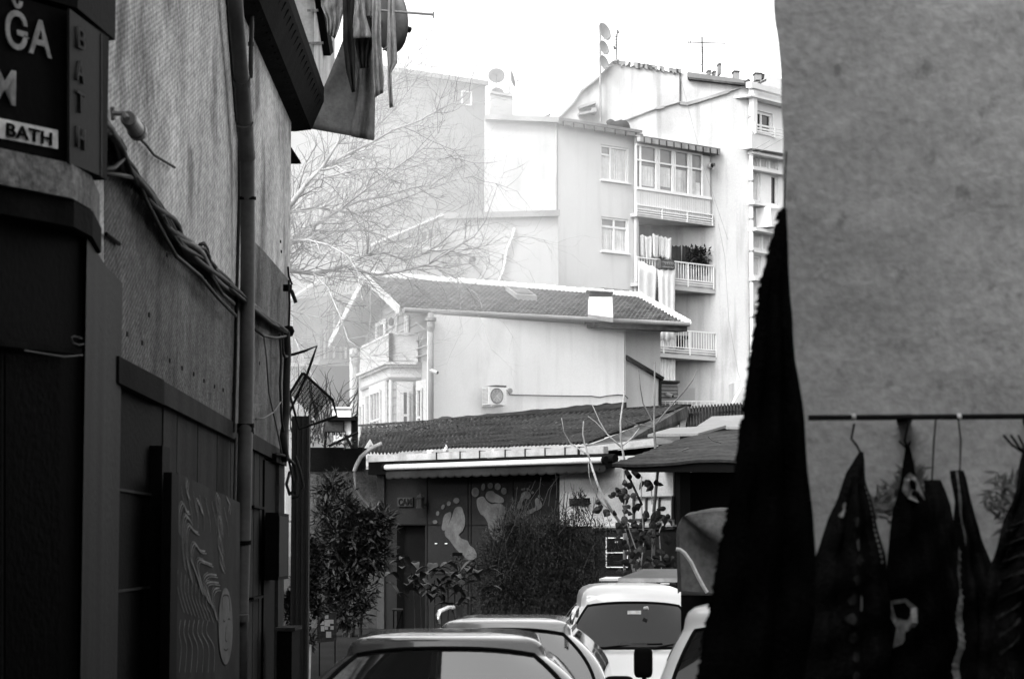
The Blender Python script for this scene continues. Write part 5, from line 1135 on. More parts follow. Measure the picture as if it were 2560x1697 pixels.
MB().slab(SH, [(1683, 1150), (1700, 1150), (1700, 1900), (1683, 1900)], .0, .3).build('corner_strip', 'shop_dark', t)
q0, q1 = SH.hit(1590, 1240, .06), SH.hit(1682, 1298, .06); 
wq = [SH.hit(1583, 1241, .07), SH.hit(1682, 1239, .07), SH.hit(1682, 1298, .07), SH.hit(1583, 1299, .07)]
window(wq, SH.n, t, (.33, .66), (), .025, .0, 'glass_dark', frame='pvc', sill=False)
# footprints (flat paint on the panels)
def ft(x, y): return (960 + x/4.481, 1150 + y/4.481)
def paint(pts, name='painted_footprint', sm=True):
    P = [ft(*p) for p in pts]
    if sm:
        Q = []
        for i in range(len(P)):
            p0, p1, p2, p3 = P[i-1], P[i], P[(i+1) % len(P)], P[(i+2) % len(P)]
            for k in range(4):
                s = k/4; Q.append(tuple(.5*((2*p1[j]) + (p2[j]-p0[j])*s + (2*p0[j]-5*p1[j]+4*p2[j]-p3[j])*s*s + (3*p1[j]-p0[j]-3*p2[j]+p3[j])*s**3) for j in (0, 1)))
        P = Q
    mb = MB(); V_ = [SH.hit(x, y, .022) for x, y in P]; mb.prism(V_, -SH.n*.004); mb.build(name, 'foot', shp)
def toe(cx, cy, rx, ry, a=0): paint([(cx + rx*math.cos(t)*math.cos(a) - ry*math.sin(t)*math.sin(a), cy + rx*math.cos(t)*math.sin(a) + ry*math.sin(t)*math.cos(a)) for t in [i*.7854 for i in range(8)]], 'painted_toe')
paint([(770, 600), (790, 545), (825, 520), (870, 528), (890, 580), (908, 640), (905, 720), (880, 790), (840, 830), (860, 870), (905, 890), (940, 905), (960, 950), (1000, 980), (1025, 1020), (1038, 1070), (1000, 1115), (930, 1120), (890, 1070), (830, 1020), (780, 960), (730, 890), (690, 850), (680, 800), (710, 740), (740, 680)])
paint([(665, 640), (690, 600), (740, 580), (755, 610), (735, 680), (700, 760), (670, 790), (645, 760), (655, 700)])
toe(810, 452, 34, 32); toe(725, 484, 22, 27, .2); toe(660, 522, 18, 28, .35); toe(600, 594, 19, 27, .1); toe(570, 690, 27, 22)
paint([(1140, 380), (1160, 350), (1215, 345), (1245, 370), (1300, 400), (1338, 430), (1338, 470), (1290, 480), (1240, 470), (1215, 478), (1165, 450), (1140, 420)])
paint([(1040, 440), (1080, 408), (1120, 412), (1150, 455), (1200, 490), (1260, 482), (1330, 500), (1360, 570), (1355, 620), (1340, 700), (1360, 760), (1355, 850), (1300, 930), (1230, 900), (1180, 800), (1160, 700), (1120, 630), (1080, 600), (1045, 520)])
toe(1022, 358, 42, 54); toe(1110, 300, 20, 40, .1); toe(1190, 286, 30, 33); toe(1272, 295, 34, 38); toe(1343, 345, 31, 38)
paint([(1545, 370), (1590, 345), (1630, 360), (1645, 400), (1615, 435), (1580, 430), (1550, 470), (1540, 520), (1510, 552), (1492, 535), (1500, 480), (1528, 430)])
for c in ((1545, 326, 11), (1572, 320, 12), (1602, 323, 11), (1630, 332, 11), (1662, 361, 16)): toe(c[0], c[1], c[2], c[2]*1.1)
paint([(1690, 450), (1712, 420), (1740, 440), (1760, 470), (1772, 510), (1745, 545), (1690, 570), (1640, 600), (1600, 598), (1600, 570), (1650, 545), (1695, 520)])
for c in ((1737, 403, 14), (1762, 425, 7), (1774, 442, 7)): toe(c[0], c[1], c[2], c[2]*1.1)
# signs, lantern, poster
t = thing('letter_sign', 'small pale relief sign with dark capital letters over the dark door', 'sign', SH.hit(1012, 1255, .05))
MB().slab(SH, [(993, 1243), (1031, 1243), (1031, 1265), (993, 1265)], .06, .05).build('plate', 'post', t)
du = SH.d if SH.d.x > 0 else -SH.d
text('CAM', None, SH.hit(996, 1262, .07), du, V((0, 0, 1)), .19, 'rubber', 'lettering', t, bold=.006, ext=.004, width=(SH.hit(1028, 1250) - SH.hit(996, 1250)).length)
t = thing('wall_lantern', 'little black lantern beside the letter sign on the dark shop front', 'lantern', SH.hit(1051, 1268, .2))
c = SH.hit(1051, 1270, .2); MB().lathe(c, (0, 0, 1), [(.1, 0), (.1, .02), (.08, .03), (.08, .2), (.11, .21), (.05, .28), (.015, .30), (.02, .33), (0, .34)], 6).build('frame', 'post', t); MB().lathe(c + V((0, 0, .035)), (0, 0, 1), [(.084, 0), (.084, .15)], 6).build('pane', 'post', t)
MB().tube([SH.hit(1063, 1262, .0), SH.hit(1051, 1250, .2)], .012, 4).build('bracket', 'black', t)
t = thing('vent_grille', 'dark rectangular grille plate on the white shop wall', 'grille', SH.hit(1447, 1255, .05))
MB().slab(SH, [(1423, 1246), (1472, 1244), (1472, 1262), (1423, 1264)], .07, .04).build('plate', 'wood_dark', t)
for k in range(10): MB().slab(SH, [(1426 + k*4.6, 1248), (1428 + k*4.6, 1248), (1428 + k*4.6, 1261), (1426 + k*4.6, 1261)], .085, .015).build('bar', 'post', t)
t = thing('event_poster', 'black poster with small white letters in a pale frame under the vine', 'poster', SH.hit(1543, 1417, .05))
mb = MB(); c = [(1516, 1344), (1569, 1344), (1569, 1417), (1516, 1417)]
for a, b in ((0, 1), (1, 2), (2, 3), (3, 0)): mb.bar(SH.hit(*c[a], .04), SH.hit(*c[b], .04), .018, .02, SH.n)
mb.bar(SH.hit(1516, 1381, .04), SH.hit(1569, 1380.5, .04), .018, .016, SH.n); mb.build('frame', 'letter_white', t)
MB().slab(SH, c, .025, .02).build('sheet', 'rubber', t)
text('SKA', None, SH.hit(1537, 1356, .03), du, V((0, 0, 1)), .04, 'letter_white', 'lettering', t, bold=.001, ext=.002, width=(SH.hit(1551, 1250) - SH.hit(1537, 1250)).length)
for y, x0_, x1_ in ((1377, 1533, 1556), (1403, 1534, 1555), (1407, 1536, 1553)):
    for k in range(5): xx = lerp(x0_, x1_, k/5); MB().slab(SH, [(xx, y - 1), (xx + (x1_ - x0_)/5*.6, y - 1), (xx + (x1_ - x0_)/5*.6, y + .6), (xx, y + .6)], .028, .004).build('small_print', 'post', t)
# corrugated roof
zE = SH.hit(920, 1133, .35).z
def corr(mb, E0, E1, R1, R0, n_, amp, rows=6, jit=.012, lap=.02):
    E0, E1, R0, R1 = map(V, (E0, E1, R0, R1)); nn = (E1 - E0).cross(R0 - E0).normalized(); nn = -nn if nn.z < 0 else nn
    vs = []
    for r_ in range(rows): vs += [(r_ + .002)/rows, (r_ + .998)/rows]
    us = n_*6; n0 = len(mb.v); m = len(vs)
    for i in range(us + 1):
        for v in vs:
            fr_ = v*rows - math.floor(v*rows); sheet = int(i/us*n_/6); rr = random.Random(sheet*31 + int(v*rows)*7); j = rr.uniform(-1, 1)*jit
            p = E0.lerp(E1, i/us).lerp(R0.lerp(R1, i/us), v); edge = rr.uniform(-.012, .02) if fr_ < .1 else 0
            mb.v.append(p + nn*(amp*math.cos(i/us*n_*6.283) + lap*(1 - fr_) + j + noise.noise(p*.5)*.05) - (R0 - E0).normalized()*edge*3)
    for i in range(us):
        for j in range(m - 1): a = n0 + i*m + j; mb.f.append((a, a + 1, a + m + 1, a + m))
    return mb
cE0 = at(893, 1134, 52.9); cE1 = at(1475, 1111, 47.9); cE1.z = cE0.z
zT = 5.5
cT1 = atz(1718, 1013, zT); cT0 = atz(905, 1067, zT)
t = thing('corrugated_roof', 'large dark corrugated roof with dry leaves lying along its upper left edge', 'roof', (cE0 + cE1)/2)
corr(MB(), cE0, cE1, cT1, cT0, 62, .03, 7).build('sheets', 'sheet', t, smooth=True, solid=.008)
mb = MB(); mb.bar(cT0 + V((0, .2, .05)), cT1 + V((0, .2, .01)), .3, .05, V((0, 0, 1))); mb.build('ridge_flashing', 'tar', t)
rnd = random.Random(9); mb = MB()
for k in range(1500):
    u = abs(rnd.gauss(0, .22)); v = 1 - abs(rnd.gauss(0, .22))
    if rnd.random() < .2: u, v = rnd.random(), rnd.random()
    if not (0 < u < 1 and 0 < v < 1): continue
    p = cE0.lerp(cE1, u).lerp(cT0.lerp(cT1, u), v) + V((0, 0, .045)); mb.leaf(p, (rnd.uniform(-1, 1), rnd.uniform(-1, 1), rnd.uniform(-.1, .3)), (0, 0, 1), .065, .04)
lt = mb.build('leaf_litter', 'litter', None); lt['kind'] = 'stuff'; lt['label'] = 'dry leaves scattered over the corrugated roof'
# support walls under the roof so nothing floats
body([(SH.hit(948, 1300, -.3).x, SH.hit(948, 1300, -.3).y), (SH.hit(1690, 1300, -.3).x, SH.hit(1690, 1300, -.3).y), (cT1.x + .3, cT1.y - 1), (cT0.x + 1, cT0.y - 1)], 0, 3.75).build('rear_block', 'shop_dark', shp)
# flashing along the blank wall + raised back edge
MB().prism([atz(1083, 1048, 5.75), atz(1300, 1028, 5.75), atz(1560, 1007, 5.75), atz(1560, 1018, 5.6), atz(1300, 1040, 5.6), atz(1083, 1056, 5.6)], (0, .3, 0)).build('wall_flashing', 'tar', shp)
t = thing('old_wall_strip', 'ragged dark tar strip along the foot of the blank white wall', 'flashing', HP.hit(1300, 1030))
rnd = random.Random(2); top = []; bot = []
for k in range(40):
    x = 1083 + k*12.4; top.append((x, lerp(1044, 1003, (k/39)**1.2) + rnd.uniform(-2.5, 2.5))); bot.append((x, lerp(1062, 1040, k/39)))
MB().slab(HP, top + bot[::-1], .06, .1).build('strip', 'tar', t)
# gutter, fascia, awning
t = thing('eave_gutter', 'pale jointed gutter along the edge of the corrugated roof', 'gutter', SH.hit(1200, 1140, .4))
gz0 = SH.hit(920, 1155, .55).z; gz1 = SH.hit(920, 1139, .55).z
def shp_rect(x0_, x1_, z0, z1, off, th):
    a = SH.hit(x0_, 1300, off); b = SH.hit(x1_, 1300, off); return [V((a.x, a.y, z0)), V((b.x, b.y, z0)), V((b.x, b.y, z1)), V((a.x, a.y, z1))], -SH.n*th
xs = [917, 1090, 1149, 1198, 1262, 1312, 1362, 1412, 1445, 1510]
for i in range(len(xs) - 1): p, ex = shp_rect(xs[i] + 1, xs[i+1] - 1, gz0, gz1, .62 - (.03 if i == len(xs) - 2 else 0), .14); MB().prism(p, ex).build('gutter_length', 'gutter', t)
for x in xs[1:-1]: p, ex = shp_rect(x - 1.2, x + 1.2, gz0 - .015, gz1 + .015, .635, .17); MB().prism(p, ex).build('joint', 'gutter_dark', t)
p, ex = shp_rect(920, 1515, gz0 - .26, gz0 + .02, .3, .3); MB().prism(p, ex).build('fascia', 'rubber', shp)
t = thing('side_gutter', 'longer pale gutter run behind the tree stems right of the awning', 'gutter', SH.hit(1600, 1115, .4))
MB().prism([at(1505, 1127, 47.4), at(1700, 1105, 46.6), at(1700, 1090, 46.6), at(1640, 1093, 47), at(1460, 1111, 47.9)], (0, .2, 0)).build('gutter_length', 'pvc', t)
MB().prism([at(1465, 1116, 47.6), at(1640, 1095, 46.6), at(1640, 1112, 46.6), at(1465, 1132, 47.6)], (0, .12, 0)).build('gutter_front', 'gutter', t)
MB().prism([at(1460, 1134, 47.9), at(1700, 1110, 47), at(1700, 1180, 47), at(1460, 1180, 47.9)], (0, .2, 0)).build('fascia', 'rubber', t)
MB().prism([at(1478, 1111, 48), at(1718, 1014, 56), at(1722, 1040, 56), at(1560, 1108, 49), at(1500, 1125, 48)], (0, .1, -.1)).build('verge_wall', 'coping_dark', t)
t = thing('awning', 'rolled awning with white tube and dark scalloped valance over the shop front', 'awning', SH.hit(1240, 1170, .8))
at0 = SH.hit(962, 1168, .95); at1 = SH.hit(1512, 1152.5, .95); at1.z = at0.z
MB().tube([at0, at1], .058, 14).build('tube', 'awning_tube', t, smooth=True)
for e_ in (at0, at1): MB().lathe(e_, SH.d, [(0, -.03), (.075, -.03), (.075, .03), (0, .03)], 14).build('end_cap', 'black', t)
Lw = (at1 - at0).length; dd = (at1 - at0).normalized(); N_ = 300; nsc = 24; mb = MB(); n0 = 0
for i in range(N_ + 1):
    u = i/N_*Lw; sc_ = abs(math.sin(math.pi*u/Lw*nsc)); wob = .018*math.sin(u*3.1) + .01*math.sin(u*11)
    for v in range(5):
        f = v/4; z = -.06 - (.15 + .045*sc_**.5)*f; mb.v.append(at0 + dd*u + SH.n*(wob*f - .03) + V((0, 0, z)))
for i in range(N_):
    for v in range(4): a = i*5 + v; mb.f.append((a, a+1, a+6, a+5))
mb.build('valance', 'awning', t, smooth=True, solid=.006)
for x in (975, 1240, 1500): MB().bar(SH.hit(x, 1175, .0), SH.hit(x, 1172, .92), .035, .035, V((0, 0, 1))).build('arm', 'black', t)
MB().tube([at0 - SH.n*.3 + V((0, 0, .03)), at1 - SH.n*.3 + V((0, 0, .03))], .09, 12).build('cassette', 'black', t)
for i, (x, y, h_) in enumerate(((925, 1120, 24), (1115, 1129, 19), (1233, 1146, 26), (1466, 1149, 32))):
    c = at(x, y, [52.2, 50.9, 49.4, 47.3][i]); hh = h_/F*49; r_ = hh*.62
    t = thing('cone_lamp', ['mottled pale pyramid lamp at the left end of the gutter', 'small mottled pyramid lamp half hidden behind the gutter', 'largest mottled pyramid lamp hanging over the gutter front', 'mottled pyramid lamp among the twigs at the awning end'][i], 'lamp', c, 'mottled pyramid lamps along the gutter')
    MB().lathe(c, (0, 0, 1), [(0, 0), (r_, 0), (r_*.93, .02), (0.004, hh)], 4 if i % 2 else 5).build('shade', 'birch', t); MB().tube([c + V((0, 0, hh)), c + V((0, .25, hh + .02))], .008, 4).build('wire', 'black', t)
# right hand roofs
t = thing('rear_corrugated_roof', 'smaller dark corrugated roof behind the skylight panels', 'roof', at(1800, 1040, 58))
corr(MB(), at(1706, 1082, 53), at(1935, 1066, 52), at(1940, 1006, 60), at(1700, 1017, 60.5), 30, .04, 3).build('sheets', 'sheet', t, smooth=True, solid=.01)
MB().prism([at(1700, 1020, 58), at(1722, 1018, 58), at(1712, 1075, 53), at(1700, 1078, 53)], (0, .3, -.3)).build('verge', 'coping_dark', t)
body([(at(1722, 1, 54).x, 54), (at(1940, 1, 54).x, 54), (at(1940, 1, 61).x, 61), (at(1722, 1, 61).x, 61)], 0, 4.3).build('walls', 'yard_wall', t)
def panel(label, pts, z=None, mat='skylight', lip=.12, post=True):
    t = thing('skylight_panel', label, 'skylight', pts[0], 'pale skylight panels on the dark roofs'); MB().prism(pts, (0, 0, .05)).build('sheet', mat, t)
    MB().prism([p - V((0, 0, .012)) for p in pts], (0, 0, -lip)).build('kerb', 'rubber', t); return t
panel('pale flat skylight panel with a turned up dark edge, nearer one', [at(1619, 1092, 47.5), at(1745, 1089, 47.2), at(1815, 1069, 49.5), at(1678, 1075, 50)])
panel('pale skylight panel behind the nearer one, against the shaggy carpet', [at(1742, 1071, 50.8), at(1870, 1073, 50), at(1872, 1042, 53), at(1780, 1046, 54)])
t = thing('shingle_roof', 'low shingled lean-to roof with a drooping front edge above the parked truck', 'roof', at(1700, 1140, 44))
def shf(u, v):
    top = at(lerp(1700, 1905, u), lerp(1104, 1072, u**.6), lerp(46.8, 48.5, u)); bot = at(lerp(1530, 1905, u), 1163 - 6*u + 5*math.sin(u*7), 43)
    p = bot.lerp(top, v); r_ = v*9; p.z += .02*(1 - (r_ % 1)) + .02*noise.noise(p*2); return p
MB().grid(shf, 60, 54).build('shingles', 'shingle', t, solid=.05)
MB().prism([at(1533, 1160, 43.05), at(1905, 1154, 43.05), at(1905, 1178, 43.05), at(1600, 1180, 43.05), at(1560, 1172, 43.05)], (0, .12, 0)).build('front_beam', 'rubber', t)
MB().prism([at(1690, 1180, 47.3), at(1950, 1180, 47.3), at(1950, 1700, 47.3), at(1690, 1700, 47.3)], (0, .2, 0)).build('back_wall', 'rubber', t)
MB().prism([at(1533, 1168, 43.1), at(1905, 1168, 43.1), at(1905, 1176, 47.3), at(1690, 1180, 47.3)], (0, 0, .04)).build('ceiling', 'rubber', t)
for x in (1900,): MB().bar(at(x, 1170, 43.2), flat(at(x, 1170, 43.2)), .12, .12).build('post', 'wood_dark', t)
mb = MB(); mb.tube([at(x, y, 44.5) for x, y in ((1700, 1148), (1712, 1132), (1705, 1126), (1722, 1120))], .015, 4); mb.tube([at(x, y, 45) for x, y in ((1770, 1091), (1782, 1101), (1803, 1107))], .012, 4); mb.build('loose_cord', 'pvc', t)
t = thing('spotlights', 'pair of black spotlights on a white pole under the shingle roof corner', 'spotlight', at(1572, 1200, 45.5))
for x0_, y0_, x1_, y1_, r_ in ((1566, 1178, 1574, 1192, .052), (1583, 1178, 1596, 1190, .055)): MB().tube([at(x0_, y0_, 45.5), at(x1_, y1_, 45.3)], [r_*.8, r_], 12).build('lamp_head', 'black', t)
MB().tube([at(1572, 1192, 45.5), at(1588, 1225, 45.4), at(1605, 1262, 45.3)], .022, 6).build('pole', 'wood_dark', t)
MB().tube([at(1597, 1375, 46), at(1600, 1600, 46)], .045, 8).build('white_pole', 'birch', t)

# yard wall, junk
t = thing('yard_wall', 'stained low wall with a dark capping left of the shop', 'wall', at(860, 1560, 50.5))
YW = plane2(770, 52.6, 950, 52.4)
MB().slab(YW, [(735, 1176), (945, 1172), (945, 1900), (735, 1900)], 0, .3).build('wall', 'yard_wall', t)
MB().slab(YW, [(735, 1118), (906, 1118), (906, 1175), (735, 1177)], .06, .42).build('capping', 'dark_board', t)
t = thing('storage_box', 'white plastic box standing on the junk above the dark wall', 'box', at(853, 1042, 51))
MB().prism([at(830, 1042, 51), at(877, 1042, 51), at(876, 1020, 51), at(832, 1020, 51)], (0, .4, 0)).build('case', 'ac', t); MB().prism([at(829, 1021, 50.95), at(878, 1021, 50.95), at(877, 1017, 50.95), at(831, 1017, 50.95)], (0, .5, 0)).build('lid', 'white_paint', t)
t = thing('old_counter', 'weathered stand with a dark tray and mossy drawer on the yard wall', 'stand', at(850, 1118, 51.3))
MB().prism([at(816, 1050, 51), at(888, 1050, 51), at(884, 1043, 51), at(820, 1043, 51)], (0, .7, 0)).build('tray', 'rubber', t)
MB().prism([at(811, 1078, 51.1), at(858, 1078, 51.1), at(858, 1052, 51.1), at(815, 1052, 51.1)], (0, .5, 0)).build('drawer', 'yard_wall', t)
MB().prism([at(860, 1120, 51.2), at(877, 1120, 51.2), at(877, 1051, 51.2), at(861, 1051, 51.2)], (0, .25, 0)).build('side_panel', 'birch', t)
MB().prism([at(880, 1120, 51.3), at(893, 1120, 51.3), at(893, 1040, 51.3), at(880, 1040, 51.3)], (0, .25, 0)).build('post', 'wood_dark', t)
MB().prism([at(834, 1110, 51.0), at(857, 1109, 51.0), at(857, 1087, 51.0), at(834, 1088, 51.0)], (0, .2, 0)).build('paper_box', 'ac', t)
for a, b in (((822, 1115), (895, 1080)), ((862, 1085), (880, 1120)), ((815, 1080), (812, 1118))): MB().tube([at(*a, 50.8), at(*b, 50.8)], .03, 5).build('strut', 'rubber', t)
t = thing('white_pipe', 'pale crooked pipe dropping from the gutter to the yard wall', 'pipe', at(890, 1200, 51.5))
MB().tube([at(x, y, 51.6) for x, y in ((955, 1108), (944, 1113), (925, 1122), (902, 1142), (890, 1165), (886, 1178))], .045, 8).build('pipe', 'gutter', t, smooth=True)
MB().tube([at(x, y, 51.4) for x, y in ((886, 1178), (889, 1220), (905, 1246), (922, 1266), (935, 1273), (945, 1262), (950, 1254))], .03, 8).build('hose', 'pvc', t, smooth=True)
t = thing('wild_creeper', 'tangle of thin dark leafless twigs above the dark wall capping', 'creeper', at(800, 1118, 51.4)); rnd = random.Random(15)
for k in range(46):
    x = rnd.uniform(735, 885); y = rnd.uniform(1060, 1118); pts = [(x, y)]; a = rnd.uniform(-1.9, -1.1)
    for _ in range(7): a += rnd.uniform(-.45, .45); x += math.cos(a)*rnd.uniform(14, 30); y += math.sin(a)*rnd.uniform(14, 30); pts.append((min(max(x, 726), 895), max(y, 880)))
    Yk = rnd.uniform(51.2, 52.4); r_ = rnd.uniform(.008, .022); MB().tube([at(px_, py_, Yk + .1*math.sin(i)) for i, (px_, py_) in enumerate(pts)], [lerp(r_, .004, i/7) for i in range(8)], 5).build('twig', 'twig_dark', t)
mb = MB(); clump(mb, at(770, 1080, 51.8), .5, .3, .35, 260, .1, .05, rnd); clump(mb, at(850, 1100, 50.9), .4, .2, .15, 120, .09, .04, rnd); mb.build('foliage', 'leaf_dark', t)
t = thing('notice_board', 'small board with pasted paper squares at the foot of the bushes', 'notice board', at(825, 1600, 38))
NB = Plane((at(825, 1600, 38).x, 38), 88); MB().slab(NB, [(793, 1535), (841, 1531), (841, 1602), (793, 1606)], 0, .05).build('board', 'yard_wall', t)
for x, y, w_, h_ in ((812, 1537, 9, 9), (811, 1548, 14, 17), (822, 1548, 12, 10), (801, 1552, 9, 9), (802, 1564, 9, 13), (815, 1578, 13, 15), (812, 1566, 8, 7), (826, 1564, 8, 9)): MB().slab(NB, [(x, y), (x + w_, y), (x + w_, y + h_), (x, y + h_)], .006, .004).build('paper', 'paper', t)
for x in (797, 836): MB().slab(NB, [(x, 1600), (x + 3, 1600), (x + 3, 1720), (x, 1720)], -.02, .04).build('leg', 'wood_dark', t)
t = thing('peeling_post', 'short white post with peeling paint by the ivy', 'post', flat(at(766, 1697, 30)))
MB().tube([at(768, 1610, 30), at(764, 1700, 30), flat(at(764, 1697, 30))], [.055, .06, .065], 10).build('shaft', 'birch', t)
# bare stems
def stems(name, label, cat, pl, rr, mat='bark', Y=45.8, leaves=None):
    t = thing(name, label, cat, flat(at(pl[0][0][0], 1500, Y)))
    for i, L_ in enumerate(pl):
        n_ = len(L_); r0_, r1_ = rr[i]; MB().tube([at(x, y, Y + .15*math.sin(k)) for k, (x, y) in enumerate(L_)], [lerp(r0_, r1_, k/(n_-1)) for k in range(n_)], 7).build('trunk' if i == 0 else 'branch', mat, t, smooth=True)
    return t
fig = stems('young_tree', 'tall thin bare sapling standing right of the poster', 'tree', [[(1640, 1620), (1637, 1500), (1633, 1400), (1634, 1284), (1644, 1180), (1638, 1118), (1635, 1068), (1636, 1000), (1637, 905)], [(1636, 1068), (1655, 1040), (1685, 1006), (1710, 978), (1732, 950), (1742, 925)], [(1633, 1068), (1615, 1064), (1596, 1062), (1567, 1053), (1548, 1034)], [(1630, 1052), (1620, 1030), (1608, 1009), (1601, 970), (1597, 925)]], [(.045, .014), (.02, .008), (.013, .006), (.015, .007)], 'bark_pale')
stems('young_tree', 'short bare stem with forked twigs above the awning end', 'tree', [[(1562, 1620), (1561, 1400), (1560, 1260), (1560, 1145), (1552, 1098), (1551, 1053), (1561, 977)], [(1556, 1120), (1517, 1084), (1500, 1055), (1480, 1010)], [(1558, 1113), (1580, 1094), (1598, 1070)], [(1517, 1084), (1490, 1055), (1470, 1040)]], [(.03, .014), (.018, .007), (.015, .006), (.008, .004)])
stems('young_tree', 'slanting bare sapling crossing the white shop wall', 'tree', [[(1600, 1620), (1590, 1450), (1560, 1320), (1534, 1284), (1510, 1245), (1496, 1216), (1484, 1180), (1475, 1151), (1462, 1110), (1457, 1083), (1459, 1053)], [(1472, 1139), (1448, 1122), (1425, 1107), (1410, 1080), (1404, 1045)], [(1534, 1284), (1510, 1262), (1496, 1247), (1480, 1215), (1473, 1190), (1471, 1157)], [(1500, 1248), (1515, 1230), (1531, 1213)]], [(.035, .012), (.015, .007), (.014, .006), (.008, .004)], 'bark')
# leafy vine on the saplings
t = thing('fig_vine', 'broad-leaved vine climbing beside the poster', 'vine', flat(at(1600, 1500, 45.4)))
rnd = random.Random(12); mb = MB()
def bigleaf(mb, c, d, l, w, rnd):
    d = V(d).normalized(); up_ = V((rnd.uniform(-.5, .5), -1, rnd.uniform(-.2, .6))); sd = d.cross(up_).normalized(); nn = sd.cross(d)
    out = [(0, 0), (.08, .32), (.3, .5), (.55, .42), (.8, .2), (1, 0), (.8, -.2), (.55, -.42), (.3, -.5), (.08, -.32)]
    P = [V(c) + d*l*a + sd*w*b - nn*(abs(b)*w*.35 + a*a*l*.25) for a, b in out]; m_ = V(c) + d*l*.45
    mb.add([m_] + P, [(0, i + 1, (i + 1) % 10 + 1) for i in range(10)])
for cx_, cy_, n_, sp in ((1565, 1228, 9, 9), (1570, 1210, 4, 7), (1545, 1232, 4, 9), (1612, 1200, 5, 6), (1632, 1204, 4, 6), (1562, 1255, 3, 8), (1520, 1285, 4, 12), (1560, 1285, 3, 10), (1600, 1280, 6, 14), (1640, 1290, 8, 18), (1500, 1262, 3, 10), (1560, 1320, 8, 14), (1600, 1330, 14, 22), (1650, 1340, 14, 24), (1620, 1380, 16, 26), (1590, 1410, 14, 22), (1660, 1400, 10, 20), (1620, 1440, 12, 24), (1660, 1450, 8, 20), (1668, 1290, 4, 10)):
    for _ in range(n_):
        c = at(cx_ + rnd.gauss(0, sp), cy_ + rnd.gauss(0, sp), 45.3 + rnd.uniform(-.3, .3)); bigleaf(mb, c, (rnd.uniform(-1, 1), rnd.uniform(-.5, .3), rnd.uniform(-1, .2)), rnd.uniform(.1, .2), rnd.uniform(.08, .16), rnd)
mb.build('foliage', 'leaf_mid', t)
for pl in ([(1602, 1600), (1598, 1450), (1610, 1350), (1603, 1250), (1604, 1190)], [(1640, 1600), (1655, 1450), (1648, 1330), (1660, 1290)], [(1600, 1400), (1575, 1330), (1560, 1285), (1566, 1225)], [(1630, 1260), (1628, 1215), (1626, 1206)]): MB().tube([at(x, y, 45.35) for x, y in pl], .012, 5).build('stem', 'bark', t)
# bushes
def gz(Y): return max(0, min(.44, (Y - 32)/14*.44))
rnd = random.Random(21)
def bush(name, label, cat, blobs, Y, n_, l_, w_, mat, seed, stemsx=(), droop=0, depth=.8):
    rnd = random.Random(seed); t = thing(name, label, cat, flat(at(blobs[0][0], 1500, Y)) + V((0, 0, gz(Y)))); mb = MB()
    tot = sum(b[2]*b[3] for b in blobs)
    for (x, y, rx, ry) in blobs:
        c = at(x, y, Y); k = Y/F
        for _ in range(int(n_*rx*ry/tot)):
            d = V((rnd.gauss(0, 1), rnd.gauss(0, 1), rnd.gauss(0, 1))).normalized(); r = rnd.random()**.42 * (.72 + .75*noise.noise(d*1.9 + V((seed, x*.03, y*.03))) + .15*rnd.random())
            p = c + V((d.x*rx*k*r, d.y*depth*rx*k*r, d.z*ry*k*r)); dd = d*.9 + V((rnd.uniform(-.9, .9), rnd.uniform(-.9, .9), rnd.uniform(-.7, .9) - droop))
            mb.leaf(p, dd, (rnd.uniform(-.7, .7), rnd.uniform(-.7, .7), 1), l_*rnd.uniform(.6, 1.3), w_*rnd.uniform(.7, 1.2), .12)
    mb.build('foliage', mat, t)
    for x, y in stemsx:
        b = flat(at((x + blobs[0][0])/2, 1500, Y)) + V((0, 0, gz(Y))); e = at(x, y, Y); MB().tube([b, b.lerp(e, .5) + V((rnd.uniform(-.08, .08), .05, 0)), e], [.03, .02, .008], 5).build('stem', 'leaf_dark', t)
    return t
bush('magnolia_bush', 'glossy dark broadleaf bush against the yard wall left of the door', 'bush', [(860, 1262, 50, 40), (900, 1310, 60, 50), (930, 1330, 60, 42), (850, 1340, 70, 55), (880, 1400, 70, 50), (940, 1390, 48, 45), (820, 1230, 38, 28), (830, 1430, 60, 60), (885, 1480, 60, 50), (810, 1290, 34, 40), (850, 1400, 80, 90), (900, 1370, 70, 80), (860, 1530, 70, 50), (800, 1480, 40, 60), (960, 1300, 30, 40), (835, 1205, 20, 22)], 47.5, 8500, .19, .06, 'leaf_mid', 31, ((860, 1240), (905, 1300), (870, 1400), (940, 1350)))
bush('climbing_plant', 'thin leafy climber spread over the yard wall', 'climber', [(815, 1200, 34, 22), (860, 1195, 34, 18), (800, 1240, 22, 30), (875, 1215, 20, 20)], 51.6, 500, .06, .045, 'leaf_mid', 33, ((820, 1190), (870, 1190)))
bush('ivy_bush', 'small-leaved ivy bush spilling beside the low cabinet', 'bush', [(760, 1480, 38, 40), (735, 1520, 40, 44), (720, 1500, 24, 30), (790, 1400, 28, 50), (780, 1450, 30, 40), (745, 1560, 32, 30), (790, 1520, 26, 30), (770, 1600, 22, 30), (775, 1360, 22, 26)], 33, 3400, .065, .04, 'leaf_mid', 35, ((740, 1470), (780, 1390)))
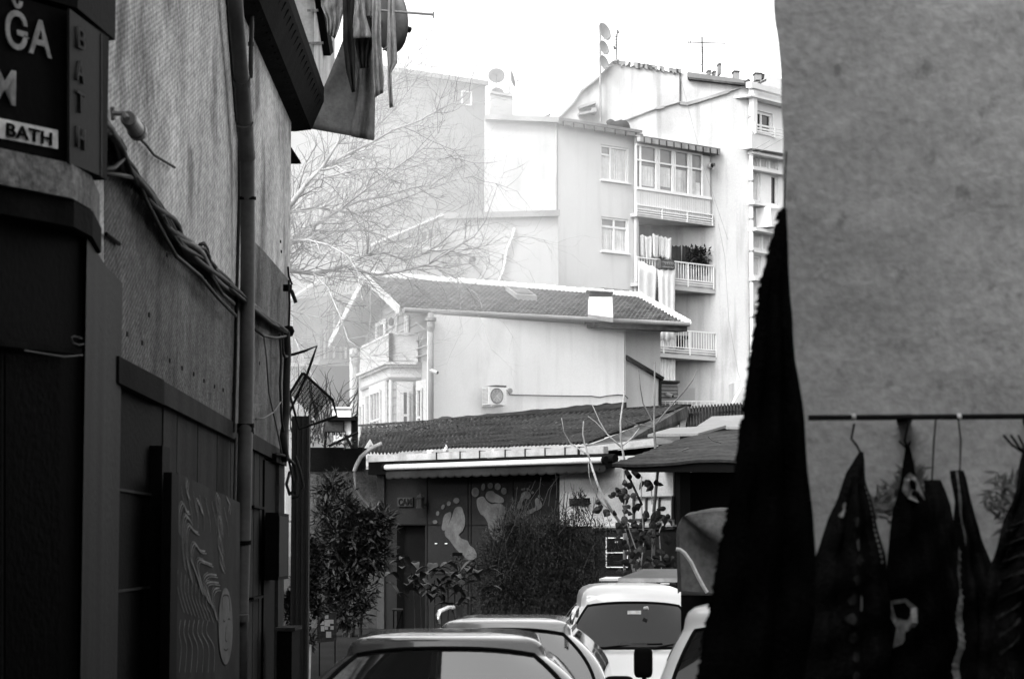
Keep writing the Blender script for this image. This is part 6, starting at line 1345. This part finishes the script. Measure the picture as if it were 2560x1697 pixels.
bb = bush('bamboo_bush', 'huge feathery dark bamboo clump in front of the shop', 'bush', [(1300, 1420, 130, 110), (1380, 1370, 110, 90), (1420, 1440, 110, 110), (1250, 1460, 90, 90), (1330, 1360, 70, 60), (1440, 1340, 66, 56), (1240, 1390, 70, 60), (1480, 1400, 56, 80), (1400, 1310, 44, 40), (1340, 1500, 140, 80), (1450, 1500, 90, 80), (1290, 1330, 50, 60), (1450, 1262, 36, 44), (1500, 1330, 30, 40), (1220, 1500, 60, 70), (1255, 1330, 50, 50), (1290, 1320, 56, 40), (1400, 1340, 60, 50)], 45.5, 30000, .10, .017, 'bamboo', 37, ((1300, 1300), (1390, 1250), (1450, 1240), (1240, 1380), (1420, 1230)), depth=.7)
mb = MB(); rnd = random.Random(8)
for k in range(70):
    x = rnd.uniform(1240, 1520); y = rnd.uniform(1180, 1330) + abs(x - 1400)*.25; p0_ = at(x, y, 45.4 + rnd.uniform(-.4, .4)); b = p0_ + V((rnd.uniform(-.35, .35), 0, -rnd.uniform(.4, .9)))
    mb.tube([b, b.lerp(p0_, .5) + V((rnd.uniform(-.05, .05), 0, .03)), p0_], [.008, .006, .003], 4)
    for _ in range(14): q = b.lerp(p0_, rnd.uniform(.2, 1)); mb.leaf(q, (rnd.uniform(-1, 1), rnd.uniform(-.5, .5), rnd.uniform(-.5, .8)), (0, 0, 1), .1, .012) if y > 1240 or rnd.random() < .15 else None
mb.build('shoots', 'bamboo', bb)
t = thing('broadleaf_plant', 'low plant with large arching leaves behind the front car', 'plant', flat(at(1080, 1560, 42)) + V((0, 0, .3))); rnd = random.Random(6)
def arch(mb, base, d, l, w, rnd):
    d = V(d).normalized(); sd = V((-d.y, d.x, 0)).normalized() if abs(d.z) < .95 else V((1, 0, 0)); n_ = 8
    def fn(u, v):
        s = u*l; wid_ = w*math.sin(math.pi*min(1, u*1.02))**.7*(v - .5); p = V(base) + V((d.x, d.y, 0))*s*.9 + V((0, 0, d.z*s + .3*l*math.sin(u*1.6) - .5*l*u*u))
        return p + sd*wid_ + V((0, 0, abs(v - .5)*w*.35*math.sin(math.pi*u)))
    mb.grid(fn, n_, 4)
k_ = 0
for cx_, cy_, n_ in ((1020, 1430, 6), (1050, 1450, 7), (1090, 1470, 8), (1120, 1440, 6), (1140, 1460, 8), (1170, 1480, 6), (1060, 1490, 7), (1110, 1510, 8), (1180, 1440, 4), (1030, 1500, 5), (1150, 1510, 6)):
    for _ in range(n_):
        mb = MB(); a = rnd.uniform(0, 6.28); c = at(cx_ + rnd.gauss(0, 14), cy_ + rnd.gauss(0, 12), 42.3 + rnd.uniform(-.4, .4)); arch(mb, c, (math.cos(a), math.sin(a)*.6 - .2, rnd.uniform(.1, .6)), rnd.uniform(.34, .55), rnd.uniform(.13, .2), rnd); mb.build('leaf', 'leaf_big', t, smooth=True); k_ += 1
mb = MB(); arch(mb, at(1033, 1440, 42), (.25, -.1, 1.6), .34, .13, rnd); mb.build('leaf', 'leaf_big', t, smooth=True)
for k in range(9): b = flat(at(1040 + k*16, 1560, 42.3)) + V((0, 0, .3)); MB().tube([b, at(1035 + k*17, 1450 + 10*(k % 3), 42.3)], .012, 5).build('stem', 'leaf_dark', t)
t = thing('garden_stool', 'small dark stool on the ground by the dark door', 'stool', at(995, 1585, 43))
mb = MB(); mb.prism([at(980, 1527, 43), at(1008, 1527, 43), at(1006, 1524, 43.4), at(984, 1524, 43.4)], (0, 0, .03)); mb.build('seat', 'post', t)
for x0_, x1_ in ((984, 992), (1006, 998)): MB().tube([at(x0_, 1527, 43.1), at(x1_ - (8 if x0_ < 990 else -6), 1580, 43.1)], .012, 5).build('leg', 'black', t)
MB().tube([at(1005, 1527, 43.3), at(988, 1580, 43.3)], .012, 5).build('leg', 'black', t)
t = thing('hanging_pot', 'small dark hanging planter in front of the footprint wall', 'planter', at(1146, 1400, 46)); rnd = random.Random(77)
mb = MB(); clump(mb, at(1146, 1405, 46), .14, .12, .16, 70, .1, .04, rnd, .4); clump(mb, at(1190, 1410, 46), .12, .1, .1, 40, .1, .05, rnd, .2); mb.build('foliage', 'leaf_mid', t)
MB().prism([at(1131, 1388, 45.9), at(1156, 1390, 45.9), at(1156, 1381, 45.9), at(1131, 1380, 45.9)], (0, .15, 0)).build('basket', 'black', t); MB().tube([at(1160, 1396, 45.9), at(1172, 1400, 45.9), at(1184, 1398, 45.9), at(1192, 1391, 45.9)], .012, 5).build('hoop', 'pvc', t)
# ================================================================ vehicles (local: nose towards -Y, origin on the ground at the centre of the windscreen's top edge)
def vehicle(name, label, cat, loc, rz, p, paint, glassm):
    t = thing(name, label, cat, loc, 'cars parked in the yard', rz)
    W, wr, zb, zr, H = p['W'], p['wr'], p['zb'], p['zr'], p['H']; yb, yt, yr, yrb = -p['ws'], 0.0, p['roof'], p['roof'] + p.get('rake', .5)
    nf, nc, ns = 14, 5, 18; T_ = 12; rings = []
    tot = 2*(nf + nc*2 + ns)
    def ringpts(f):
        w = lerp(W, wr, max(f, 0)**p.get('curve', 1.25)); yf = lerp(yb, yt, f); yr_ = lerp(yrb, yr, f); z = lerp(zb, zr, f); rc = .09; P = []
        bul = p.get('bulge', .14)
        for i in range(nf): x = lerp(-(w - rc), w - rc, i/(nf-1)); P.append((x, yf + bul*(x/w)**2))
        cy = yf + bul*((w - rc)/w)**2 + rc
        for i in range(1, nc + 1): a = -math.pi/2 + math.pi/2*i/(nc + 1); P.append((w - rc + rc*math.cos(a), cy + rc*math.sin(a)))
        for i in range(ns): P.append((w, lerp(cy, yr_ - rc, i/(ns - 1))))
        for i in range(1, nc + 1): a = math.pi/2*i/(nc + 1); P.append((w - rc + rc*math.cos(a), yr_ - rc + rc*math.sin(a)))
        for i in range(nf): P.append((lerp(w - rc, -(w - rc), i/(nf-1)), yr_))
        for i in range(1, nc + 1): a = math.pi/2 + math.pi/2*i/(nc + 1); P.append((-(w - rc) + rc*math.cos(a), yr_ - rc + rc*math.sin(a)))
        for i in range(ns): P.append((-w, lerp(yr_ - rc, cy, i/(ns - 1))))
        for i in range(1, nc + 1): a = math.pi + math.pi/2*i/(nc + 1); P.append((-(w - rc) + rc*math.cos(a), cy + rc*math.sin(a)))
        ar = p.get('arch', .07)
        return [V((x, y, z - ar*(min(1, abs(x)/w))**2.6*max(f, 0)**2)) for x, y in P], w
    fs_ = [i/T_ for i in range(T_ + 1)]; fs_[0] = -.15; fs_.insert(1, .03); fs_[-1] = 1; fs_.insert(-1, .97)
    R_ = [ringpts(f)[0] for f in fs_]; nr = len(R_); m = len(R_[0])
    cen = V((0, (yt + yr)/2, 0))
    for s_, dz in ((.985, .35), (.95, .6), (.88, .78), (.75, .9), (.55, .97), (.3, 1), (.02, 1)):
        R_.append([V((cen.x + (q.x - cen.x)*s_, cen.y + (q.y - cen.y)*s_, q.z + (H - q.z)*dz)) for q in R_[nr - 1]])
    isg = {}
    ia = lambda k: k % m
    glassf = {'windscreen': [], 'side_window': [], 'rear_window': []}; body_f = []
    s0 = nf + nc
    for r_ in range(len(R_) - 1):
        for k in range(m):
            f = (r_*m + k, r_*m + ia(k + 1), (r_ + 1)*m + ia(k + 1), (r_ + 1)*m + k); kind = None
            if 1 <= r_ < nr - 2:
                if k < nf - 1 or False: kind = 'windscreen'
                else:
                    kk = k - s0
                    if 2 <= kk < ns - 2 and kk not in (8, 9): kind = 'side_window'
                    kk = k - (2*nf + 3*nc + ns)
                    if 1 <= kk < ns - 3 and kk not in (7, 8): kind = 'side_window2'
                    kk = k - (s0 + ns + nc)
                    if 0 <= kk < nf - 1: kind = 'rear_window'
            if kind: glassf.setdefault(kind, []).append(f)
            else: body_f.append(f)
    allv = [q for ring in R_ for q in ring]
    def sub(faces, name, mat, sm=True):
        mb = MB(); mp = {}
        for f in faces:
            g_ = []
            for i in f:
                if i not in mp: mp[i] = len(mb.v); mb.v.append(allv[i].copy())
                g_.append(mp[i])
            mb.f.append(tuple(g_))
        return mb.build(name, mat, t, smooth=sm, local=True)
    sub(body_f, 'roof', paint)
    for k_, nm in (('windscreen', 'windscreen'), ('side_window', 'side_window'), ('side_window2', 'side_window'), ('rear_window', 'rear_window')): sub(glassf[k_], nm, glassm if k_ == 'windscreen' else 'glass_car')
    # rubber seal round the windscreen
    mb = MB(); r1, r2 = 1, nr - 2
    top = [R_[r2][i] + V((0, -.006, .004)) for i in range(nf)]; bot = [R_[r1][i] + V((0, -.01, 0)) for i in range(nf)]
    mb.tube(top, .013, 6); mb.tube(bot, .02, 6)
    for i in (0, nf - 1): mb.tube([R_[r_][i] + V((0, -.006, 0)) for r_ in range(r1, r2 + 1)], .014, 6)
    mb.build('seal', 'rubber', t, local=True)
    # lower body
    nose = p['nose']; yN = yb - nose; tail = yrb + p.get('boot', .35); zs = p['zb']
    st = [(yN, .55, .30), (yN + .06, .78, .55), (yN + .2, .9, zs*.66), (yN + .5, .97, zs*.8), (yb - .3, 1, zs*.93), (yb + .1, 1, zs*1.0), (0, 1, zs), (yr, 1, zs), (tail - .25, .98, zs*.98), (tail - .05, .9, zs*.85), (tail, .8, zs*.6)]
    mb = MB(); rows = []
    for y, wf, zt in st:
        w = p['W']*1.04*wf; z0 = .2 if zt > .4 else .22
        sec = [(0, z0), (w*.8, z0), (w*.97, z0 + .08), (w, max(.45*zt, z0 + .1)), (w*.985, zt*.78), (w*.9, zt*.95), (w*.72, zt*1.0), (0, zt*1.02)]
        rows.append([V((x, y, z)) for x, z in sec] + [V((-x, y, z)) for x, z in sec[-2:0:-1]])
    m2 = len(rows[0])
    for r_ in rows: mb.v += r_
    for i in range(len(rows) - 1):
        for j in range(m2): a = i*m2 + j; b = i*m2 + (j + 1) % m2; mb.f.append((a, b, b + m2, a + m2))
    mb.f.append(tuple(range(m2))); mb.f.append(tuple(range((len(rows)-1)*m2, len(rows)*m2)))
    mb.build('body', paint, t, smooth=True, sub=2, local=True, fix=True)
    for sx in (-1, 1):
        for y in (yN + .78, tail - .75):
            c = V((sx*(p['W']*1.04 - .1), y, .32)); w_ = MB().lathe(c, (sx, 0, 0), [(.2, -.1), (.32, -.09), (.32, .1), (.29, .115), (.2, .115)], 26).build('tyre', 'rubber', t, smooth=True, local=True)
            w_.name = 'wheel'; MB().lathe(c, (sx, 0, 0), [(0, .09), (.06, .1), (.19, .09), (.205, .117)], 10).build('rim', 'lamp_metal', w_, local=True)
        MB().box((sx*p['W']*.72, yN + .1, zs*.62), (.34, .16, .14)).build('headlight', 'gutter', t, local=True)
        if p.get('mirror'):
            x_, y_, z_ = p['mirror']; mb = MB()
            def mf(u, v, x_=x_, y_=y_, z_=z_, sx=sx):
                a = 6.283*u; b = math.pi*(v - .5); q = lambda s: math.copysign(abs(s)**.45, s); return V((sx*x_ + q(math.cos(a))*q(math.cos(b))*p.get('mw', .12), y_ + q(math.sin(a))*q(math.cos(b))*.07, z_ + q(math.sin(b))*p.get('mh', .08)))
            mb.grid(mf, 24, 14); mo = mb.build('mirror', 'rubber', t, smooth=True, local=True)
            MB().tube([(sx*(x_ - .06), y_ + .02, z_ - p.get('mh', .08)), (sx*(x_ - .22), y_ + .06, z_ - p.get('mh', .08) - .06)], .025, 8).build('mirror_arm', 'rubber', mo, local=True)
    MB().box((0, yN + .02, .5), (p['W']*.9, .06, .16)).build('grille', 'rubber', t, local=True)
    for sx, dx in ((-1, .1), (1, .45)):
        a = R_[1][3 if sx < 0 else 8]; b = R_[2][9 if sx < 0 else 12]; MB().tube([a + V((0, -.05, -.0)), (a + b)/2 + V((0, -.05, .03)), b + V((0, -.03, .02))], .012, 5).build('wiper', 'rubber', t, local=True)
    return t, R_, nr
def yard_z(Y): return 0
t, R1_, nr1 = vehicle('parked_car', 'grey car with a bright windscreen, nearest at the bottom of the yard', 'car', (at(1113, 1600, 15).x, 15.0, .0), 0, dict(W=.94, wr=.62, zb=1.05, zr=1.59, H=1.655, ws=.95, roof=1.7, nose=.95, mirror=(.98, -.55, 1.12), mh=.075, mw=.125, curve=2.0), 'car_grey', 'glass_front')
t2, R2_, nr2 = vehicle('parked_car', 'silver car with roof rails just behind the nearest car', 'car', (at(1262, 1600, 20.2).x, 20.2, 0), R(-3), dict(W=.86, wr=.555, zb=1.02, zr=1.53, H=1.6, ws=.9, roof=1.9, nose=.9, mirror=(.95, -.5, 1.08), curve=1.9), 'car_silver', 'glass_front')
for sx in (-1, 1):
    MB().tube([(sx*.55, .0, 1.56), (sx*.565, .03, 1.62), (sx*.565, .25, 1.655), (sx*.565, 1.2, 1.665), (sx*.56, 1.75, 1.65), (sx*.55, 1.85, 1.57)], [.017, .02, .018, .018, .018, .016], 8).build('roof_rail', 'chrome', t2, smooth=True, local=True)
t3, R3_, nr3 = vehicle('parked_van', 'white van with a dark windscreen parked facing the alley', 'van', (at(1584, 1600, 30.8).x, 30.8, 0), R(0), dict(W=.93, wr=.66, zb=.93, zr=1.51, H=1.72, ws=.75, roof=2.4, nose=.95, boot=.1, rake=.2, mirror=(1.02, -.35, 1.1), mw=.09, mh=.13, curve=1.5), 'car_white', 'glass_car')
for x, y, w_, h_, m_, yy in ((.0, -.12, .17, .05, 'letter_white', 1.37), (-.04, -.66, .34, .035, 'pvc', 1.0)): MB().box((x, y - .08, yy), (w_, .01, h_)).build('sticker', m_, t3, local=True)
MB().tube([(.12, -.25, 1.42), (.17, -.27, 1.43)], .025, 8).build('rear_view_mirror', 'paper', t3, local=True)
for x in (-.25, .12, .45): MB().box((x, .8, 1.718), (.1, .35, .012)).build('roof_rib', 'car_white', t3, local=True)
MB().prism([V((-.12, 1.7, 1.74)), V((.9, 1.7, 1.74)), V((.8, 2.3, 1.86)), V((.25, 2.3, 1.86))], (0, 0, .035)).build('roof_panel', 'pvc', t3, local=True)
MB().prism([V((-.12, 1.66, 1.722)), V((.9, 1.66, 1.722)), V((.9, 1.66, 1.775)), V((-.12, 1.66, 1.775))], (0, .03, 0)).build('panel_edge', 'gutter', t3, local=True)
t = thing('white_table', 'white table top half hidden between bamboo and van roof', 'table', flat(at(1560, 1560, 40)) + V((0, 0, .25)))
MB().prism([at(1498, 1446, 39), at(1600, 1446, 39), at(1608, 1441, 40.5), at(1515, 1441, 40.5)], (0, 0, -.035)).build('top', 'white_paint', t); MB().prism([at(1503, 1451, 39.2), at(1598, 1451, 39.2), at(1598, 1475, 39.2), at(1503, 1475, 39.2)], (0, .03, 0)).build('apron', 'shop_white', t)
for x in (1506, 1596): p_ = at(x, 1460, 39.3); MB().bar(p_, V((p_.x, p_.y, .22)), .05).build('leg', 'shop_white', t)
# truck with canvas body
X0 = 1.75
tk, Rk, nk = vehicle('pickup_truck', 'small white truck with a dirty canvas covered bed behind the shaggy carpet', 'truck', (X0 + .18, 17.4, 0), R(-4), dict(W=.92, wr=.70, zb=1.0, zr=1.66, H=1.80, ws=.55, roof=.75, nose=.6, boot=.0, rake=.1, curve=1.6), 'car_white', 'glass_car')
MB().box((-.01, 1.95, .72), (1.4, 2.2, .25)).build('truck_bed', 'rubber', tk, local=True)
def canv(u, v):
    # arch section over the bed: u around, v along
    y = lerp(.95, 3.0, v); a = math.pi*(u);  z = 1.84 + .64*math.sin(a)**.2 if 0 < u < 1 else 1.84
    x = math.copysign(abs(math.cos(a))**.22, -math.cos(a))*.74; q = V((x, y, z)); w_ = .03*noise.noise(q*3) + .02*noise.noise(q*9)
    return q + V((w_, w_*1.5, w_))
mb = MB(); mb.grid(canv, 40, 24); n0 = len(mb.v)
def front(u, v):
    e = canv(u, 0); c = V((e.x*(1-v), e.y - .05*math.sin(v*3), lerp(e.z, 1.82, v))); w_ = .09*noise.noise(c*3.2) + .045*math.sin(c.x*14 + c.z*7 + 3*noise.noise(c*2)); return V((c.x, c.y + w_*min(1, v*6) - .02, c.z))
mb.grid(front, 60, 16)
mb.build('canvas_cover', 'canvas', tk, smooth=True, local=True)
MB().box((0, 2.0, 1.35), (1.44, 2.1, .96)).build('bed_side', 'rubber', tk, local=True)
MB().tube([Matrix.Rotation(R(4), 3, 'Z') @ (at(x, y, 18.22) - V((1.93, 17.4, 0))) for x, y in ((1690, 1372), (1700, 1373), (1712, 1382), (1728, 1405), (1745, 1440), (1760, 1468), (1768, 1480))], .016, 6).build('strap', 'reflect_strip', tk, local=True)
MB().tube([(-.25, .83, 2.24), (.1, .83, 2.26), (.4, .84, 2.26)], .02, 6).build('seam', 'canvas', tk, local=True)
xm = at(1608, 1655, 16.9); c = Matrix.Rotation(R(4), 3, 'Z') @ V((xm.x - X0 - .18, -.5, 0)) + V((0, 0, xm.z)); mb = MB()
def mf(u, v):
    a = 6.283*u; b = math.pi*(v - .5); q = lambda s: math.copysign(abs(s)**.4, s); return c + V((q(math.cos(a))*q(math.cos(b))*.066*(1 + .0*v), q(math.sin(a))*q(math.cos(b))*.05, q(math.sin(b))*.105))
mb.grid(mf, 24, 14); mo = mb.build('mirror', 'rubber', tk, smooth=True, local=True); MB().tube([c - V((0, 0, .09)), c + V((.03, .02, -.17)), c + V((.3, .1, -.2))], .018, 8).build('mirror_arm', 'rubber', mo, local=True)
MB().box((-.2, -.2, 1.2), (.04, .03, .3)).build('dash_item', 'pvc', tk, local=True)



# ================================================================ bare tree
tr = thing('bare_tree', 'big leafless tree spreading its twigs from behind the plaster corner', 'tree', (at(640, 1300, 66).x, 66, 0))
limbs = [
 ([(640, 1300), (645, 1000), (655, 800), (668, 700)], .34, .2, 'trunk'),
 ([(668, 700), (700, 678), (723, 676), (784, 684), (834, 674), (864, 664), (880, 672), (941, 687), (994, 680), (1071, 661), (1128, 626), (1185, 592), (1216, 550)], .11, .018, 'limb'),
 ([(864, 664), (910, 640), (960, 632), (1010, 650), (1050, 640), (1100, 610), (1140, 575), (1180, 560)], .05, .012, 'limb'),
 ([(660, 760), (700, 620), (723, 603), (765, 573), (803, 554), (857, 519), (905, 500), (960, 492), (1030, 470), (1100, 460)], .12, .015, 'limb'),
 ([(660, 740), (690, 560), (726, 513), (753, 478), (772, 451), (807, 417), (845, 356), (860, 300), (880, 240)], .14, .02, 'limb'),
 ([(807, 417), (868, 386), (937, 352), (983, 325), (1040, 306), (1097, 275), (1150, 250), (1180, 225)], .06, .01, 'limb'),
 ([(700, 545), (726, 532), (785, 518), (845, 528), (890, 532), (937, 524), (1000, 500), (1048, 482), (1136, 451), (1190, 440)], .06, .01, 'limb'),
 ([(723, 603), (770, 600), (820, 612), (870, 640), (900, 690), (960, 740)], .05, .01, 'limb'),
 ([(772, 451), (830, 440), (890, 425), (950, 420), (1010, 425), (1080, 400), (1140, 390)], .045, .008, 'limb'),
 ([(845, 356), (880, 300), (930, 250), (985, 205), (1030, 150), (1060, 110), (1085, 60)], .05, .006, 'limb'),
 ([(868, 386), (930, 330), (990, 270), (1040, 200), (1070, 150)], .035, .006, 'limb'),
 ([(765, 573), (830, 580), (900, 575), (960, 590), (1010, 620)], .04, .008, 'limb'),
 ([(668, 720), (700, 770), (740, 780), (800, 795), (850, 780)], .04, .01, 'limb'),
 ([(700, 790), (730, 830), (760, 900), (790, 960), (800, 1020)], .03, .008, 'limb'),
 ([(723, 676), (735, 640), (760, 610), (800, 600), (850, 570), (880, 560)], .04, .008, 'limb'),
 ([(784, 684), (820, 720), (850, 790), (870, 850), (930, 890), (985, 885)], .03, .008, 'limb'),
 ([(1071, 661), (1110, 680), (1150, 700), (1175, 730), (1190, 760)], .02, .006, 'limb'),
 ([(1128, 626), (1180, 622), (1230, 610), (1265, 590)], .018, .005, 'limb'),
 ([(857, 519), (920, 470), (990, 420), (1060, 370), (1100, 330)], .035, .006, 'limb'),
]
rnd = random.Random(42); tw = MB(); tw2 = MB(); count = 0
def twig(p, d, L, r, lvl, out):
    global count
    count += 1
    n_ = 4; pts = [p]; q = p.copy(); dd = d.copy()
    for i in range(n_):
        dd = (dd + V((rnd.uniform(-.28, .28), rnd.uniform(-.2, .2), rnd.uniform(-.2, .3)))).normalized(); q = q + dd*L/n_; pts.append(q.copy())
    out.tube(pts, [lerp(r, r*.35, i/n_) for i in range(n_ + 1)], 3 if lvl > 1 else 4, False)
    if lvl < 3:
        for _ in range(rnd.choice((2, 3, 3, 4)) if lvl == 1 else rnd.choice((1, 2, 2))):
            k = rnd.randint(1, n_); b = (pts[k] - pts[k-1]).normalized(); s_ = rnd.choice((-1, 1)); a = s_*rnd.uniform(.35, .95)
            e = V((b.x*math.cos(a) - b.z*math.sin(a), b.y + rnd.uniform(-.4, .4), b.x*math.sin(a) + b.z*math.cos(a))); twig(pts[k], e.normalized(), L*rnd.uniform(.45, .75), r*.6, lvl + 1, out)
for pl, ra, rb_, kind in limbs:
    Y0 = 66; pts = []
    off = rnd.uniform(-3, 3) if kind == 'limb' else 0
    for i, (x, y) in enumerate(pl): pts.append(at(x, y, Y0 + off*min(1, i/3)))
    k = len(pts); MB().tube(pts, [.75*lerp(ra, rb_, i/(k-1)) for i in range(k)], 9).build(kind, 'bark', tr, smooth=True)
    if kind == 'trunk': continue
    for i in range(1, k):
        seg = pts[i] - pts[i-1]; nseg = max(3, int(seg.length*8))
        for j in range(nseg):
            p = pts[i-1] + seg*rnd.random(); a = rnd.choice((-1, 1))*rnd.uniform(.3, 1.1); b = seg.normalized()
            e = V((b.x*math.cos(a) - b.z*math.sin(a), rnd.uniform(-.6, .6), b.x*math.sin(a) + b.z*math.cos(a) + .12)).normalized()
            twig(p, e, rnd.uniform(.5, 1.7), lerp(ra, rb_, i/k)*.22 + .005, 1, tw if rnd.random() < .82 else tw2)
tw.build('twigs', 'bark', tr); tw2.build('lit_twigs', 'bark_pale', tr)  # light on some twigs put into a second bark colour

# ================================================================ ground
def gf(u, v):
    x = lerp(-1, 1, u); x = math.copysign(abs(x)**2.2, x)*260; y = lerp(0, 1, v); y = -60 + 460*y**1.6
    return V((x, y, max(0, min(.44, (y - 32)/14*.44))))
g = MB().grid(gf, 60, 120).build('ground', 'asphalt', None, smooth=True); struct(g, label='rough asphalt yard and ground')

# ================================================================ light, air, camera
w = bpy.data.worlds.new('World'); S.world = w; w.use_nodes = True; nt = w.node_tree
sky = nt.nodes.new('ShaderNodeTexSky'); sky.sky_type = 'NISHITA'; sky.sun_disc = False
SUN_EL, SUN_AZ = 42, -140
sky.sun_elevation = R(SUN_EL); sky.sun_rotation = R(SUN_AZ); sky.air_density = 1.5; sky.dust_density = 4
bw_ = nt.nodes.new('ShaderNodeRGBToBW'); bg = nt.nodes['Background']; bg.inputs['Strength'].default_value = .15
nt.links.new(sky.outputs[0], bw_.inputs[0]); nt.links.new(bw_.outputs[0], bg.inputs[0])
sl = bpy.data.lights.new('sun', 'SUN'); sl.energy = .75; sl.angle = R(12); sl.color = (1, 1, 1)
so = bpy.data.objects.new('sun', sl); COL.objects.link(so)
sd = V((math.sin(R(SUN_AZ))*math.cos(R(SUN_EL)), math.cos(R(SUN_AZ))*math.cos(R(SUN_EL)), math.sin(R(SUN_EL))))
so.rotation_euler = (-sd).to_track_quat('-Z', 'Y').to_euler()
SMOKE = .08
# drifting smoke between the gabled house and the far blocks
sc_ = at(800, 420, 72); rx_, ry_, rz_ = 11.5, 22, 14
sm_ = MB().grid(lambda u, v: sc_ + V((rx_*math.cos(6.28319*u)*math.cos(math.pi*(v-.5)), ry_*math.sin(6.28319*u)*math.cos(math.pi*(v-.5)), rz_*math.sin(math.pi*(v-.5)))), 32, 16)
for k in range(17): sm_.v[32*17 + k] = sm_.v[k].copy()
so_ = sm_.build('smoke', 'white_paint', None); so_['kind'] = 'stuff'; so_['label'] = 'pale smoke drifting through the bare tree'
bm = bmesh.new(); bm.from_mesh(so_.data); bmesh.ops.remove_doubles(bm, verts=bm.verts, dist=.001); bmesh.ops.recalc_face_normals(bm, faces=bm.faces); bm.to_mesh(so_.data); bm.free()
mm = bpy.data.materials.new('smoke_air'); mm.use_nodes = True; hn = mm.node_tree; hn.nodes.remove(hn.nodes['Principled BSDF'])
pv = hn.nodes.new('ShaderNodeVolumePrincipled'); pv.inputs['Color'].default_value = (.8, .8, .8, 1); pv.inputs['Anisotropy'].default_value = .2
tc = hn.nodes.new('ShaderNodeTexCoord'); mp = hn.nodes.new('ShaderNodeMapping'); mp.vector_type = 'POINT'
mp.inputs['Location'].default_value = (-sc_.x/rx_, -sc_.y/ry_, -sc_.z/rz_); mp.inputs['Scale'].default_value = (1/rx_, 1/ry_, 1/rz_)
gr = hn.nodes.new('ShaderNodeTexGradient'); gr.gradient_type = 'SPHERICAL'
nz = hn.nodes.new('ShaderNodeTexNoise'); nz.inputs['Scale'].default_value = .12; nz.inputs['Detail'].default_value = 2
ml = hn.nodes.new('ShaderNodeMath'); ml.operation = 'MULTIPLY'; m2 = hn.nodes.new('ShaderNodeMath'); m2.operation = 'MULTIPLY'; m2.inputs[1].default_value = SMOKE
hn.links.new(tc.outputs['Object'], mp.inputs[0]); hn.links.new(mp.outputs[0], gr.inputs[0]); hn.links.new(tc.outputs['Object'], nz.inputs['Vector'])
hn.links.new(gr.outputs['Fac'], ml.inputs[0]); hn.links.new(nz.outputs['Fac'], ml.inputs[1]); hn.links.new(ml.outputs[0], m2.inputs[0]); hn.links.new(m2.outputs[0], pv.inputs['Density'])
hn.links.new(pv.outputs[0], hn.nodes['Material Output'].inputs['Volume']); so_.data.materials.clear(); so_.data.materials.append(mm)

cam = bpy.data.cameras.new('camera'); co = bpy.data.objects.new('camera', cam); COL.objects.link(co); S.camera = co
cam.sensor_width = 36; cam.lens = F/2560*36; cam.clip_start = .1; cam.clip_end = 2000
co.location = CAM; co.rotation_euler = (math.pi/2 + TH, 0, 0)
cam.dof.use_dof = True; cam.dof.focus_distance = 48; cam.dof.aperture_fstop = 7
S.view_settings.view_transform = 'Standard'; S.view_settings.look = 'None'; S.view_settings.gamma = 1
S.view_settings.exposure = 2.1
S.cycles.use_denoising = True; S.cycles.denoiser = 'OPENIMAGEDENOISE'; S.cycles.denoising_input_passes = 'RGB_ALBEDO_NORMAL'; S.cycles.denoising_prefilter = 'ACCURATE'
S.cycles.pixel_filter_type = 'BLACKMAN_HARRIS'; S.cycles.filter_width = 1.5; S.cycles.max_bounces = 5; S.cycles.volume_bounces = 3; S.cycles.volume_step_rate = 2; S.cycles.volume_max_steps = 64; S.cycles.transparent_max_bounces = 8
